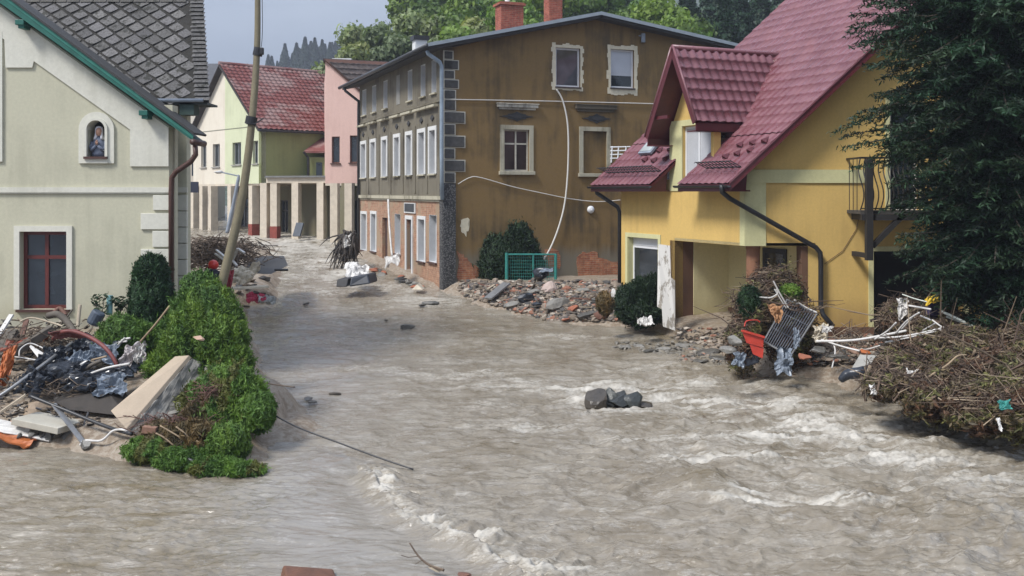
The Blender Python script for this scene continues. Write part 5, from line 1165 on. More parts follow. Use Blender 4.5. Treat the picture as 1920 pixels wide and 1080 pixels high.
# --- the big spruce at the right edge
def spruce(x0, y0, zg, h, m, seed, nlev=44, prof=None, per=7, label='', name='spruce', sub=1.0, zs=1.9):
    th = thing(name, label, 'tree', (x0, y0, zg)); rg = np.random.RandomState(seed); rr = random.Random(seed)
    pos, nrm, siz, axx, tin = [], [], [], [], []; bm = MB()
    for li in range(nlev):
        t_ = li/(nlev-1); z = zg+zs+(h-zs-.3)*t_; Lm = prof(z) if prof else (1-t_)*3+.3
        for k in range(per):
            a = rr.uniform(0, 2*math.pi); L_ = Lm*rr.uniform(.68, 1.12); droop = rr.uniform(.15, .62)*(1-.5*t_); up0 = rr.uniform(.0, .25)
            dx, dy = math.cos(a), math.sin(a); n_ = max(6, int(L_/.10)); s = np.linspace(.12, 1, n_)
            zz = z+L_*(up0*s-(droop+up0)*s**1.6+.16*np.maximum(s-.7, 0)*2)
            ax_ = np.stack([x0+dx*L_*s, y0+dy*L_*s, zz], 1); bm.tube([tuple(q) for q in ax_[::max(1, n_//5)]], [.035*(1-.85*j/max(1, len(ax_[::max(1, n_//5)])-1)) for j in range(len(ax_[::max(1, n_//5)]))], 4, False)
            tt = rr.uniform(.6, 1.25); bl = rr.uniform(0, 1)
            for j in range(n_):
                tl = (.12+.52*(1-s[j])**.8*min(1, s[j]*4))*rr.uniform(.7, 1.15)*min(1, L_/1.6)
                for sg in (-1, 1):
                    d = np.array([-dy*sg*.8+dx*.65, dx*sg*.8+dy*.65, rr.uniform(-.9, .1)]); d /= np.linalg.norm(d)
                    q = max(2, int(tl/.033*sub)); w_ = np.linspace(0, 1, q)[:, None]
                    p = ax_[j]+d*tl*w_+np.array([0, 0, -.10*tl])*w_**2+rg.normal(size=(q, 3))*.015
                    pos.append(p); nrm.append(np.tile([0, 0, 1.], (q, 1))+rg.normal(size=(q, 3))*.5); siz.append(np.full(q, .042)*rg.uniform(.8, 1.25, q)); axx.append(np.tile(d, (q, 1))+rg.normal(size=(q, 3))*.5)
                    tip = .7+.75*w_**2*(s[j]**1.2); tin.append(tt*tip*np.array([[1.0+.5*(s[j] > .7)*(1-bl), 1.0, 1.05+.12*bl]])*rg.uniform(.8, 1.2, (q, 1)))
    MB().tube([(x0, y0, zg-.3), (x0, y0, zg+h*.5), (x0, y0, zg+h)], [.24, .15, .02], 10).build('trunk', BARK, th, sm=True)
    bm.build('branches', BARK, th)
    pos, nrm, siz, axx, tin = map(np.concatenate, (pos, nrm, siz, axx, tin))
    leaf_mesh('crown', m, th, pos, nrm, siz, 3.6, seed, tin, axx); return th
def prof1(z): return float(np.interp(z, [1, 1.9, 2.5, 3.5, 4.2, 5.0, 5.8, 6.5, 8, 10, 13], [.8, 1.2, 1.6, 2.2, 1.95, 2.1, 2.9, 3.0, 3.3, 2.6, .5]))
sx = P(1850, 0, 21.5)
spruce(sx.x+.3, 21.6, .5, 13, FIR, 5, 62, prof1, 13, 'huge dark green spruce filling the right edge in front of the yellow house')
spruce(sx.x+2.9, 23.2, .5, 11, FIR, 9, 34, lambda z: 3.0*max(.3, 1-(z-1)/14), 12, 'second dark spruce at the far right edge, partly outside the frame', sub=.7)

# --- trees behind the brown house
def tree_proto(m, seed, h=14, w_=5, n=30000, nb=34, size=.24, tall=1.0):
    rr = random.Random(seed); rg = np.random.RandomState(seed); pos, nr, tn = [], [], []; limbs = MB()
    limbs.tube([(0, 0, -1), (0, 0, h*.35), (.3, .2, h*.8)], [.32, .24, .06], 8)
    for k in range(nb):
        a = rr.uniform(0, 6.283); zz = h*(.32+.62*rr.random()**.8); rad = w_*math.sqrt(max(.05, 1-((zz/h-.55)/.52)**2))*rr.uniform(.35, .95)
        c = np.array([math.cos(a)*rad, math.sin(a)*rad, zz]); r_ = rr.uniform(.16, .30)*w_*np.array([1, 1, .75*tall]); limbs.tube([(0, 0, zz*.55), tuple(c*[.5, .5, .85]), tuple(c)], [.10, .06, .02], 5, False)
        p, d, l = blob_pts(c, r_, n//nb, seed*31+k, .45, .3, 3); pos.append(p); nr.append(d)
        g = rr.uniform(.65, 1.25)*rg.uniform(.7, 1.25, (len(p), 1)); y_ = rr.uniform(0, .45); tn.append(g*np.array([[1+y_, 1+y_*.4, 1-.3*y_]]))
    return limbs, np.concatenate(pos), np.concatenate(nr), np.concatenate(tn), size
def conifer_proto(m, seed, h=18, w_=3.2, n=9000, size=.4):
    rg = np.random.RandomState(seed); t_ = rg.rand(n)**.75; a = rg.rand(n)*6.283; tier = .82+.30*((t_*17) % 1); r_ = w_*(1-t_)*tier*(.35+.65*rg.rand(n)**.4)*(1+.18*np.sin(a*3+t_*20))
    p = np.stack([np.cos(a)*r_, np.sin(a)*r_, .12*h+t_*h*.88-r_*.28], 1); d = np.stack([np.cos(a), np.sin(a), 0*a+.4], 1); g = rg.uniform(.6, 1.3, (n, 1))
    limbs = MB().tube([(0, 0, -1), (0, 0, h)], [.25, .03], 6); return limbs, p, d, g*np.ones((1, 3)), size
PROTO = {}
def plant(kind, m, seed, name, label, x, y, z, s=1., rot=0, group='', cat='tree', **kw):
    key = (kind, m.name, seed, s if kind == 'c' and False else 0)
    if key not in PROTO:
        f = tree_proto if kind == 't' else conifer_proto
        lb, p, d, tn, sz = f(m, seed, **kw); th = thing(name, label, cat, (0, 0, 0), group)
        leaf_mesh('crown', m, th, p, d, sz*np.random.RandomState(seed).uniform(.6, 1.3, len(p)), 1.5, seed, tn)
        lb.build('trunk', BARK, th); PROTO[key] = th; t_ = th
    else:
        src = PROTO[key]; t_ = src.copy(); COL.objects.link(t_)
        for ch in src.children: c = ch.copy(); COL.objects.link(c); c.parent = t_
    t_.location = (x, y, z); t_.scale = (s, s, s); t_.rotation_euler = (0, 0, rot); tag(t_, label, cat, group); return t_
GF = 'trees on the slope behind the brown house'
def slope_tree(kind, m, seed, px, ytop, D, h, label, rot=0, **kw):
    x = P(px, 0, D).x; zt_ = P(0, ytop, D).z; zg = tz(x, D); s = max(.4, (zt_-zg)/h)
    return plant(kind, m, seed, 'conifer' if kind == 'c' else 'broadleaf_tree', label, x, D, zg-.2, s, rot, GF, h=h, **kw)
TL = [('t', WILLOW, 1, 745, 40, 74, 13, 'silvery green willow leftmost behind the grey street side of the brown house'), ('t', WILLOW, 1, 800, 30, 70, 13, 'silvery willow behind the white chimney of the brown house'),
 ('t', BROAD, 2, 860, -8, 78, 14, 'bright yellow green broadleaf tree above the left end of the brown roof'), ('t', WILLOW, 1, 905, 20, 66, 13, 'silvery tree just left of the lower brick chimney'),
 ('t', BROAD, 2, 980, -30, 84, 14, 'mid green tree between the two brick chimneys'), ('t', BROAD, 3, 1080, -35, 76, 14, 'mid green tree just right of the tall brick chimney'),
 ('t', BROAD, 3, 1180, -10, 68, 14, 'light green broadleaf tree above the brown roof peak, right side'), ('t', DKBROAD, 4, 1130, -60, 92, 14, 'deep green tree rising behind the roof peak'), ('t', DKBROAD, 4, 1030, -60, 96, 14, 'deep green tree high behind the tall brick chimney'),
 ('t', BROAD, 2, 1245, 0, 66, 14, 'light green tree right of the roof peak, nearest the conifers'), ('t', DKBROAD, 4, 900, -50, 98, 14, 'deep green tree high behind the lower brick chimney'), ('t', BROAD, 2, 830, -20, 92, 14, 'fresh green tree rising behind the silvery willows'), ('t', WILLOW, 1, 735, 62, 68, 13, 'low silvery tree at the far end of the grey street roof'), ('t', BROAD, 3, 1010, 2, 62, 14, 'light green tree right behind the ridge between the chimneys'), ('t', BROAD, 2, 930, 8, 64, 14, 'fresh green tree framing the lower brick chimney')]
for i, (k, m, sd_, px, yt, D, h, lb) in enumerate(TL): slope_tree(k, m, sd_, px, yt, D, h, lb, rot=i*1.3)
TC = [(1290, -50, 80, 'dark conifer leftmost of the clump above the brown roof'), (1335, -90, 84, 'second dark conifer from the left above the brown roof'), (1380, -70, 74, 'dark conifer left of the red roof top, broad one'), (1425, -60, 82, 'dark conifer just behind the edge of the red roof'), (1475, -110, 78, 'dark conifer right above the sloping red roof edge'), (1225, -70, 96, 'dark conifer rising behind the light green trees'), (1360, -30, 68, 'lowest dark conifer in front of the clump'), (1540, -120, 86, 'dark conifer hidden mostly by the red roof')]
for i, (px, yt, D, lb) in enumerate(TC): slope_tree('c', FIR, 6, px, yt, D, 18, lb, rot=i*2.1, n=16000, w_=4.2, size=.42)
# --- conifers on the hazy hill
rg = random.Random(12); k = 0
for i in range(130):
    px = rg.uniform(500, 735); D = rg.uniform(330, 420); x = P(px, 0, D).x; z = tz(x, D)
    plant('c', HAZY, 61, 'hill_conifer', 'small blue grey conifer on the hazy wooded hill beyond the pink house', x, D, z-1, rg.uniform(.6, 1.1)*.8, rg.uniform(0, 6), 'conifers on the far hazy hill', h=16, w_=4.6, n=4000, size=.75)

# ------------------------------------------------------------ debris and small things
def sub_noise(o, st=.02, lv=2, sz=.25):
    m = o.modifiers.new('sub', 'SUBSURF'); m.subdivision_type = 'SIMPLE'; m.levels = m.render_levels = lv
    tx = bpy.data.textures.get('rough_%g' % sz) or bpy.data.textures.new('rough_%g' % sz, 'CLOUDS'); tx.noise_scale = sz
    d = o.modifiers.new('disp', 'DISPLACE'); d.texture = tx; d.strength = st; d.mid_level = .5; d.texture_coords = 'GLOBAL'; return o
SAND = simple('wet_sand', (.27, .20, .135), .7, .25, 2, .4); TAN = simple('tan_concrete', srgb(166, 150, 130), .9, .12, 3, .4, 90); STONE = simple('grey_stone', (.20, .19, .17), .9, .45, 3, .8, 40)
DSTONE = simple('dark_wet_stone', (.085, .08, .07), .45, .5, 4, .8, 40); ORG = simple('orange_plastic', (.38, .11, .03), .55, .35, 5, .2); REDP = simple('red_plastic', (.5, .05, .03), .4, .25, 5, .2)
BLK = simple('black_plastic_sheet', (.022, .026, .034), .28, .5, 3, .3, 12); GRYP = simple('grey_plastic_sheet', (.17, .20, .24), .4, .4, 4, .3, 12); WHT = simple('muddy_white_plastic', (.55, .53, .5), .55, .3, 5, .3, 20)
WOOD = simple('wet_grey_wood', (.10, .085, .068), .8, .4, 3, .7, 30); WOODL = simple('pale_wood', (.36, .30, .22), .75, .3, 4, .5, 30); WOODR = simple('reddish_wood', (.13, .06, .04), .75, .4, 4, .5, 30)
STEEL = simple('grey_steel', (.26, .26, .26), .4, .3, 5, .2, 30, .5); TEAL = simple('teal_paint', (.03, .20, .17), .5, .3, 8, .2); CARR = simple('car_red_paint', (.15, .035, .03), .6, .3, 4, .1)
BRICKR = simple('brick_piece', (.28, .10, .055), .9, .35, 6, .8, 40); CLW = simple('cream_cloth', (.50, .44, .34), .8, .35, 4, .4, 20); RDC = simple('red_cloth', (.22, .02, .03), .75, .4, 5, .3, 20)
TWM = simple('twig_bark', (.10, .072, .05), .85, .5, 6, .5, 50); TWL = simple('pale_twig', (.30, .22, .14), .8, .3, 6, .4, 50)
def one(mb, name, m, label, cat, group=None, bevel=0, sm=False): return tag(mb.build(name, m, None, bevel, sm), label, cat, group)
def DL(y): return float(np.interp(y, [560, 600, 640, 700, 760, 830], [22.6, 22.0, 21.0, 19.6, 18.6, 17.9]))
def LP(x, y, k=0): return P(x, y, DL(y)+k)
def curve(pts, n=6):
    q = [Vector(p) for p in pts]; o = []
    for i in range(len(q)-1):
        a, b, c, d = q[max(i-1, 0)], q[i], q[i+1], q[min(i+2, len(q)-1)]
        for k in range(n): s = k/n; o.append(b*(2*s**3-3*s*s+1)+c*(3*s*s-2*s**3)+(c-a)*.5*(s**3-2*s*s+s)+(d-b)*.5*(s**3-s*s))
    return o+[q[-1]]
def pole(pts, r, name, m, label, cat='pole', n=8, group=None): return one(MB().tube(curve(pts), r, n), name, m, label, cat, group, sm=True)
def twigs(mb, c, r, n, seed, ln=(.3, .9), rad=.008, flat=.35, dirv=None):
    rg = random.Random(seed)
    for i in range(n):
        a = rg.uniform(0, 6.283); q = Vector(c)+Vector((rg.gauss(0, .45)*r[0], rg.gauss(0, .45)*r[1], rg.uniform(-.5, .6)*r[2]))
        d = Vector((math.cos(a), math.sin(a)*.8, rg.gauss(0, flat)));  d = (d+Vector(dirv)) if dirv else d; d.normalize(); L_ = rg.uniform(*ln); k = Vector((rg.gauss(0, .1), rg.gauss(0, .1), rg.gauss(0, .12)))*L_
        mb.tube([q-d*L_*.5, q+k, q+d*L_*.5], [rad*rg.uniform(.7, 1.6), rad, rad*.4], 4, False)
    return mb

# leaning lamp-less pole with clamps
b0 = P(413, 545, 21.9); b1 = P(452, 380, 22.2); b2 = P(472, 230, 22.3); b3 = P(482, 90, 22.5); b4 = P(483, -40, 22.6)
pt = thing('leaning_pole', 'tall leaning olive grey pole rising from behind the hedge to the sky', 'pole', tuple(b0-Vector((0, 0, 1.2))))
PM = simple('olive_grey_concrete', srgb(112, 104, 82), .8, .25, 2, .4, 60)
MB().tube(curve([b0-(b1-b0)*.6, b0, b1, b2, b3, b4]), [.118-.058*k/30 for k in range(31)], 16).build('shaft', PM, pt, sm=True)
for (x, y, D, s_) in ((484, 97, 22.5, .1), (471, 226, 22.3, .12)):
    c = P(x, y, D); MB().tube([c-Vector((.02, 0, .09)), c+Vector((.02, 0, .09))], s_+.01, 14).build('clamp', BLACKM, pt)
c = P(491, 96, 22.45); MB().box(c, (.08, .1, .16)).build('insulator', BLACKM, pt, .015)
MB().tube([P(462, 232, 22.2), P(478, 232, 22.2), P(494, 222, 22.2)], .015, 6).build('bracket', BLACKM, pt)
MB().tube(curve([P(488, 100, 22.45), P(492, 60, 22.5), P(491, -30, 22.5)]), .008, 5).build('wire', BLACKM, pt)
# bent street lamp in front of the arcade
sl_ = thing('street_lamp', 'slanting grey street lamp in front of the far arcade', 'street lamp', tuple(P(426, 430, 52)))
MB().tube(curve([P(426, 437, 52), P(434, 400, 52), P(447, 335, 52), P(447, 330, 52)]), [.11]*7+[.09]*6+[.06]*6, 8).build('post', GREYM, sl_, sm=True)
MB().tube([P(447, 330, 52), P(415, 323, 52)], .035, 6).build('arm', GREYM, sl_)
MB().rock(P(408, 323, 52), (.26, .2, .13), 4, 2, 0).build('lamp_head', simple('lamp_grey', (.45, .45, .43), .5), sl_, sm=True)

# ---- left bank
A_, B_, C_, D_ = P(207, 770, 17.6), P(328, 668, 18.9), P(353, 664, 18.9), P(236, 804, 17.3)
sb = MB().prism([A_, D_, P(354, 666, 18.75), B_], Vector((.05, .04, -.05))); o = one(sb, 'concrete_slab', TAN, 'large tilted concrete slab with smooth tan top, leaning on the hedge', 'slab', bevel=.01)
cr2 = MB().prism([p_+Vector((.06, .045, -.055)) for p_ in (A_, D_, P(354, 666, 18.75), B_)], Vector((.36, .22, -.26))); cr2 = tag(cr2.build('slab_core', STONE, o), 'broken grey stone core of the tilted slab'); del cr2['label']; sub_noise(cr2, .14, 4, .18)
rk = MB()
for k in range(13): t_ = k/12; q = D_.lerp(P(352, 668, 18.75), t_)+Vector((.28, .1, -.22)); rk.rock(q+Vector((.10, .04, -.10)), (.17, .16, .15+.05*math.sin(k*2.1)), 70+k, 2, .5)
one(rk, 'rubble_core', STONE, 'rough grey stone underside of the tilted tan slab', 'rubble')
o = one(MB().rock(P(372, 706, 19.2), (.22, .2, .2), 91, 2, .5), 'rock', STONE, 'grey rock wedged between the tilted slab and the hedge', 'rock')
c = P(85, 795, 18.0); M = Matrix.Rotation(.12, 3, 'Y') @ Matrix.Rotation(-.25, 3, 'Z')
o = one(MB().box(c+Vector((0, .1, .0)), (1.0, .7, .12), M), 'concrete_slab', simple('pale_slab', srgb(170, 165, 152), .9, .15, 3, .4), 'pale flat broken slab lying at the left waterline', 'slab', bevel=.012)
rk = MB()
for k in range(7): rk.rock(c+Vector((-.4+.13*k, .0, -.19)), (.12, .22, .13), 120+k, 2, .5)
one(rk, 'rubble_core', DSTONE, 'dark broken stones under the pale flat slab', 'rubble')
one(MB().sheet(P(20, 812, 17.9), (1.0, -.05, -.22), (.1, .5, .15), 5, .06, 12, .03), 'orange_board', ORG, 'bent orange and white board at the left edge of the waterline', 'board')
one(MB().sheet(P(40, 806, 17.95), (1.1, 0, -.2), (.0, .25, .15), 8, .03, 10, .02), 'white_board', WHT, 'muddy white board behind the orange one at the left waterline', 'board')
one(MB().rock(P(75, 770, 18.7), (.35, .3, .16), 33, 3, .3), 'rock', SAND, 'flat sand covered rock above the pale slab', 'rock')
pole([LP(-60, 772, .0), LP(0, 742, -.3), LP(70, 692, -.6), LP(135, 643, -.5)], .035, 'pipe', STEEL, 'long straight light grey pipe sloping across the left debris', 'pipe')
pole([P(55, 742, 18.2), P(120, 768, 18.0), P(200, 800, 17.6), P(247, 814, 17.2)], .035, 'pole', BLACKM, 'long dark pole sloping down to the waterline left of the hedge')
one(MB().bar(P(100, 757, 18.1), P(158, 832, 17.5), .1, .02), 'board', STEEL, 'grey metal strip sloping to the waterline beside the white hose', 'strip')
one(MB().bar(P(-10, 780, 18.1), P(48, 740, 18.3), .14, .03), 'board', WOODL, 'short pale plank at the left edge near the waterline', 'plank')
pole([P(150, 835, 17.5), P(160, 826, 17.5), P(190, 826, 17.4), P(212, 808, 17.4), P(232, 806, 17.3), P(246, 815, 17.3)], .022, 'hose', WHT, 'curved white hose at the waterline left of the hedge', 'hose')
one(MB().rock(P(162, 833, 17.5), (.14, .12, .1), 44, 2, .5), 'rock', DSTONE, 'small dark rock at the foot of the white hose', 'rock')
# car wreck fragment
pole([LP(97, 640), P(112, 624, 20.0), P(140, 622, 19.9), P(175, 636, 19.8), P(200, 655, 19.6), P(216, 678, 19.5), P(220, 692, 19.5)], .042, 'car_frame', CARR, 'curved dull red car roof frame among black plastic', 'car part', 8)
one(MB().sheet(P(125, 627, 20.0), (.6, .05, .02), (.05, .2, -.18), 11, .04, 10, .01), 'bent_metal_sheet', CARR, 'bent red metal panel at the top of the curved frame', 'panel')
for (x, y, w_, h, s, m, nm, lb) in ((165, 650, 52, 40, 21, BLK, 'plastic_sheet', 'black crumpled sheet inside the red curved frame'), (195, 660, 50, 40, 22, GRYP, 'plastic_sheet', 'grey blue glossy sheet under the right end of the red frame'), (128, 700, 66, 42, 23, BLK, 'plastic_sheet', 'black crumpled plastic below the long grey pipe'), (170, 712, 80, 34, 24, BLK, 'plastic_sheet', 'wide black crumpled plastic in the middle of the left debris'), (210, 722, 52, 36, 25, GRYP, 'plastic_sheet', 'silvery grey plastic left of the tilted slab'), (60, 715, 44, 40, 26, BLK, 'plastic_sheet', 'black plastic at the foot of the long grey pipe'), (235, 700, 40, 22, 28, BLK, 'plastic_sheet', 'small black plastic scrap above the tilted slab'), (150, 672, 34, 20, 29, GRYP, 'plastic_sheet', 'small grey scrap hanging under the red frame'),
   (100, 672, 44, 40, 27, BLK, 'plastic_sheet', 'dark sheet behind the upper end of the long grey pipe')):
    D = DL(y+10)-.25; W_ = w_*D/F; H_ = h*D/F; one(MB().sheet(P(x, y, D), (W_*1.15, rg.uniform(-.1, .1), rg.uniform(-.1, .1)), (.05, .35, H_*.9), s, .11, 16, .006, 3.2, .3), nm, m, lb, 'plastic sheet')
o = one(MB().prism([P(100, 752, 18.6), P(205, 738, 18.7), P(226, 765, 18.4), P(215, 778, 18.3), P(130, 768, 18.4)], (0, .5, .05)), 'corrugated_sheet', simple('dark_corrugated', (.035, .028, .022), .8, .4, 6, .5), 'dark corrugated sheet half buried in sand left of the tilted slab', 'sheet')
pole([LP(83, 640), P(92, 626, 20.9), P(70, 640, 20.9)], .03, 'strap', ORG, 'short orange strap by the red frame', 'strap')
one(MB().sheet(P(10, 690, 19.6), (.25, .1, .1), (.1, .25, .75), 31, .1, 12, .02), 'orange_sheet', ORG, 'torn orange plastic standing at the left picture edge', 'plastic sheet')
one(MB().sheet(P(30, 648, 20.6), (.5, .1, .02), (.05, .25, .2), 32, .06, 12, .02), 'red_brown_sheet', simple('red_brown_plastic', (.25, .07, .04), .6, .3), 'folded red brown sheet left of the big grey timber', 'plastic sheet')
one(MB().bar(P(20, 664, 20.3), P(98, 616, 20.9), .2, .16), 'timber_beam', WOOD, 'thick grey timber beam sloping up at the upper left', 'beam', bevel=.01)
one(MB().bar(P(-10, 640, 21.0), P(22, 590, 21.4), .12, .04), 'plank', WHT, 'pale painted plank leaning at the left picture edge under the window', 'plank')
one(MB().bar(P(35, 650, 20.9), P(50, 600, 21.4), .1, .05), 'plank', WOODR, 'reddish plank standing behind the big grey timber', 'plank')
one(MB().bar(P(-5, 668, 20.4), P(25, 620, 21), .22, .1), 'plank', WOOD, 'dark grey plank under the pale painted one', 'plank')
pole([P(38, 603, 21.2), P(60, 596, 21.2), P(100, 606, 21.1), P(118, 612, 21.0)], .02, 'branch', WOODL, 'thin bare pale branch below the window sill', 'branch')
pole([P(90, 592, 21.6), P(110, 590, 21.5), P(128, 606, 21.4), P(140, 626, 21.2)], .075, 'branch', WOOD, 'thick dark curved branch below the window corner', 'branch')
pole([P(136, 580, 21.6), P(118, 604, 21.5), P(104, 616, 21.4)], .018, 'stick', WOOD, 'thin dark stick sloping across the thick curved branch', 'stick')
pole([P(100, 588, 21.8), P(112, 578, 21.9), P(124, 592, 21.8)], .05, 'branch', WOODR, 'reddish stub of branch under the right jamb of the window', 'branch')
pole([P(146, 612, 21.3), P(148, 590, 21.4), P(150, 572, 21.5)], .04, 'post', WOODL, 'short pale splintered post right of the window', 'post')
pole([P(262, 642, 20.2), P(290, 610, 20.0), P(318, 574, 19.9)], [.022]*13, 'stick', TWL, 'long yellowish stick leaning over the hedge foot', 'stick')
pole([P(36, 668, 19.9), P(38, 655, 20), P(55, 644, 20.1), P(75, 650, 20.1), P(92, 660, 20)], .014, 'wire', WHT, 'thin white looped wire left of the red frame', 'wire')
pole([P(18, 668, 19.9), P(50, 672, 19.8), P(80, 678, 19.8)], .014, 'wire', WHT, 'thin white wire lying under the looped one', 'wire')
one(MB().prism([P(55, 650, 20), P(90, 672, 19.8), P(96, 680, 19.8), P(72, 672, 19.8)], (0, .05, .03)), 'splinter', WHT, 'white splintered board behind the long grey pipe', 'board')
pole([P(158, 705, 19.1), P(200, 690, 19), P(243, 682, 18.9)], .022, 'pipe', WHT, 'thin light pipe over the black plastic pointing right', 'pipe')
pole([P(150, 700, 19.3), P(165, 688, 19.3), P(190, 676, 19.3)], .04, 'branch', WOOD, 'dark forked branch in the middle of the left debris', 'branch')
pole([P(172, 675, 19.4), P(185, 672, 19.4), P(200, 668, 19.4)], .02, 'branch', TWL, 'pale split wood above the dark forked branch', 'branch')
for i, (a, b) in enumerate((((212, 658), (234, 634)), ((222, 640), (244, 634)), ((214, 644), (238, 640)))): pole([P(a[0], a[1], 20.2), P((a[0]+b[0])/2, (a[1]+b[1])/2-1, 20.15), P(b[0], b[1], 20.1)], .022, 'white_pipe', WHT, ['white plastic pipe slanting up right of the red frame', 'upper level white pipe right of the red frame', 'lower level white pipe right of the red frame'][i], 'pipe')
one(MB().sheet(P(248, 668, 19.9), (.5, .1, .15), (.05, .2, .45), 41, .14, 16, .006, 3, .4), 'white_bag', simple('dirty_white_bag', (.42, .38, .37), .6, .35, 6, .2), 'torn dirty white bag between the red frame and the hedge', 'bag')
one(MB().sheet(P(262, 664, 19.9), (.2, .05, .05), (.03, .1, .35), 43, .1, 12, .006), 'white_cloth', WHT, 'white rag hanging at the right of the dirty white bag', 'cloth')
pole([P(205, 590, 21.8), P(206, 554, 21.8)], .07, 'teal_post', simple('light_teal', (.22, .42, .42), .6, .2), 'short light teal post against the cream wall', 'post')
one(MB().lathe(P(180, 596, 21.5), [(.13, -.15), (.15, -.1), (.15, .12), (.12, .15)], 14, Matrix.Rotation(.5, 3, 'Y')), 'barrel', simple('blue_grey_tub', (.07, .09, .12), .5, .3), 'dark blue grey tub beside the light teal post', 'barrel')
def plant_sprig(x, y, D, h, seed, label):
    th = thing('leafy_plant', label, 'plant', tuple(P(x, y, D))); rg_ = random.Random(seed); m = MB(); pos, nr, ax = [], [], []
    for k in range(4):
        a = rg_.uniform(-.6, .6); b = P(x, y, D); tp = b+Vector((a*h*.6, rg_.uniform(-.2, .2), h*rg_.uniform(.7, 1))); m.tube([b, (b+tp)/2+Vector((.02, 0, 0)), tp], [.012, .009, .004], 5)
        for j in range(16): t_ = .2+.8*j/15; pos.append(b.lerp(tp, t_)+Vector((rg_.uniform(-.06, .06), rg_.uniform(-.05, .05), 0))); nr.append((rg_.gauss(0, 1), rg_.gauss(0, 1), 1)); ax.append((rg_.choice((-1, 1)), rg_.gauss(0, .4), .5))
    m.build('stem', TWM, th); n = len(pos); leaf_mesh('leaves', YEW, th, np.array(pos), np.array(nr, float), np.full(n, .075), 1.9, seed, np.full((n, 3), 1.6), np.array(ax, float)); return th
plant_sprig(186, 606, 21.6, .75, 3, 'dark leafy sprig left of the light teal post'); plant_sprig(226, 585, 21.9, .35, 4, 'small leafy sprig right of the light teal post')
one(MB().rock(P(374, 634, 18.75), (.17, .1, .05), 52, 1, .2, Matrix.Rotation(.35, 3, 'Y')), 'brick_shard', simple('pale_brick', (.42, .28, .2), .9, .2), 'pale brick shard lying on top of the largest hedge thuja', 'brick')
one(MB().box(P(281, 806, 16.95), (.24, .12, .12), Matrix.Rotation(.1, 3, 'Y')), 'brick', simple('brown_brick', (.22, .12, .08), .9, .3), 'brown brick in the dead twigs at the hedge foot', 'brick', bevel=.01)
for i, pts in enumerate((((300, 798), (340, 822), (372, 848)), ((330, 800), (352, 818), (374, 850)), ((292, 812), (310, 822), (326, 836)), ((368, 826), (385, 838), (395, 848)))): pole([P(x, y, 16.7) for x, y in pts], [.013]*13, 'twig', TWL, ['longest pale twig fanning over the dead brush by the hedge', 'second long pale twig of the fan over the dead brush', 'short pale twig at the left of the dead brush', 'short pale twig at the right end of the dead brush'][i], 'twig')
pole([P(325, 848, 16.5), P(360, 864, 16.3), P(410, 886, 16.1)], .03, 'cable', BLACKM, 'thick black cable sloping into the water at the hedge foot', 'cable')
pole([P(508, 775, 17.9), P(560, 802, 17.4), P(640, 832, 16.9), P(710, 858, 16.5), P(775, 880, 16.2)], .014, 'cable', BLACKM, 'long thin dark cable lying across the open water', 'cable')
tw = MB(); twigs(tw, P(330, 800, 17.4), (.8, .35, .25), 260, 5, (.2, .6), .006); twigs(tw, P(400, 740, 17.9), (.4, .3, .3), 120, 6, (.15, .4), .006); o = tw.build('fine_twigs', simple('reddish_twigs', (.12, .06, .045), .8, .4), None); o['kind'] = 'stuff'
# random small litter in the left pile: sticks, scraps and stones as loose ground litter
lt = MB(); rg = random.Random(77)
for i in range(620):
    x = rg.uniform(-20, 250); y = rg.uniform(600, 815)
    if x > 200 and y > 690: continue
    q = LP(x, y, rg.uniform(-.05, .35)); q.z = max(q.z, tz(q.x, q.y)+.02); a = rg.uniform(0, 3.14); L_ = rg.uniform(.06, .5); d = Vector((math.cos(a), math.sin(a)*.7, rg.gauss(0, .3)))*L_
    if i % 3: lt.tube([q-d*.5, q+Vector((0, 0, rg.uniform(-.03, .05))), q+d*.5], rg.uniform(.006, .02), 5)
    else: lt.rock(q, (rg.uniform(.04, .13), rg.uniform(.04, .1), rg.uniform(.02, .07)), i, 1, .6)
t = NT('mixed_litter'); r_ = t.n('NewGeometry'); t.col(t.ramp(r_.outputs['Random Per Island'], (.0, (.03, .025, .02)), (.3, (.12, .09, .06)), (.55, (.22, .17, .12)), (.75, (.07, .07, .075)), (.9, (.42, .38, .32)), (1., (.25, .10, .05)))); t.rough(.75); LIT = t.m
t.m.node_tree.nodes['Color Ramp'].color_ramp.interpolation = 'CONSTANT'
o = lt.build('litter', LIT, None); o['kind'] = 'stuff'
tw = MB(); twigs(tw, LP(60, 640), (1.2, .8, .35), 240, 9, (.2, .8), .009); twigs(tw, LP(130, 720), (1.2, .6, .25), 200, 10, (.15, .6), .008); o = tw.build('loose_twigs', TWM, None); o['kind'] = 'stuff'

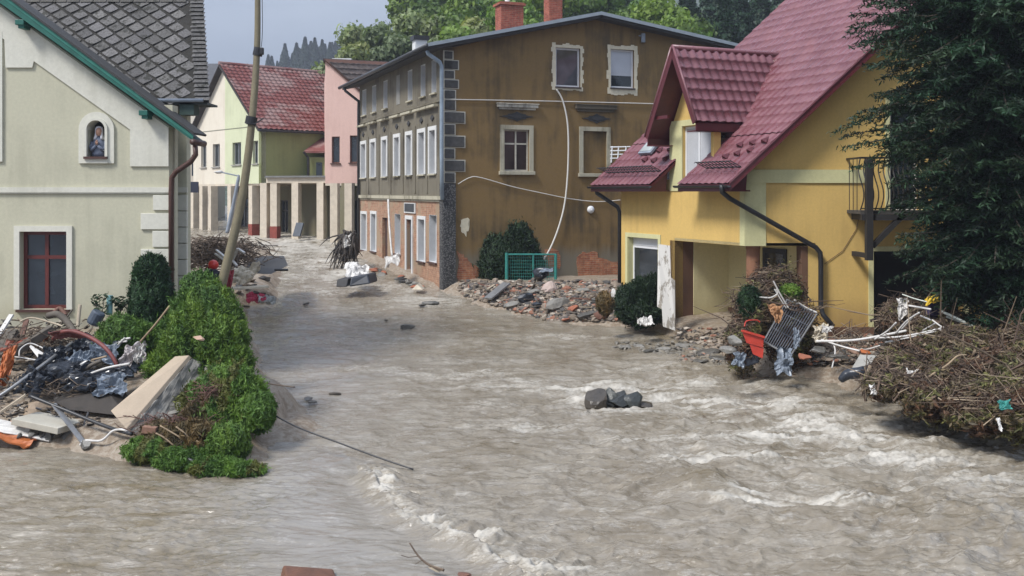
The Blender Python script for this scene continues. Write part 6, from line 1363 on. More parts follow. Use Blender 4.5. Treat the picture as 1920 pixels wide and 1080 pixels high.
# ---- debris bank by the pole
hp = MB(); rg = random.Random(5)
for i in range(110):
    x = rg.uniform(355, 500); y = rg.uniform(455, 560)
    if x > 430 and y < 470: continue
    p = G(x, y); hp.rock(p+Vector((0, 0, .03)), (rg.uniform(.08, .35), rg.uniform(.1, .3), rg.uniform(.06, .2)), i, 1, .5)
o = hp.build('rubble', LIT, None); o['kind'] = 'stuff'
def DB(y): return float(np.interp(y, [440, 470, 500, 530, 560], [44, 36, 31, 28, 26]))
def BP(x, y, k=0): return P(x, y, DB(y)+k)
tw = MB(); twigs(tw, P(395, 478, 32), (1.6, 1., .7), 420, 15, (.3, 1.6), .014); twigs(tw, P(440, 475, 34), (1.0, .8, .5), 160, 16, (.3, 1.2), .014); o = tw.build('brush_heap', TWM, None); o['kind'] = 'stuff'
bb = MB().prism([BP(458, 512, 2), BP(508, 514, 2), BP(520, 508, 2), BP(514, 489, 2), BP(466, 489, 2)], (.1, 1.1, .1)); o = one(bb, 'black_container', simple('black_wet_box', (.02, .019, .018), .6, .4), 'large black overturned container in the water beside the leaning pole', 'container', bevel=.06)
pole([BP(515, 506, 1), BP(530, 506, 1), BP(540, 506, 1)], .04, 'bar', BLACKM, 'short black bar sticking out right of the black container', 'bar')
one(MB().sheet(P(455, 516, 27.2), (.7, .3, .15), (.1, .5, .42), 61, .16, 18, .01, 2.5, .3), 'cloth_bundle', CLW, 'bulging cream cloth bundle right of the leaning pole', 'cloth')
one(MB().rock(P(456, 518, 27.4), (.34, .3, .25), 61, 3, .25), 'sack', CLW, 'round cream sack under the cloth bundle by the pole', 'sack', sm=True)
rb = thing('red_ball', 'bright red ball on dark clothes in the debris left of the pole', 'ball', tuple(P(400, 506, 27))); MB().lathe(P(400, 497, 27), [(.01, -.145), (.08, -.12), (.13, -.06), (.145, 0), (.13, .06), (.08, .12), (.01, .145)], 18).build('ball_shell', simple('red_gloss', (.55, .03, .02), .3, .2, 4, .05), rb, sm=True)
one(MB().sheet(P(402, 528, 26.7), (.6, .1, .1), (.05, .3, .6), 63, .14, 14, .02, 2.5, .3), 'dark_clothes', simple('dark_blue_cloth', (.03, .03, .05), .8, .5), 'dark blue heap of clothes under the red ball', 'clothes')
one(MB().sheet(P(391, 508, 26.9), (.2, .1, .1), (.05, .2, .3), 64, .08, 10, .02), 'red_rag', RDC, 'dark red rag at the left of the red ball', 'cloth')
one(MB().sheet(P(428, 528, 26.6), (.2, .1, .05), (.05, .2, .6), 65, .08, 10, .02), 'red_rag', RDC, 'dark red rag just right of the leaning pole foot', 'cloth')
one(MB().sheet(P(480, 560, 26.2), (.45, .2, .02), (-.1, .3, .14), 66, .1, 14, .02), 'red_rag', simple('crimson_cloth', (.32, .02, .05), .7, .4), 'crimson rag floating below the debris bank', 'cloth')
one(MB().sheet(P(500, 562, 26.2), (.4, .2, -.03), (-.1, .3, .14), 67, .1, 14, .02), 'striped_rag', simple('grey_white_cloth', (.3, .3, .28), .8, .7, 12), 'grey and white rag right of the crimson one', 'cloth')
one(MB().bar(P(432, 541, 26.6), P(500, 537, 27.2), .35, .05), 'board', CLW, 'pale board lying flat below the cream bundle', 'board')
for i, (a, b) in enumerate((((406, 469), (424, 484)), ((404, 476), (420, 487)), ((436, 488), (446, 466)), ((434, 486), (444, 498)), ((446, 466), (458, 474)))): one(MB().bar(P(*a, 29), P(*b, 28.5), .07, .04), 'white_lath', WHT, ['upper white slat left of the pole in the brush heap', 'lower white slat left of the pole in the brush heap', 'upright white slat just right of the pole', 'white slat sloping down right of the pole', 'topmost white slat right of the pole'][i], 'slat')
for i, (x, y, w_) in enumerate(((470, 545, 40), (450, 552, 50), (488, 548, 30), (375, 456, 50), (396, 466, 40), (478, 472, 26), (493, 478, 20), (470, 520, 24), (484, 525, 22))):
    q = WP(x, y); D = q.y; one(MB().rock(q+Vector((0, 0, .02)), (w_*D/F*.55, .2, .09), 200+i, 2, .5), 'driftwood', DSTONE if i % 2 else WOOD, ['dark flat debris below the pale board', 'dark flat debris left of the pale board', 'small dark debris right of the pale board', 'dark flat debris by the cream house corner', 'dark debris just above the brush heap', 'small dark log in the water above the black container', 'smallest dark log in the water above the black container', 'small rubble right of the cream sack', 'small rubble between sack and open water'][i], 'debris')

# ---- things in the water
rk = thing('boulder', 'angular grey boulder breaking the current in mid stream', 'rock', tuple(WP(1150, 765)))
for i, (x, y, w_, h) in enumerate(((1118, 752, 40, 38), (1140, 751, 46, 40), (1163, 753, 44, 36), (1184, 753, 42, 34), (1210, 763, 30, 12))):
    q = P(x, y, 21.2+.1*(i % 2)); k = 21.2/F/2*1.08; MB().rock(q, (w_*k*1.1, .32, h*k*1.25), 301+i, 3, .28).build('boulder_part', simple('mid_stream_rock%d' % i, [(.05, .04, .028), (.04, .042, .035), (.028, .03, .028), (.032, .036, .034), (.045, .036, .026)][i], .35, .6, 3, .9, 30), rk)
one(MB().box(P(578, 1092, 11.7), (.62, .34, .24), Matrix.Rotation(.22, 3, 'Y') @ Matrix.Rotation(.35, 3, 'Z')), 'brick_chunk', simple('wet_orange_stone', (.13, .055, .028), .5, .45, 5, .9, 30), 'orange brown block at the bottom edge of the picture', 'rock', bevel=.03)
br = MB(); br.tube(curve([P(768, 1018, 12.0), P(785, 1043, 11.9), P(806, 1060, 11.8), P(832, 1069, 11.7)]), [.008+.0006*k for k in range(19)], 6).tube([P(785, 1043, 11.9), P(765, 1045, 11.9), P(752, 1041, 11.9)], .005, 5).tube([P(792, 1050, 11.85), P(778, 1058, 11.8)], .004, 5)
one(br, 'snag_branch', TWM, 'thin forked branch sticking out of the foreground water', 'branch')
one(MB().rock(P(818, 1066, 11.8), (.11, .07, .04), 313, 2, .3), 'pale_wood_block', WOODL, 'small pale piece of wood at the foot of the forked branch', 'wood')
one(MB().rock(P(873, 1077, 11.6), (.10, .06, .03), 314, 2, .3), 'brown_wood_block', WOODR, 'small red brown piece at the bottom edge right of the forked branch', 'wood')
for i, (x, y, w_, h, m) in enumerate(((806, 570, 36, 9, DSTONE), (762, 616, 34, 12, DSTONE), (790, 574, 20, 6, DSTONE), (628, 740, 24, 9, WOOD), (578, 750, 18, 6, DSTONE), (588, 756, 20, 5, DSTONE), (575, 571, 14, 5, WOOD), (724, 602, 8, 5, WOOD), (460, 575, 16, 5, WOOD), (1222, 660, 34, 12, DSTONE), (1175, 652, 30, 8, STONE), (502, 828, 16, 7, DSTONE))):
    q = WP(x, y); D = q.y; lb = ['dark log shaped debris in mid stream before the brown house', 'round clump of dark twigs floating in mid stream', 'small dark debris left of the log shaped one', 'dark forked scrap on the calm water right of the hedge', 'tiny dark scrap at the tip of the mud spit', 'flat dark scrap at the tip of the mud spit', 'short dark twig on the water under the far debris', 'tiny speck of debris left of the round clump', 'short curved twig beside the hedge top', 'dark pointed stone on the shallow rubble left of the porch', 'flat grey stone left of the pointed dark one', 'small dark stone at the water right of the nearest thuja'][i]
    one(MB().rock(q+Vector((0, 0, .03)), (w_*D/F*.5, .14, max(.04, h*D/F*.5)), 320+i, 2, .55), 'floating_debris', m, lb, 'debris')
pole([P(495, 718, 19.2), P(520, 722, 19.1), P(553, 726, 19.0)], .012, 'stick', TWM, 'thin stick on the mud spit right of the hedge', 'stick')
# shallow gray rubble field
rf = MB(); rg = random.Random(31)
for i in range(420):
    x = rg.uniform(1150, 1400); y = rg.uniform(628, 690)
    if y < 640+(x-1300)*.0 and x < 1250: continue
    if y > 652+(x-1150)*.16: continue
    q = WP(x, y); rf.rock(q, (rg.uniform(.03, .13), rg.uniform(.03, .12), rg.uniform(.03, .08)), i, 1, .5)
o = rf.build('shallow_rubble', simple('grey_pebbles', (.16, .145, .12), .6, .6, 6, .6), None); o['kind'] = 'stuff'
for i, (x, y, w_, h) in enumerate(((1330, 662, 60, 14), (1290, 648, 50, 10), (1352, 672, 46, 14), (1240, 655, 40, 9), (1310, 676, 30, 8), (1200, 650, 40, 7))):
    q = WP(x, y); D = q.y; one(MB().rock(q, (w_*D/F*.5, .25, h*D/F*.6), 350+i, 2, .5), 'stone', STONE if i % 2 else DSTONE, ['largest flat dark stone in the shallows before the porch', 'flat grey stone behind the largest one in the shallows', 'dark stone in the shallows nearest the black bin', 'flat grey stone in the shallows, left group', 'small dark stone in the shallows, nearest the water', 'farthest left flat grey stone of the shallows'][i], 'stone')

# ---- rubble bank between the brown and yellow houses
rf = MB(); rg = random.Random(8)
pts_r = []
for i in range(3600):
    x = rg.uniform(862, 1165); y = rg.uniform(528, 612)
    if y > 552+(x-862)*.32 and y > 548: continue
    if x > 1010 and y > 604: continue
    q = G(x, y, 20, 42); s = rg.uniform(.03, .12)*(1.5 if rg.random() < .1 else 1); rf.rock(q+Vector((0, 0, s*.3)), (s*rg.uniform(.8, 1.4), s*rg.uniform(.7, 1.2), s*rg.uniform(.4, .8)), i, 1, .6)
t = NT('rubble_mix'); r_ = t.n('NewGeometry'); t.col(t.mix(.6, t.ramp(r_.outputs['Random Per Island'], (.0, (.07, .065, .06)), (.2, (.17, .135, .10)), (.45, (.25, .20, .155)), (.65, (.13, .11, .095)), (.8, (.30, .14, .09)), (.9, (.38, .33, .27))), t.ramp(t.noise(9, 4), (.3, (.5,)*3), (.7, (1.3,)*3)), 'MULTIPLY')); t.rough(.85); t.m.node_tree.nodes['Color Ramp'].color_ramp.interpolation = 'CONSTANT'; RUB = t.m
o = rf.build('rubble', RUB, None); o['kind'] = 'stuff'
rb_items = [(1027, 541, 38, 24, simple('pinkish_block', (.42, .33, .29), .9, .2), 'pinkish white block on the crest of the rubble bank', 401), (1040, 575, 70, 26, STONE, 'long grey slab in the middle of the rubble bank', 402), (985, 562, 34, 22, BLK, 'black plastic scrap left of the long grey slab', 403), (1100, 592, 44, 22, DSTONE, 'big dark grey stone at the front of the rubble bank', 404), (1008, 575, 26, 18, BLK, 'small black scrap before the long grey slab', 405),
 (1130, 590, 40, 22, WOODR, 'brown clump right of the big dark stone', 406), (1075, 580, 26, 14, BRICKR, 'red brick lump in the rubble bank', 407), (1090, 545, 40, 14, STONE, 'grey stone on the crest of the rubble, right half', 408), (960, 572, 30, 12, STONE, 'flat grey stone at the left front of the rubble', 409), (1060, 600, 30, 10, BRICKR, 'reddish stone at the waterline of the rubble bank', 410), (1152, 556, 14, 36, WHT, 'pale rag hanging by the dark clipped bush', 411), (1118, 562, 26, 16, DSTONE, 'dark stone near the olive bush on the rubble', 412), (1000, 548, 30, 14, STONE, 'grey stone left of the pinkish block', 413), (1030, 596, 26, 12, DSTONE, 'dark stone at the waterline of the rubble bank', 414)]
for x, y, w_, h, m, lb, sd_ in rb_items:
    q = G(x, y+h*.25, 20, 42); D = q.y; one(MB().rock(q+Vector((0, 0, h*D/F*.3)), (w_*D/F*.5, .25, h*D/F*.5), sd_, 2, .4, Matrix.Rotation(-.25, 3, 'Y')), 'rubble_block', m, lb, 'rubble')
one(MB().bar(P(915, 560, 33.5), P(950, 531, 34.2), .35, .06), 'board', STEEL, 'grey board propped on the left end of the rubble bank', 'board')
rg = random.Random(90)
for i in range(22):
    x = rg.uniform(880, 1140); y = rg.uniform(540, 560+(x-862)*.16); q = G(x, y, 20, 42); q.z += .08; a = rg.uniform(0, 3.1); d = Vector((math.cos(a), math.sin(a), rg.gauss(0, .2)))*rg.uniform(.2, .6)
    tag(MB().bar(q-d, q+d, .08, .03).build('plank', rg.choice((WOOD, WOODL, WOODR)), None), 'short broken plank scattered on the rubble bank before the brown gable', 'plank', 'broken planks on the rubble bank')
# teal fence frame
fe = thing('teal_fence', 'teal metal fence frame standing before the brown gable wall', 'fence', tuple(P(950, 532, 36.2)))
for x, y0, y1, r_ in ((950, 474, 532, .06), (1000, 476, 530, .03), (1042, 476, 524, .05)): MB().tube([P(x, y1, 36.2), P(x, y0, 36.2)], r_, 8).build('post', TEAL, fe)
MB().tube([P(950, 477, 36.2), P(1042, 477, 36.2)], .03, 6).build('rail', TEAL, fe)
m = MB()
for k in range(22): x = 953+k*4.1; m.tube([P(x, 478, 36.25), P(x, 528, 36.25)], .006, 4)
for k in range(8): y = 483+k*6; m.tube([P(951, y, 36.25), P(1042, y, 36.25)], .006, 4)
m.build('mesh_panel', TEAL, fe)
one(MB().rock(P(1018, 515, 35.6), (.4, .3, .28), 420, 3, .3), 'black_bag', BLK, 'black rubbish bag behind the teal fence', 'bag', sm=True)
one(MB().sheet(P(1024, 508, 35.3), (.5, .1, .1), (.05, .3, .1), 421, .06, 10, .01), 'grey_sheet', GRYP, 'pale grey sheet on the black rubbish bag', 'sheet')
# white chair frame on the low roof seen against the wall
ch = MB(); a = P(1148, 277, 36); 
for x in (1146, 1158, 1172): ch.tube([P(x, 305, 36), P(x+2, 274, 36)], .025, 6)
for y in (276, 283, 290, 297): ch.tube([P(1144, y, 36), P(1182, y-1, 36)], .022, 6)
one(ch, 'white_rack', PVC, 'white bar rack on the brown wall just above the low red roof', 'rack')
# white leaf of a door leaning on the porch corner
dl = MB().prism([P(1234, 458, 28.7), P(1256, 461, 28.5), P(1258, 520, 28.5), P(1265, 527, 28.5), P(1266, 620, 28.4), P(1243, 612, 28.5), P(1241, 580, 28.5), P(1232, 575, 28.6)], (.03, .07, 0))
t = NT('peeling_white_paint'); t.col(t.mix(t.mask(t.noise(5, 7, .7, None, (1, 1, .35)), .52, .58), (.62, .60, .56), (.27, .24, .20))); t.rough(.7); t.bump(t.noise(9, 6, .7), .4, .01)
one(dl, 'loose_door', t.m, 'loose white door leaf with peeling paint leaning at the porch corner', 'door')
one(MB().sheet(P(1210, 604, 28.0), (.42, .1, .02), (-.05, .4, .16), 431, .1, 14, .006), 'white_rag', WHT, 'white rag on the mud below the dark clipped bush', 'cloth')
# ---- by the grey house corner
one(MB().prism([P(630, 538, 35.4), P(650, 538, 35.3), P(654, 522, 35.4), P(632, 524, 35.5)], (.1, 1., .0)), 'black_box', simple('black_soaked', (.015, .015, .018), .6, .3), 'black box in the water before the brick street front, left one', 'box', bevel=.03)
one(MB().prism([P(654, 538, 35.3), P(694, 532, 35.3), P(690, 514, 35.5), P(658, 520, 35.4)], (.15, 1., .0)), 'black_box', simple('blue_black_tarp', (.018, .022, .032), .5, .4), 'blue black box beside the other black box in the water', 'box', bevel=.05)
one(MB().sheet(P(668, 507, 37), (.8, .3, -.08), (-.2, 1.4, .3), 441, .16, 16, .02, 2, .2), 'white_sheet', WHT, 'white crumpled sheet in the foam before the brick street front', 'sheet')
one(MB().sheet(P(736, 488, 39.2), (.55, .2, .25), (-.1, .8, .25), 442, .15, 16, .02, 2, .2), 'white_sheet', WHT, 'white crumpled sheet caught under the third street window', 'sheet')
pole([P(728, 374, 40.5), P(730, 420, 40), P(735, 480, 39.4)], .04, 'white_tube', WHT, 'thin white tube leaning on the brick street front', 'pipe')
one(MB().prism([P(772, 543, 36.3), P(792, 543, 36.2), P(782, 533, 36.4)], (.05, .5, 0)), 'cream_wedge', CLW, 'small cream wedge at the foot of the blue grey door', 'debris')
rt = MB(); rg = random.Random(17); c0 = P(652, 448, 43.5); rt.rock(P(654, 462, 43.7), (.42, .4, .75), 18, 3, .6)
for k in range(110): 
    a = rg.uniform(-1.2, .5); b = c0+Vector((rg.uniform(-.25, .35), rg.uniform(-.4, .4), rg.uniform(-.3, .4))); e_ = b+Vector((a*rg.uniform(.4, .9), rg.uniform(-.5, .5), -rg.uniform(.5, 1.5))); rt.tube(curve([b, (b+e_)/2+Vector((rg.gauss(0, .12), rg.gauss(0, .1), .1)), e_], 4), [.05-.005*j for j in range(9)], 5)
one(rt, 'root_stump', simple('dark_roots', (.055, .045, .038), .85, .5, 6, .6), 'dark torn root stump against the far corner of the grey street front', 'stump')
one(MB().sheet(P(650, 452, 43), (.35, .1, .1), (0, .2, .5), 449, .08, 10, .01), 'white_rag', WHT, 'white rag at the left of the torn root stump', 'cloth')
one(MB().bar(P(556, 443, 55.5), P(563, 418, 55.8), .5, .1), 'dark_board', simple('slate_board', (.05, .06, .075), .6), 'dark board leaning on an arcade column', 'board')
for i in range(14):
    rg = random.Random(500+i); x = rg.uniform(700, 800); y = np.interp(x, [700, 800], [512, 545])+rg.uniform(-6, 3); q = WP(x, y); q.y += .3
    tag(MB().rock(q+Vector((0, 0, .05)), (rg.uniform(.12, .4), .2, rg.uniform(.06, .15)), 500+i, 2, .5).build('debris_lump', rg.choice((DSTONE, STONE, BRICKR)), None), 'rubble lump washed against the foot of the brick street front', 'rubble', 'lumps along the brick street front')

# ---- right bank: brush, grate, crate
def brush(name, label, blobs, seed, n_tw, n_lf, leafm, ln=(.25, .8)):
    th = thing(name, label, 'brush heap', tuple(blobs[0][0])); m = MB(); pos, nr, tn = [], [], []; cv, cf, k = [], [], 0; rgn = np.random.RandomState(seed)
    for i, (c, r) in enumerate(blobs):
        a, f = core_mesh(c, r, seed+i, .74, .45, 4.5); cv.append(a); cf += [[q+k for q in ff] for ff in f]; k += len(a)
        rg = random.Random(seed*7+i)
        for j in range(int(n_tw/len(blobs))):
            d = Vector((rg.gauss(0, 1), rg.gauss(0, 1), abs(rg.gauss(0, 1)))).normalized(); q = Vector(c)+Vector((d.x*r[0], d.y*r[1], d.z*r[2]))*rg.uniform(.74, 1.12)
            tq = Vector((rg.gauss(0, 1), rg.gauss(0, .7), rg.gauss(0, .45))); tq = (tq-d*tq.dot(d)*.75).normalized(); L_ = rg.uniform(*ln); m.tube([q-tq*L_*.5, q+d*L_*.08, q+tq*L_*.5+Vector((0, 0, rg.gauss(0, .05)))], [rg.uniform(.003, .014)*(2.6 if rg.random() < .12 else 1), .005, .0025], 4, False)
        nl = int(n_lf/len(blobs)); p, dd, l = blob_pts(c, r, nl, seed+i, .74, .45, 4.5); pos.append(p); nr.append(dd); cl = fbm(p[:, 0]*1.8, p[:, 2]*2.5+p[:, 1], 3, seed)
        g = rgn.uniform(.4, 1.5, (nl, 1))*(1+cl[:, None]); tn.append(np.clip(g*np.where((cl > .12)[:, None], [[1.0, 1.25, .75]], np.where((cl < -.1)[:, None], [[1.05, .7, .65]], [[1, .95, .8]])), .15, 3))
    rg = random.Random(seed+5)
    for j in range(int(n_tw/110)):
        c, r = rg.choice(blobs); q = Vector(c)+Vector((rg.uniform(-.8, .8)*r[0], rg.uniform(-.8, .2)*r[1], rg.uniform(.3, .95)*r[2])); d = Vector((rg.gauss(0, 1), rg.gauss(0, .6), rg.uniform(-.1, .7))).normalized(); L_ = rg.uniform(.6, 1.7); s_ = rg.uniform(.010, .026); k1 = q+d*L_*.4+Vector((rg.gauss(0, .06), 0, rg.gauss(0, .06))); k2 = q+d*L_; m.tube([q-d*.3, q, k1, k2], [s_, s_, s_*.8, s_*.3], 6); m.tube([k1, k1+Vector((rg.gauss(0, .25), rg.gauss(0, .2), rg.uniform(0, .3)))], [s_*.5, s_*.2], 5)
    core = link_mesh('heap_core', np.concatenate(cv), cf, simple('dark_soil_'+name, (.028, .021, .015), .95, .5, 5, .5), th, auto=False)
    m.build('twigs', TWB, th); pos = np.concatenate(pos); nn = len(pos); leaf_mesh('dead_leaves', leafm, th, pos, np.concatenate(nr), np.full(nn, .036)*rgn.uniform(.5, 1.5, nn), 3.0, seed, np.concatenate(tn), rgn.normal(size=(nn, 3))*[1, 1, .5]); return th
t = NT('brush_twigs'); r_ = t.n('NewGeometry'); t.col(t.ramp(r_.outputs['Random Per Island'], (.0, (.035, .024, .018)), (.45, (.10, .065, .045)), (.75, (.16, .115, .075)), (1., (.32, .25, .17)))); t.rough(.85); TWB = t.m
DRY2 = foliage('dry_brush_leaves', (.10, .078, .045), trans=.05)
brush('brush_heap', 'big heap of brown tangled brush on the right bank, lower right corner', [e(1640, 668, 1740, 745, 19.6, .6), e(1668, 640, 1780, 740, 20.2, .8), e(1700, 690, 1830, 790, 18.4, .7), e(1740, 615, 1880, 720, 20.0, .9), e(1780, 720, 1900, 812, 17.4, .6), e(1850, 620, 1990, 730, 19.2, 1.), e(1860, 700, 2000, 830, 16.9, .7), e(1790, 650, 1950, 770, 18.4, 1.), e(1625, 700, 1690, 748, 19.0, .4)], 61, 4200, 130000, DRY2)
brush('brush_heap', 'upright heap of dark brush and conifer twigs behind the red crate', [e(1376, 540, 1450, 660, 24.3, .6), e(1395, 500, 1510, 620, 25.2, .6), e(1430, 560, 1530, 690, 24.4, .6), e(1360, 600, 1420, 700, 23.9, .5)], 71, 1800, 26000, DRY2, (.2, .6))
brush('brush_heap', 'brush heap under the white poles in front of the dark garage', [e(1650, 560, 1780, 660, 22.4, .8), e(1700, 590, 1860, 690, 21.8, 1.)], 81, 1700, 16000, DRY2)
shrub('green_sprig', 'fresh green leafy sprig on top of the brush behind the grate', 'plant', BROAD, [e(1462, 532, 1502, 562, 24.6)], 1200, .09, 87, elong=1.6, stem=False)
shrub('conifer_branch', 'torn blue green conifer branch hanging in the brush behind the crate', 'plant', FIR, [e(1385, 535, 1425, 600, 23.9, .25)], 3500, .05, 88, elong=4, stem=False, up=-.6)
# grate: frame and bars
gr = thing('metal_grate', 'black barred metal grate leaning on the brush heap', 'grate', tuple(P(1480, 690, 23.5)))
g00, g10, g11, g01 = P(1432, 640, 23.4), P(1482, 668, 23.1), P(1532, 588, 23.9), P(1476, 562, 24.2)
m = MB(); 
for a, b in ((g00, g10), (g10, g11), (g11, g01), (g01, g00)): m.tube([a, b], .024, 6)
m.build('frame', STEEL, gr); m = MB()
for k in range(1, 13): t_ = k/13; m.tube([g00.lerp(g10, t_), g01.lerp(g11, t_)], .014, 5)
m.tube([g00.lerp(g01, .33), g10.lerp(g11, .33)], .012, 5); m.tube([g00.lerp(g01, .7), g10.lerp(g11, .7)], .012, 5); m.build('bars', simple('wet_grey_bars', (.10, .105, .12), .35, .5, 9), gr)
m = MB(); m.tube(curve([P(1424, 557, 23.8), P(1445, 558, 23.8), P(1458, 550, 23.8), P(1455, 542, 23.8)]), .018, 6).tube([P(1450, 527, 23.8), P(1462, 550, 23.8), P(1478, 577, 23.8)], .018, 6).tube([P(1452, 542, 23.8), P(1474, 578, 23.8)], .014, 6)
one(m, 'bent_tubing', WHT, 'bent white tubular frame above the metal grate', 'frame')
pole([P(1489, 562, 24.0), P(1510, 576, 24.0), P(1532, 586, 23.9)], .02, 'white_rod', WHT, 'short white rod along the top edge of the metal grate', 'rod')
nt_ = MB(); c = P(1456, 592, 23.3)
nt_.sheet(c+Vector((0, 0, .05)), (.36, .05, -.02), (-.05, .1, .42), 451, .08, 14, .01, 3, .2); nt_.v = [(c.x+(x-c.x)*max(.15, (z-c.z+.32)/.5), y, z) for x, y, z in nt_.v]
one(nt_, 'orange_net', simple('orange_brown_net', (.36, .19, .09), .8, .3, 9, .5, 60), 'orange brown net hanging over the upper corner of the grate', 'net')
# bin and crate
bn = MB().prism([P(1378, 625, 23.7), P(1400, 612, 23.8), P(1418, 640, 23.6), P(1424, 680, 23.4), P(1396, 690, 23.4), P(1384, 660, 23.5)], (.06, .45, .03)); one(bn, 'black_bin', simple('black_blue_bin', (.02, .024, .035), .45, .3), 'black plastic bin leaning left of the red crate', 'bin', bevel=.03)
cr_ = thing('red_crate', 'torn bright red crate between the black bin and the grate', 'crate', tuple(P(1415, 668, 23.2)))
MB().prism([P(1391, 620, 23.1), P(1432, 632, 23.1), P(1431, 652, 23.1), P(1400, 643, 23.1)], (0, .03, 0)).build('upper_panel', REDP, cr_); MB().prism([P(1405, 644, 23.12), P(1432, 653, 23.12), P(1430, 672, 23.1), P(1412, 664, 23.1)], (0, .03, 0)).build('lower_panel', REDP, cr_)
MB().bar(P(1390, 620, 23.08), P(1434, 633, 23.08), .05, .04, (0, 0, 1)).build('rim', REDP, cr_, .005); MB().prism([P(1391, 620, 23.13), P(1432, 632, 23.13), P(1434, 630, 23.5), P(1394, 618, 23.5)], (0, 0, -.02)).build('side', REDP, cr_)
pole([P(1396, 612, 23.3), P(1400, 602, 23.4), P(1418, 600, 23.4), P(1425, 604, 23.4)], .015, 'red_strap', REDP, 'loose red strap above the red crate', 'strap')
for (x0, y0, x1, y1, D, m_, lb, s) in ((1455, 655, 1485, 698, 22.8, GRYP, 'blue grey cloth trailing below the metal grate', 461), (1374, 662, 1396, 686, 23.2, GRYP, 'small grey cloth at the foot of the black bin', 462), (1488, 620, 1500, 650, 23.2, GRYP, 'pale blue strip along the lower right of the grate', 463), (1683, 560, 1703, 592, 21.9, WHT, 'muddy white cloth on the poles before the garage', 464), (1655, 692, 1670, 712, 19.2, WHT, 'white rag on the left end of the big brush heap', 465), (1630, 722, 1644, 738, 18.7, WHT, 'small white rag at the waterline of the brush heap', 466), (1702, 696, 1728, 712, 18.6, WHT, 'white plastic strip in the middle of the brush heap', 467), (1870, 785, 1878, 805, 16.1, WHT, 'small white scrap low in the brush heap', 468), (1872, 752, 1896, 766, 16.2, TEAL, 'small teal scrap in the brush heap', 469), (1524, 610, 1552, 640, 23.2, CLW, 'torn cream insulation right of the grate', 470), (1540, 612, 1560, 622, 23.1, WHT, 'white scrap on the torn insulation', 471)):
    a = P(x0, y0, D); b = P(x1, y1, D); c = (a+b)/2; w_ = abs(b.x-a.x); h = abs(a.z-b.z); one(MB().sheet(c, (w_, .05, 0), (.02, .12, h), s, min(w_, h)*.28, 14, .006, 2.6, .4), 'cloth', m_, lb, 'cloth')
one(MB().sheet(P(1750, 562, 21.5), (.34, .05, .12), (.03, .2, .14), 481, .05, 12, .008), 'yellow_cloth', simple('yellow_cloth', (.62, .42, .03), .7, .25, 8, .2), 'bright yellow cloth hooked on top of the debris before the garage', 'cloth')
pole([P(1737, 574, 21.4), P(1744, 562, 21.4), P(1758, 551, 21.4), P(1772, 554, 21.4)], .03, 'yellow_strap', simple('yellow_strap', (.62, .42, .03), .7, .2), 'yellow strap curling over the purple bundle', 'strap')
one(MB().rock(P(1748, 584, 21.7), (.2, .2, .18), 482, 3, .3), 'purple_bundle', simple('dark_purple_cloth', (.035, .025, .06), .85, .4, 8, .4), 'dark purple bundle under the yellow cloth', 'cloth', sm=True)
WP_ = [(((1530, 640), (1600, 638), (1660, 628), (1700, 620)), .028, 'long white pole reaching left from the brush heap toward the grate'), (((1540, 637), (1580, 650), (1612, 658)), .02, 'white pole sloping down right from the torn insulation'), (((1560, 640), (1566, 658), (1560, 690)), .016, 'thin white hose hanging before the rubble step'), (((1640, 636), (1665, 620), (1680, 605)), .02, 'white pole rising toward the muddy white cloth'), (((1645, 634), (1700, 630), (1780, 612)), .022, 'level white pole across the upper brush'), (((1660, 642), (1700, 634), (1776, 616)), .02, 'lower level white pole across the upper brush'), (((1680, 625), (1700, 602), (1724, 586)), .02, 'white pole slanting up to the purple bundle'), (((1690, 618), (1710, 596)), .016, 'short white pole behind the slanting one'), (((1704, 573), (1728, 577), (1745, 580)), .022, 'white rod left of the purple bundle'), (((1692, 552), (1715, 560), (1738, 566)), .013, 'thin grey rod above the white cloth'), (((1765, 584), (1800, 600), (1842, 622)), .03, 'upper pale pole sloping down right of the purple bundle'), (((1775, 594), (1805, 605), (1838, 620)), .022, 'second pale pole sloping down beside the upper one'), (((1808, 605), (1818, 622), (1824, 642)), .03, 'short white pole pointing down into the brush heap'), (((1726, 592), (1745, 600)), .02, 'short white stick under the purple bundle'), (((1748, 600), (1768, 614), (1784, 616)), .018, 'thin white stick right of the brush peak'), (((1730, 620), (1754, 606)), .015, 'thin pale stick crossing under the level poles'), (((1600, 656), (1625, 655), (1650, 648)), .014, 'thin white wire on the rubble step')]
for i, (pts, r_, lb) in enumerate(WP_):
    D0 = 22.2 if pts[0][0] < 1640 else 21.2; pole([P(x, y, D0-.3*k) for k, (x, y) in enumerate(pts)], r_, 'white_pole', WHT if i not in (9, 10, 11) else simple('pale_green_pole%d' % i, (.5, .52, .46), .6, .2), lb, 'pole')
pole([P(1725, 730, 18.2), P(1740, 708, 18.2), P(1775, 685, 18.2), P(1795, 668, 18.3), P(1812, 666, 18.4)], [.018]*25, 'branch', TWL, 'long pale branch arching over the big brush heap', 'branch')
pole([P(1622, 712, 19.3), P(1626, 660, 19.4)], .01, 'stake', TWM, 'thin upright twig at the left end of the brush heap', 'twig')
pole([P(1700, 690, 18.9), P(1706, 704, 18.8), P(1722, 712, 18.7), P(1732, 730, 18.6)], .014, 'white_branch', WHT, 'forked white branch in the middle of the brush heap', 'branch')
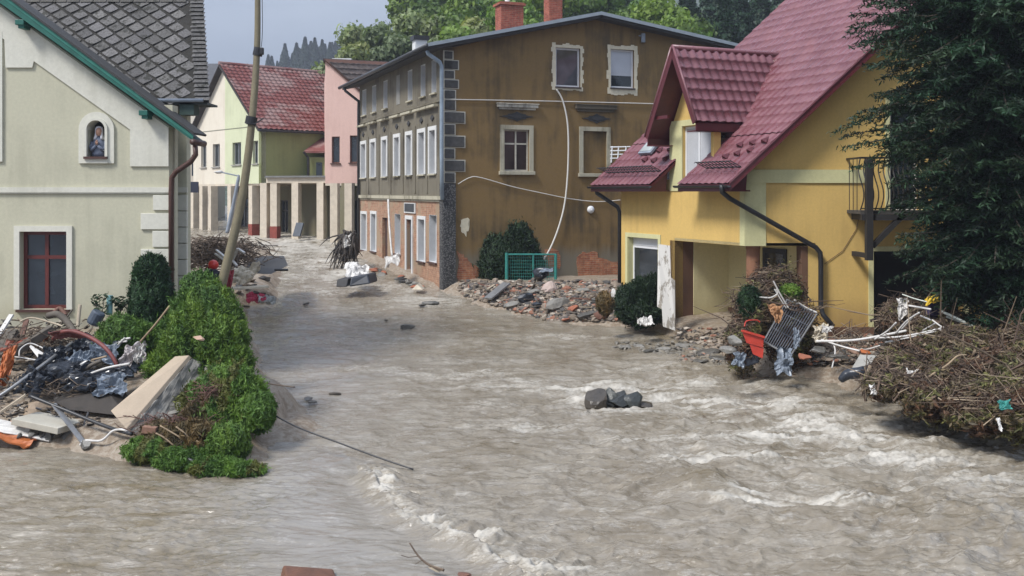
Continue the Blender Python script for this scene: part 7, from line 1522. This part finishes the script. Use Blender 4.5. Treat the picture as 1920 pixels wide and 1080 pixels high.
# rubble step and sand between grate and brush heap
rf = MB(); rg = random.Random(41)
for i in range(520):
    x = rg.uniform(1500, 1660); y = rg.uniform(640, 690); q = G(x, y, 15, 27); s = rg.uniform(.03, .12); rf.rock(q+Vector((0, 0, .08+.12*rg.random())), (s*1.4, s, s*.6), i, 1, .6)
for i in range(260):
    x = rg.uniform(1270, 1400); y = rg.uniform(615, 680); q = G(x, y, 15, 28); s = rg.uniform(.03, .10); rf.rock(q+Vector((0, 0, .02)), (s*1.3, s, s*.6), i, 1, .6)
o = rf.build('rubble', RUB, None); o['kind'] = 'stuff'
for x, y, w_, h, m_, lb, s in ((1600, 658, 30, 14, simple('brown_bundle', (.2, .12, .08), .8, .3), 'brown rolled bundle on the rubble step', 601), (1622, 660, 24, 12, ORG, 'small orange lump beside the brown bundle', 602), (1506, 668, 30, 12, BRICKR, 'reddish stone right of the blue grey cloth', 603), (1535, 655, 40, 14, DSTONE, 'dark stone below the torn insulation', 604), (1570, 668, 44, 12, DSTONE, 'flat dark stone on the rubble step', 605), (1378, 640, 30, 26, STONE, 'grey stone left of the black bin', 606), (1366, 655, 34, 16, STONE, 'lower grey stone left of the black bin', 607)):
    D = 21.8; q = P(x, y, D); one(MB().rock(q, (w_*D/F*.5, .2, h*D/F*.5), s, 2, .4), 'stone', m_, lb, 'stone')
one(MB().prism([P(1597, 690, 20.6), P(1628, 690, 20.5), P(1643, 666, 21.3), P(1612, 665, 21.4)], (0, 0, -.06)), 'paving_slab', simple('grey_paver', (.33, .32, .29), .9, .2), 'flat grey paving slab left of the big brush heap', 'slab', bevel=.008)
one(MB().tube(curve([P(1575, 714, 19.9), P(1590, 702, 19.9), P(1615, 698, 19.8), P(1640, 688, 19.9)]), [.05, .07, .08, .09, .1, .11, .11, .12, .12, .12, .12, .12, .12, .12, .1, .1, .08, .06, .05], 8), 'black_sleeve', BLK, 'black crumpled garment below the grey paving slab', 'clothes', sm=True)
# fine spray of foam droplets is left out; bank litter on the far right
tw = MB()
for k, (x, y, D) in enumerate(((1400, 560, 24.3), (1460, 545, 25), (1500, 590, 24.5), (1600, 640, 22.5), (1690, 580, 22.2))): twigs(tw, P(x, y, D), (.5, .4, .4), 70, 300+k, (.2, .9), .008, .6)
o = tw.build('loose_twigs', TWB, None); o['kind'] = 'stuff'

# ------------------------------------------------------------ thin mist
hz = MB().box((0, 250, 60), (900, 640, 130)).build('haze', bpy.data.materials.new('haze_air'), None); hz['kind'] = 'stuff'
hm = hz.data.materials[0]; hm.use_nodes = True; ht = hm.node_tree; ht.nodes.clear(); ho = ht.nodes.new('ShaderNodeOutputMaterial'); hv = ht.nodes.new('ShaderNodeVolumePrincipled')
hv.inputs['Color'].default_value = (.82, .88, 1, 1); hv.inputs['Density'].default_value = .0007; hv.inputs['Anisotropy'].default_value = .2; ht.links.new(hv.outputs[0], ho.inputs['Volume'])
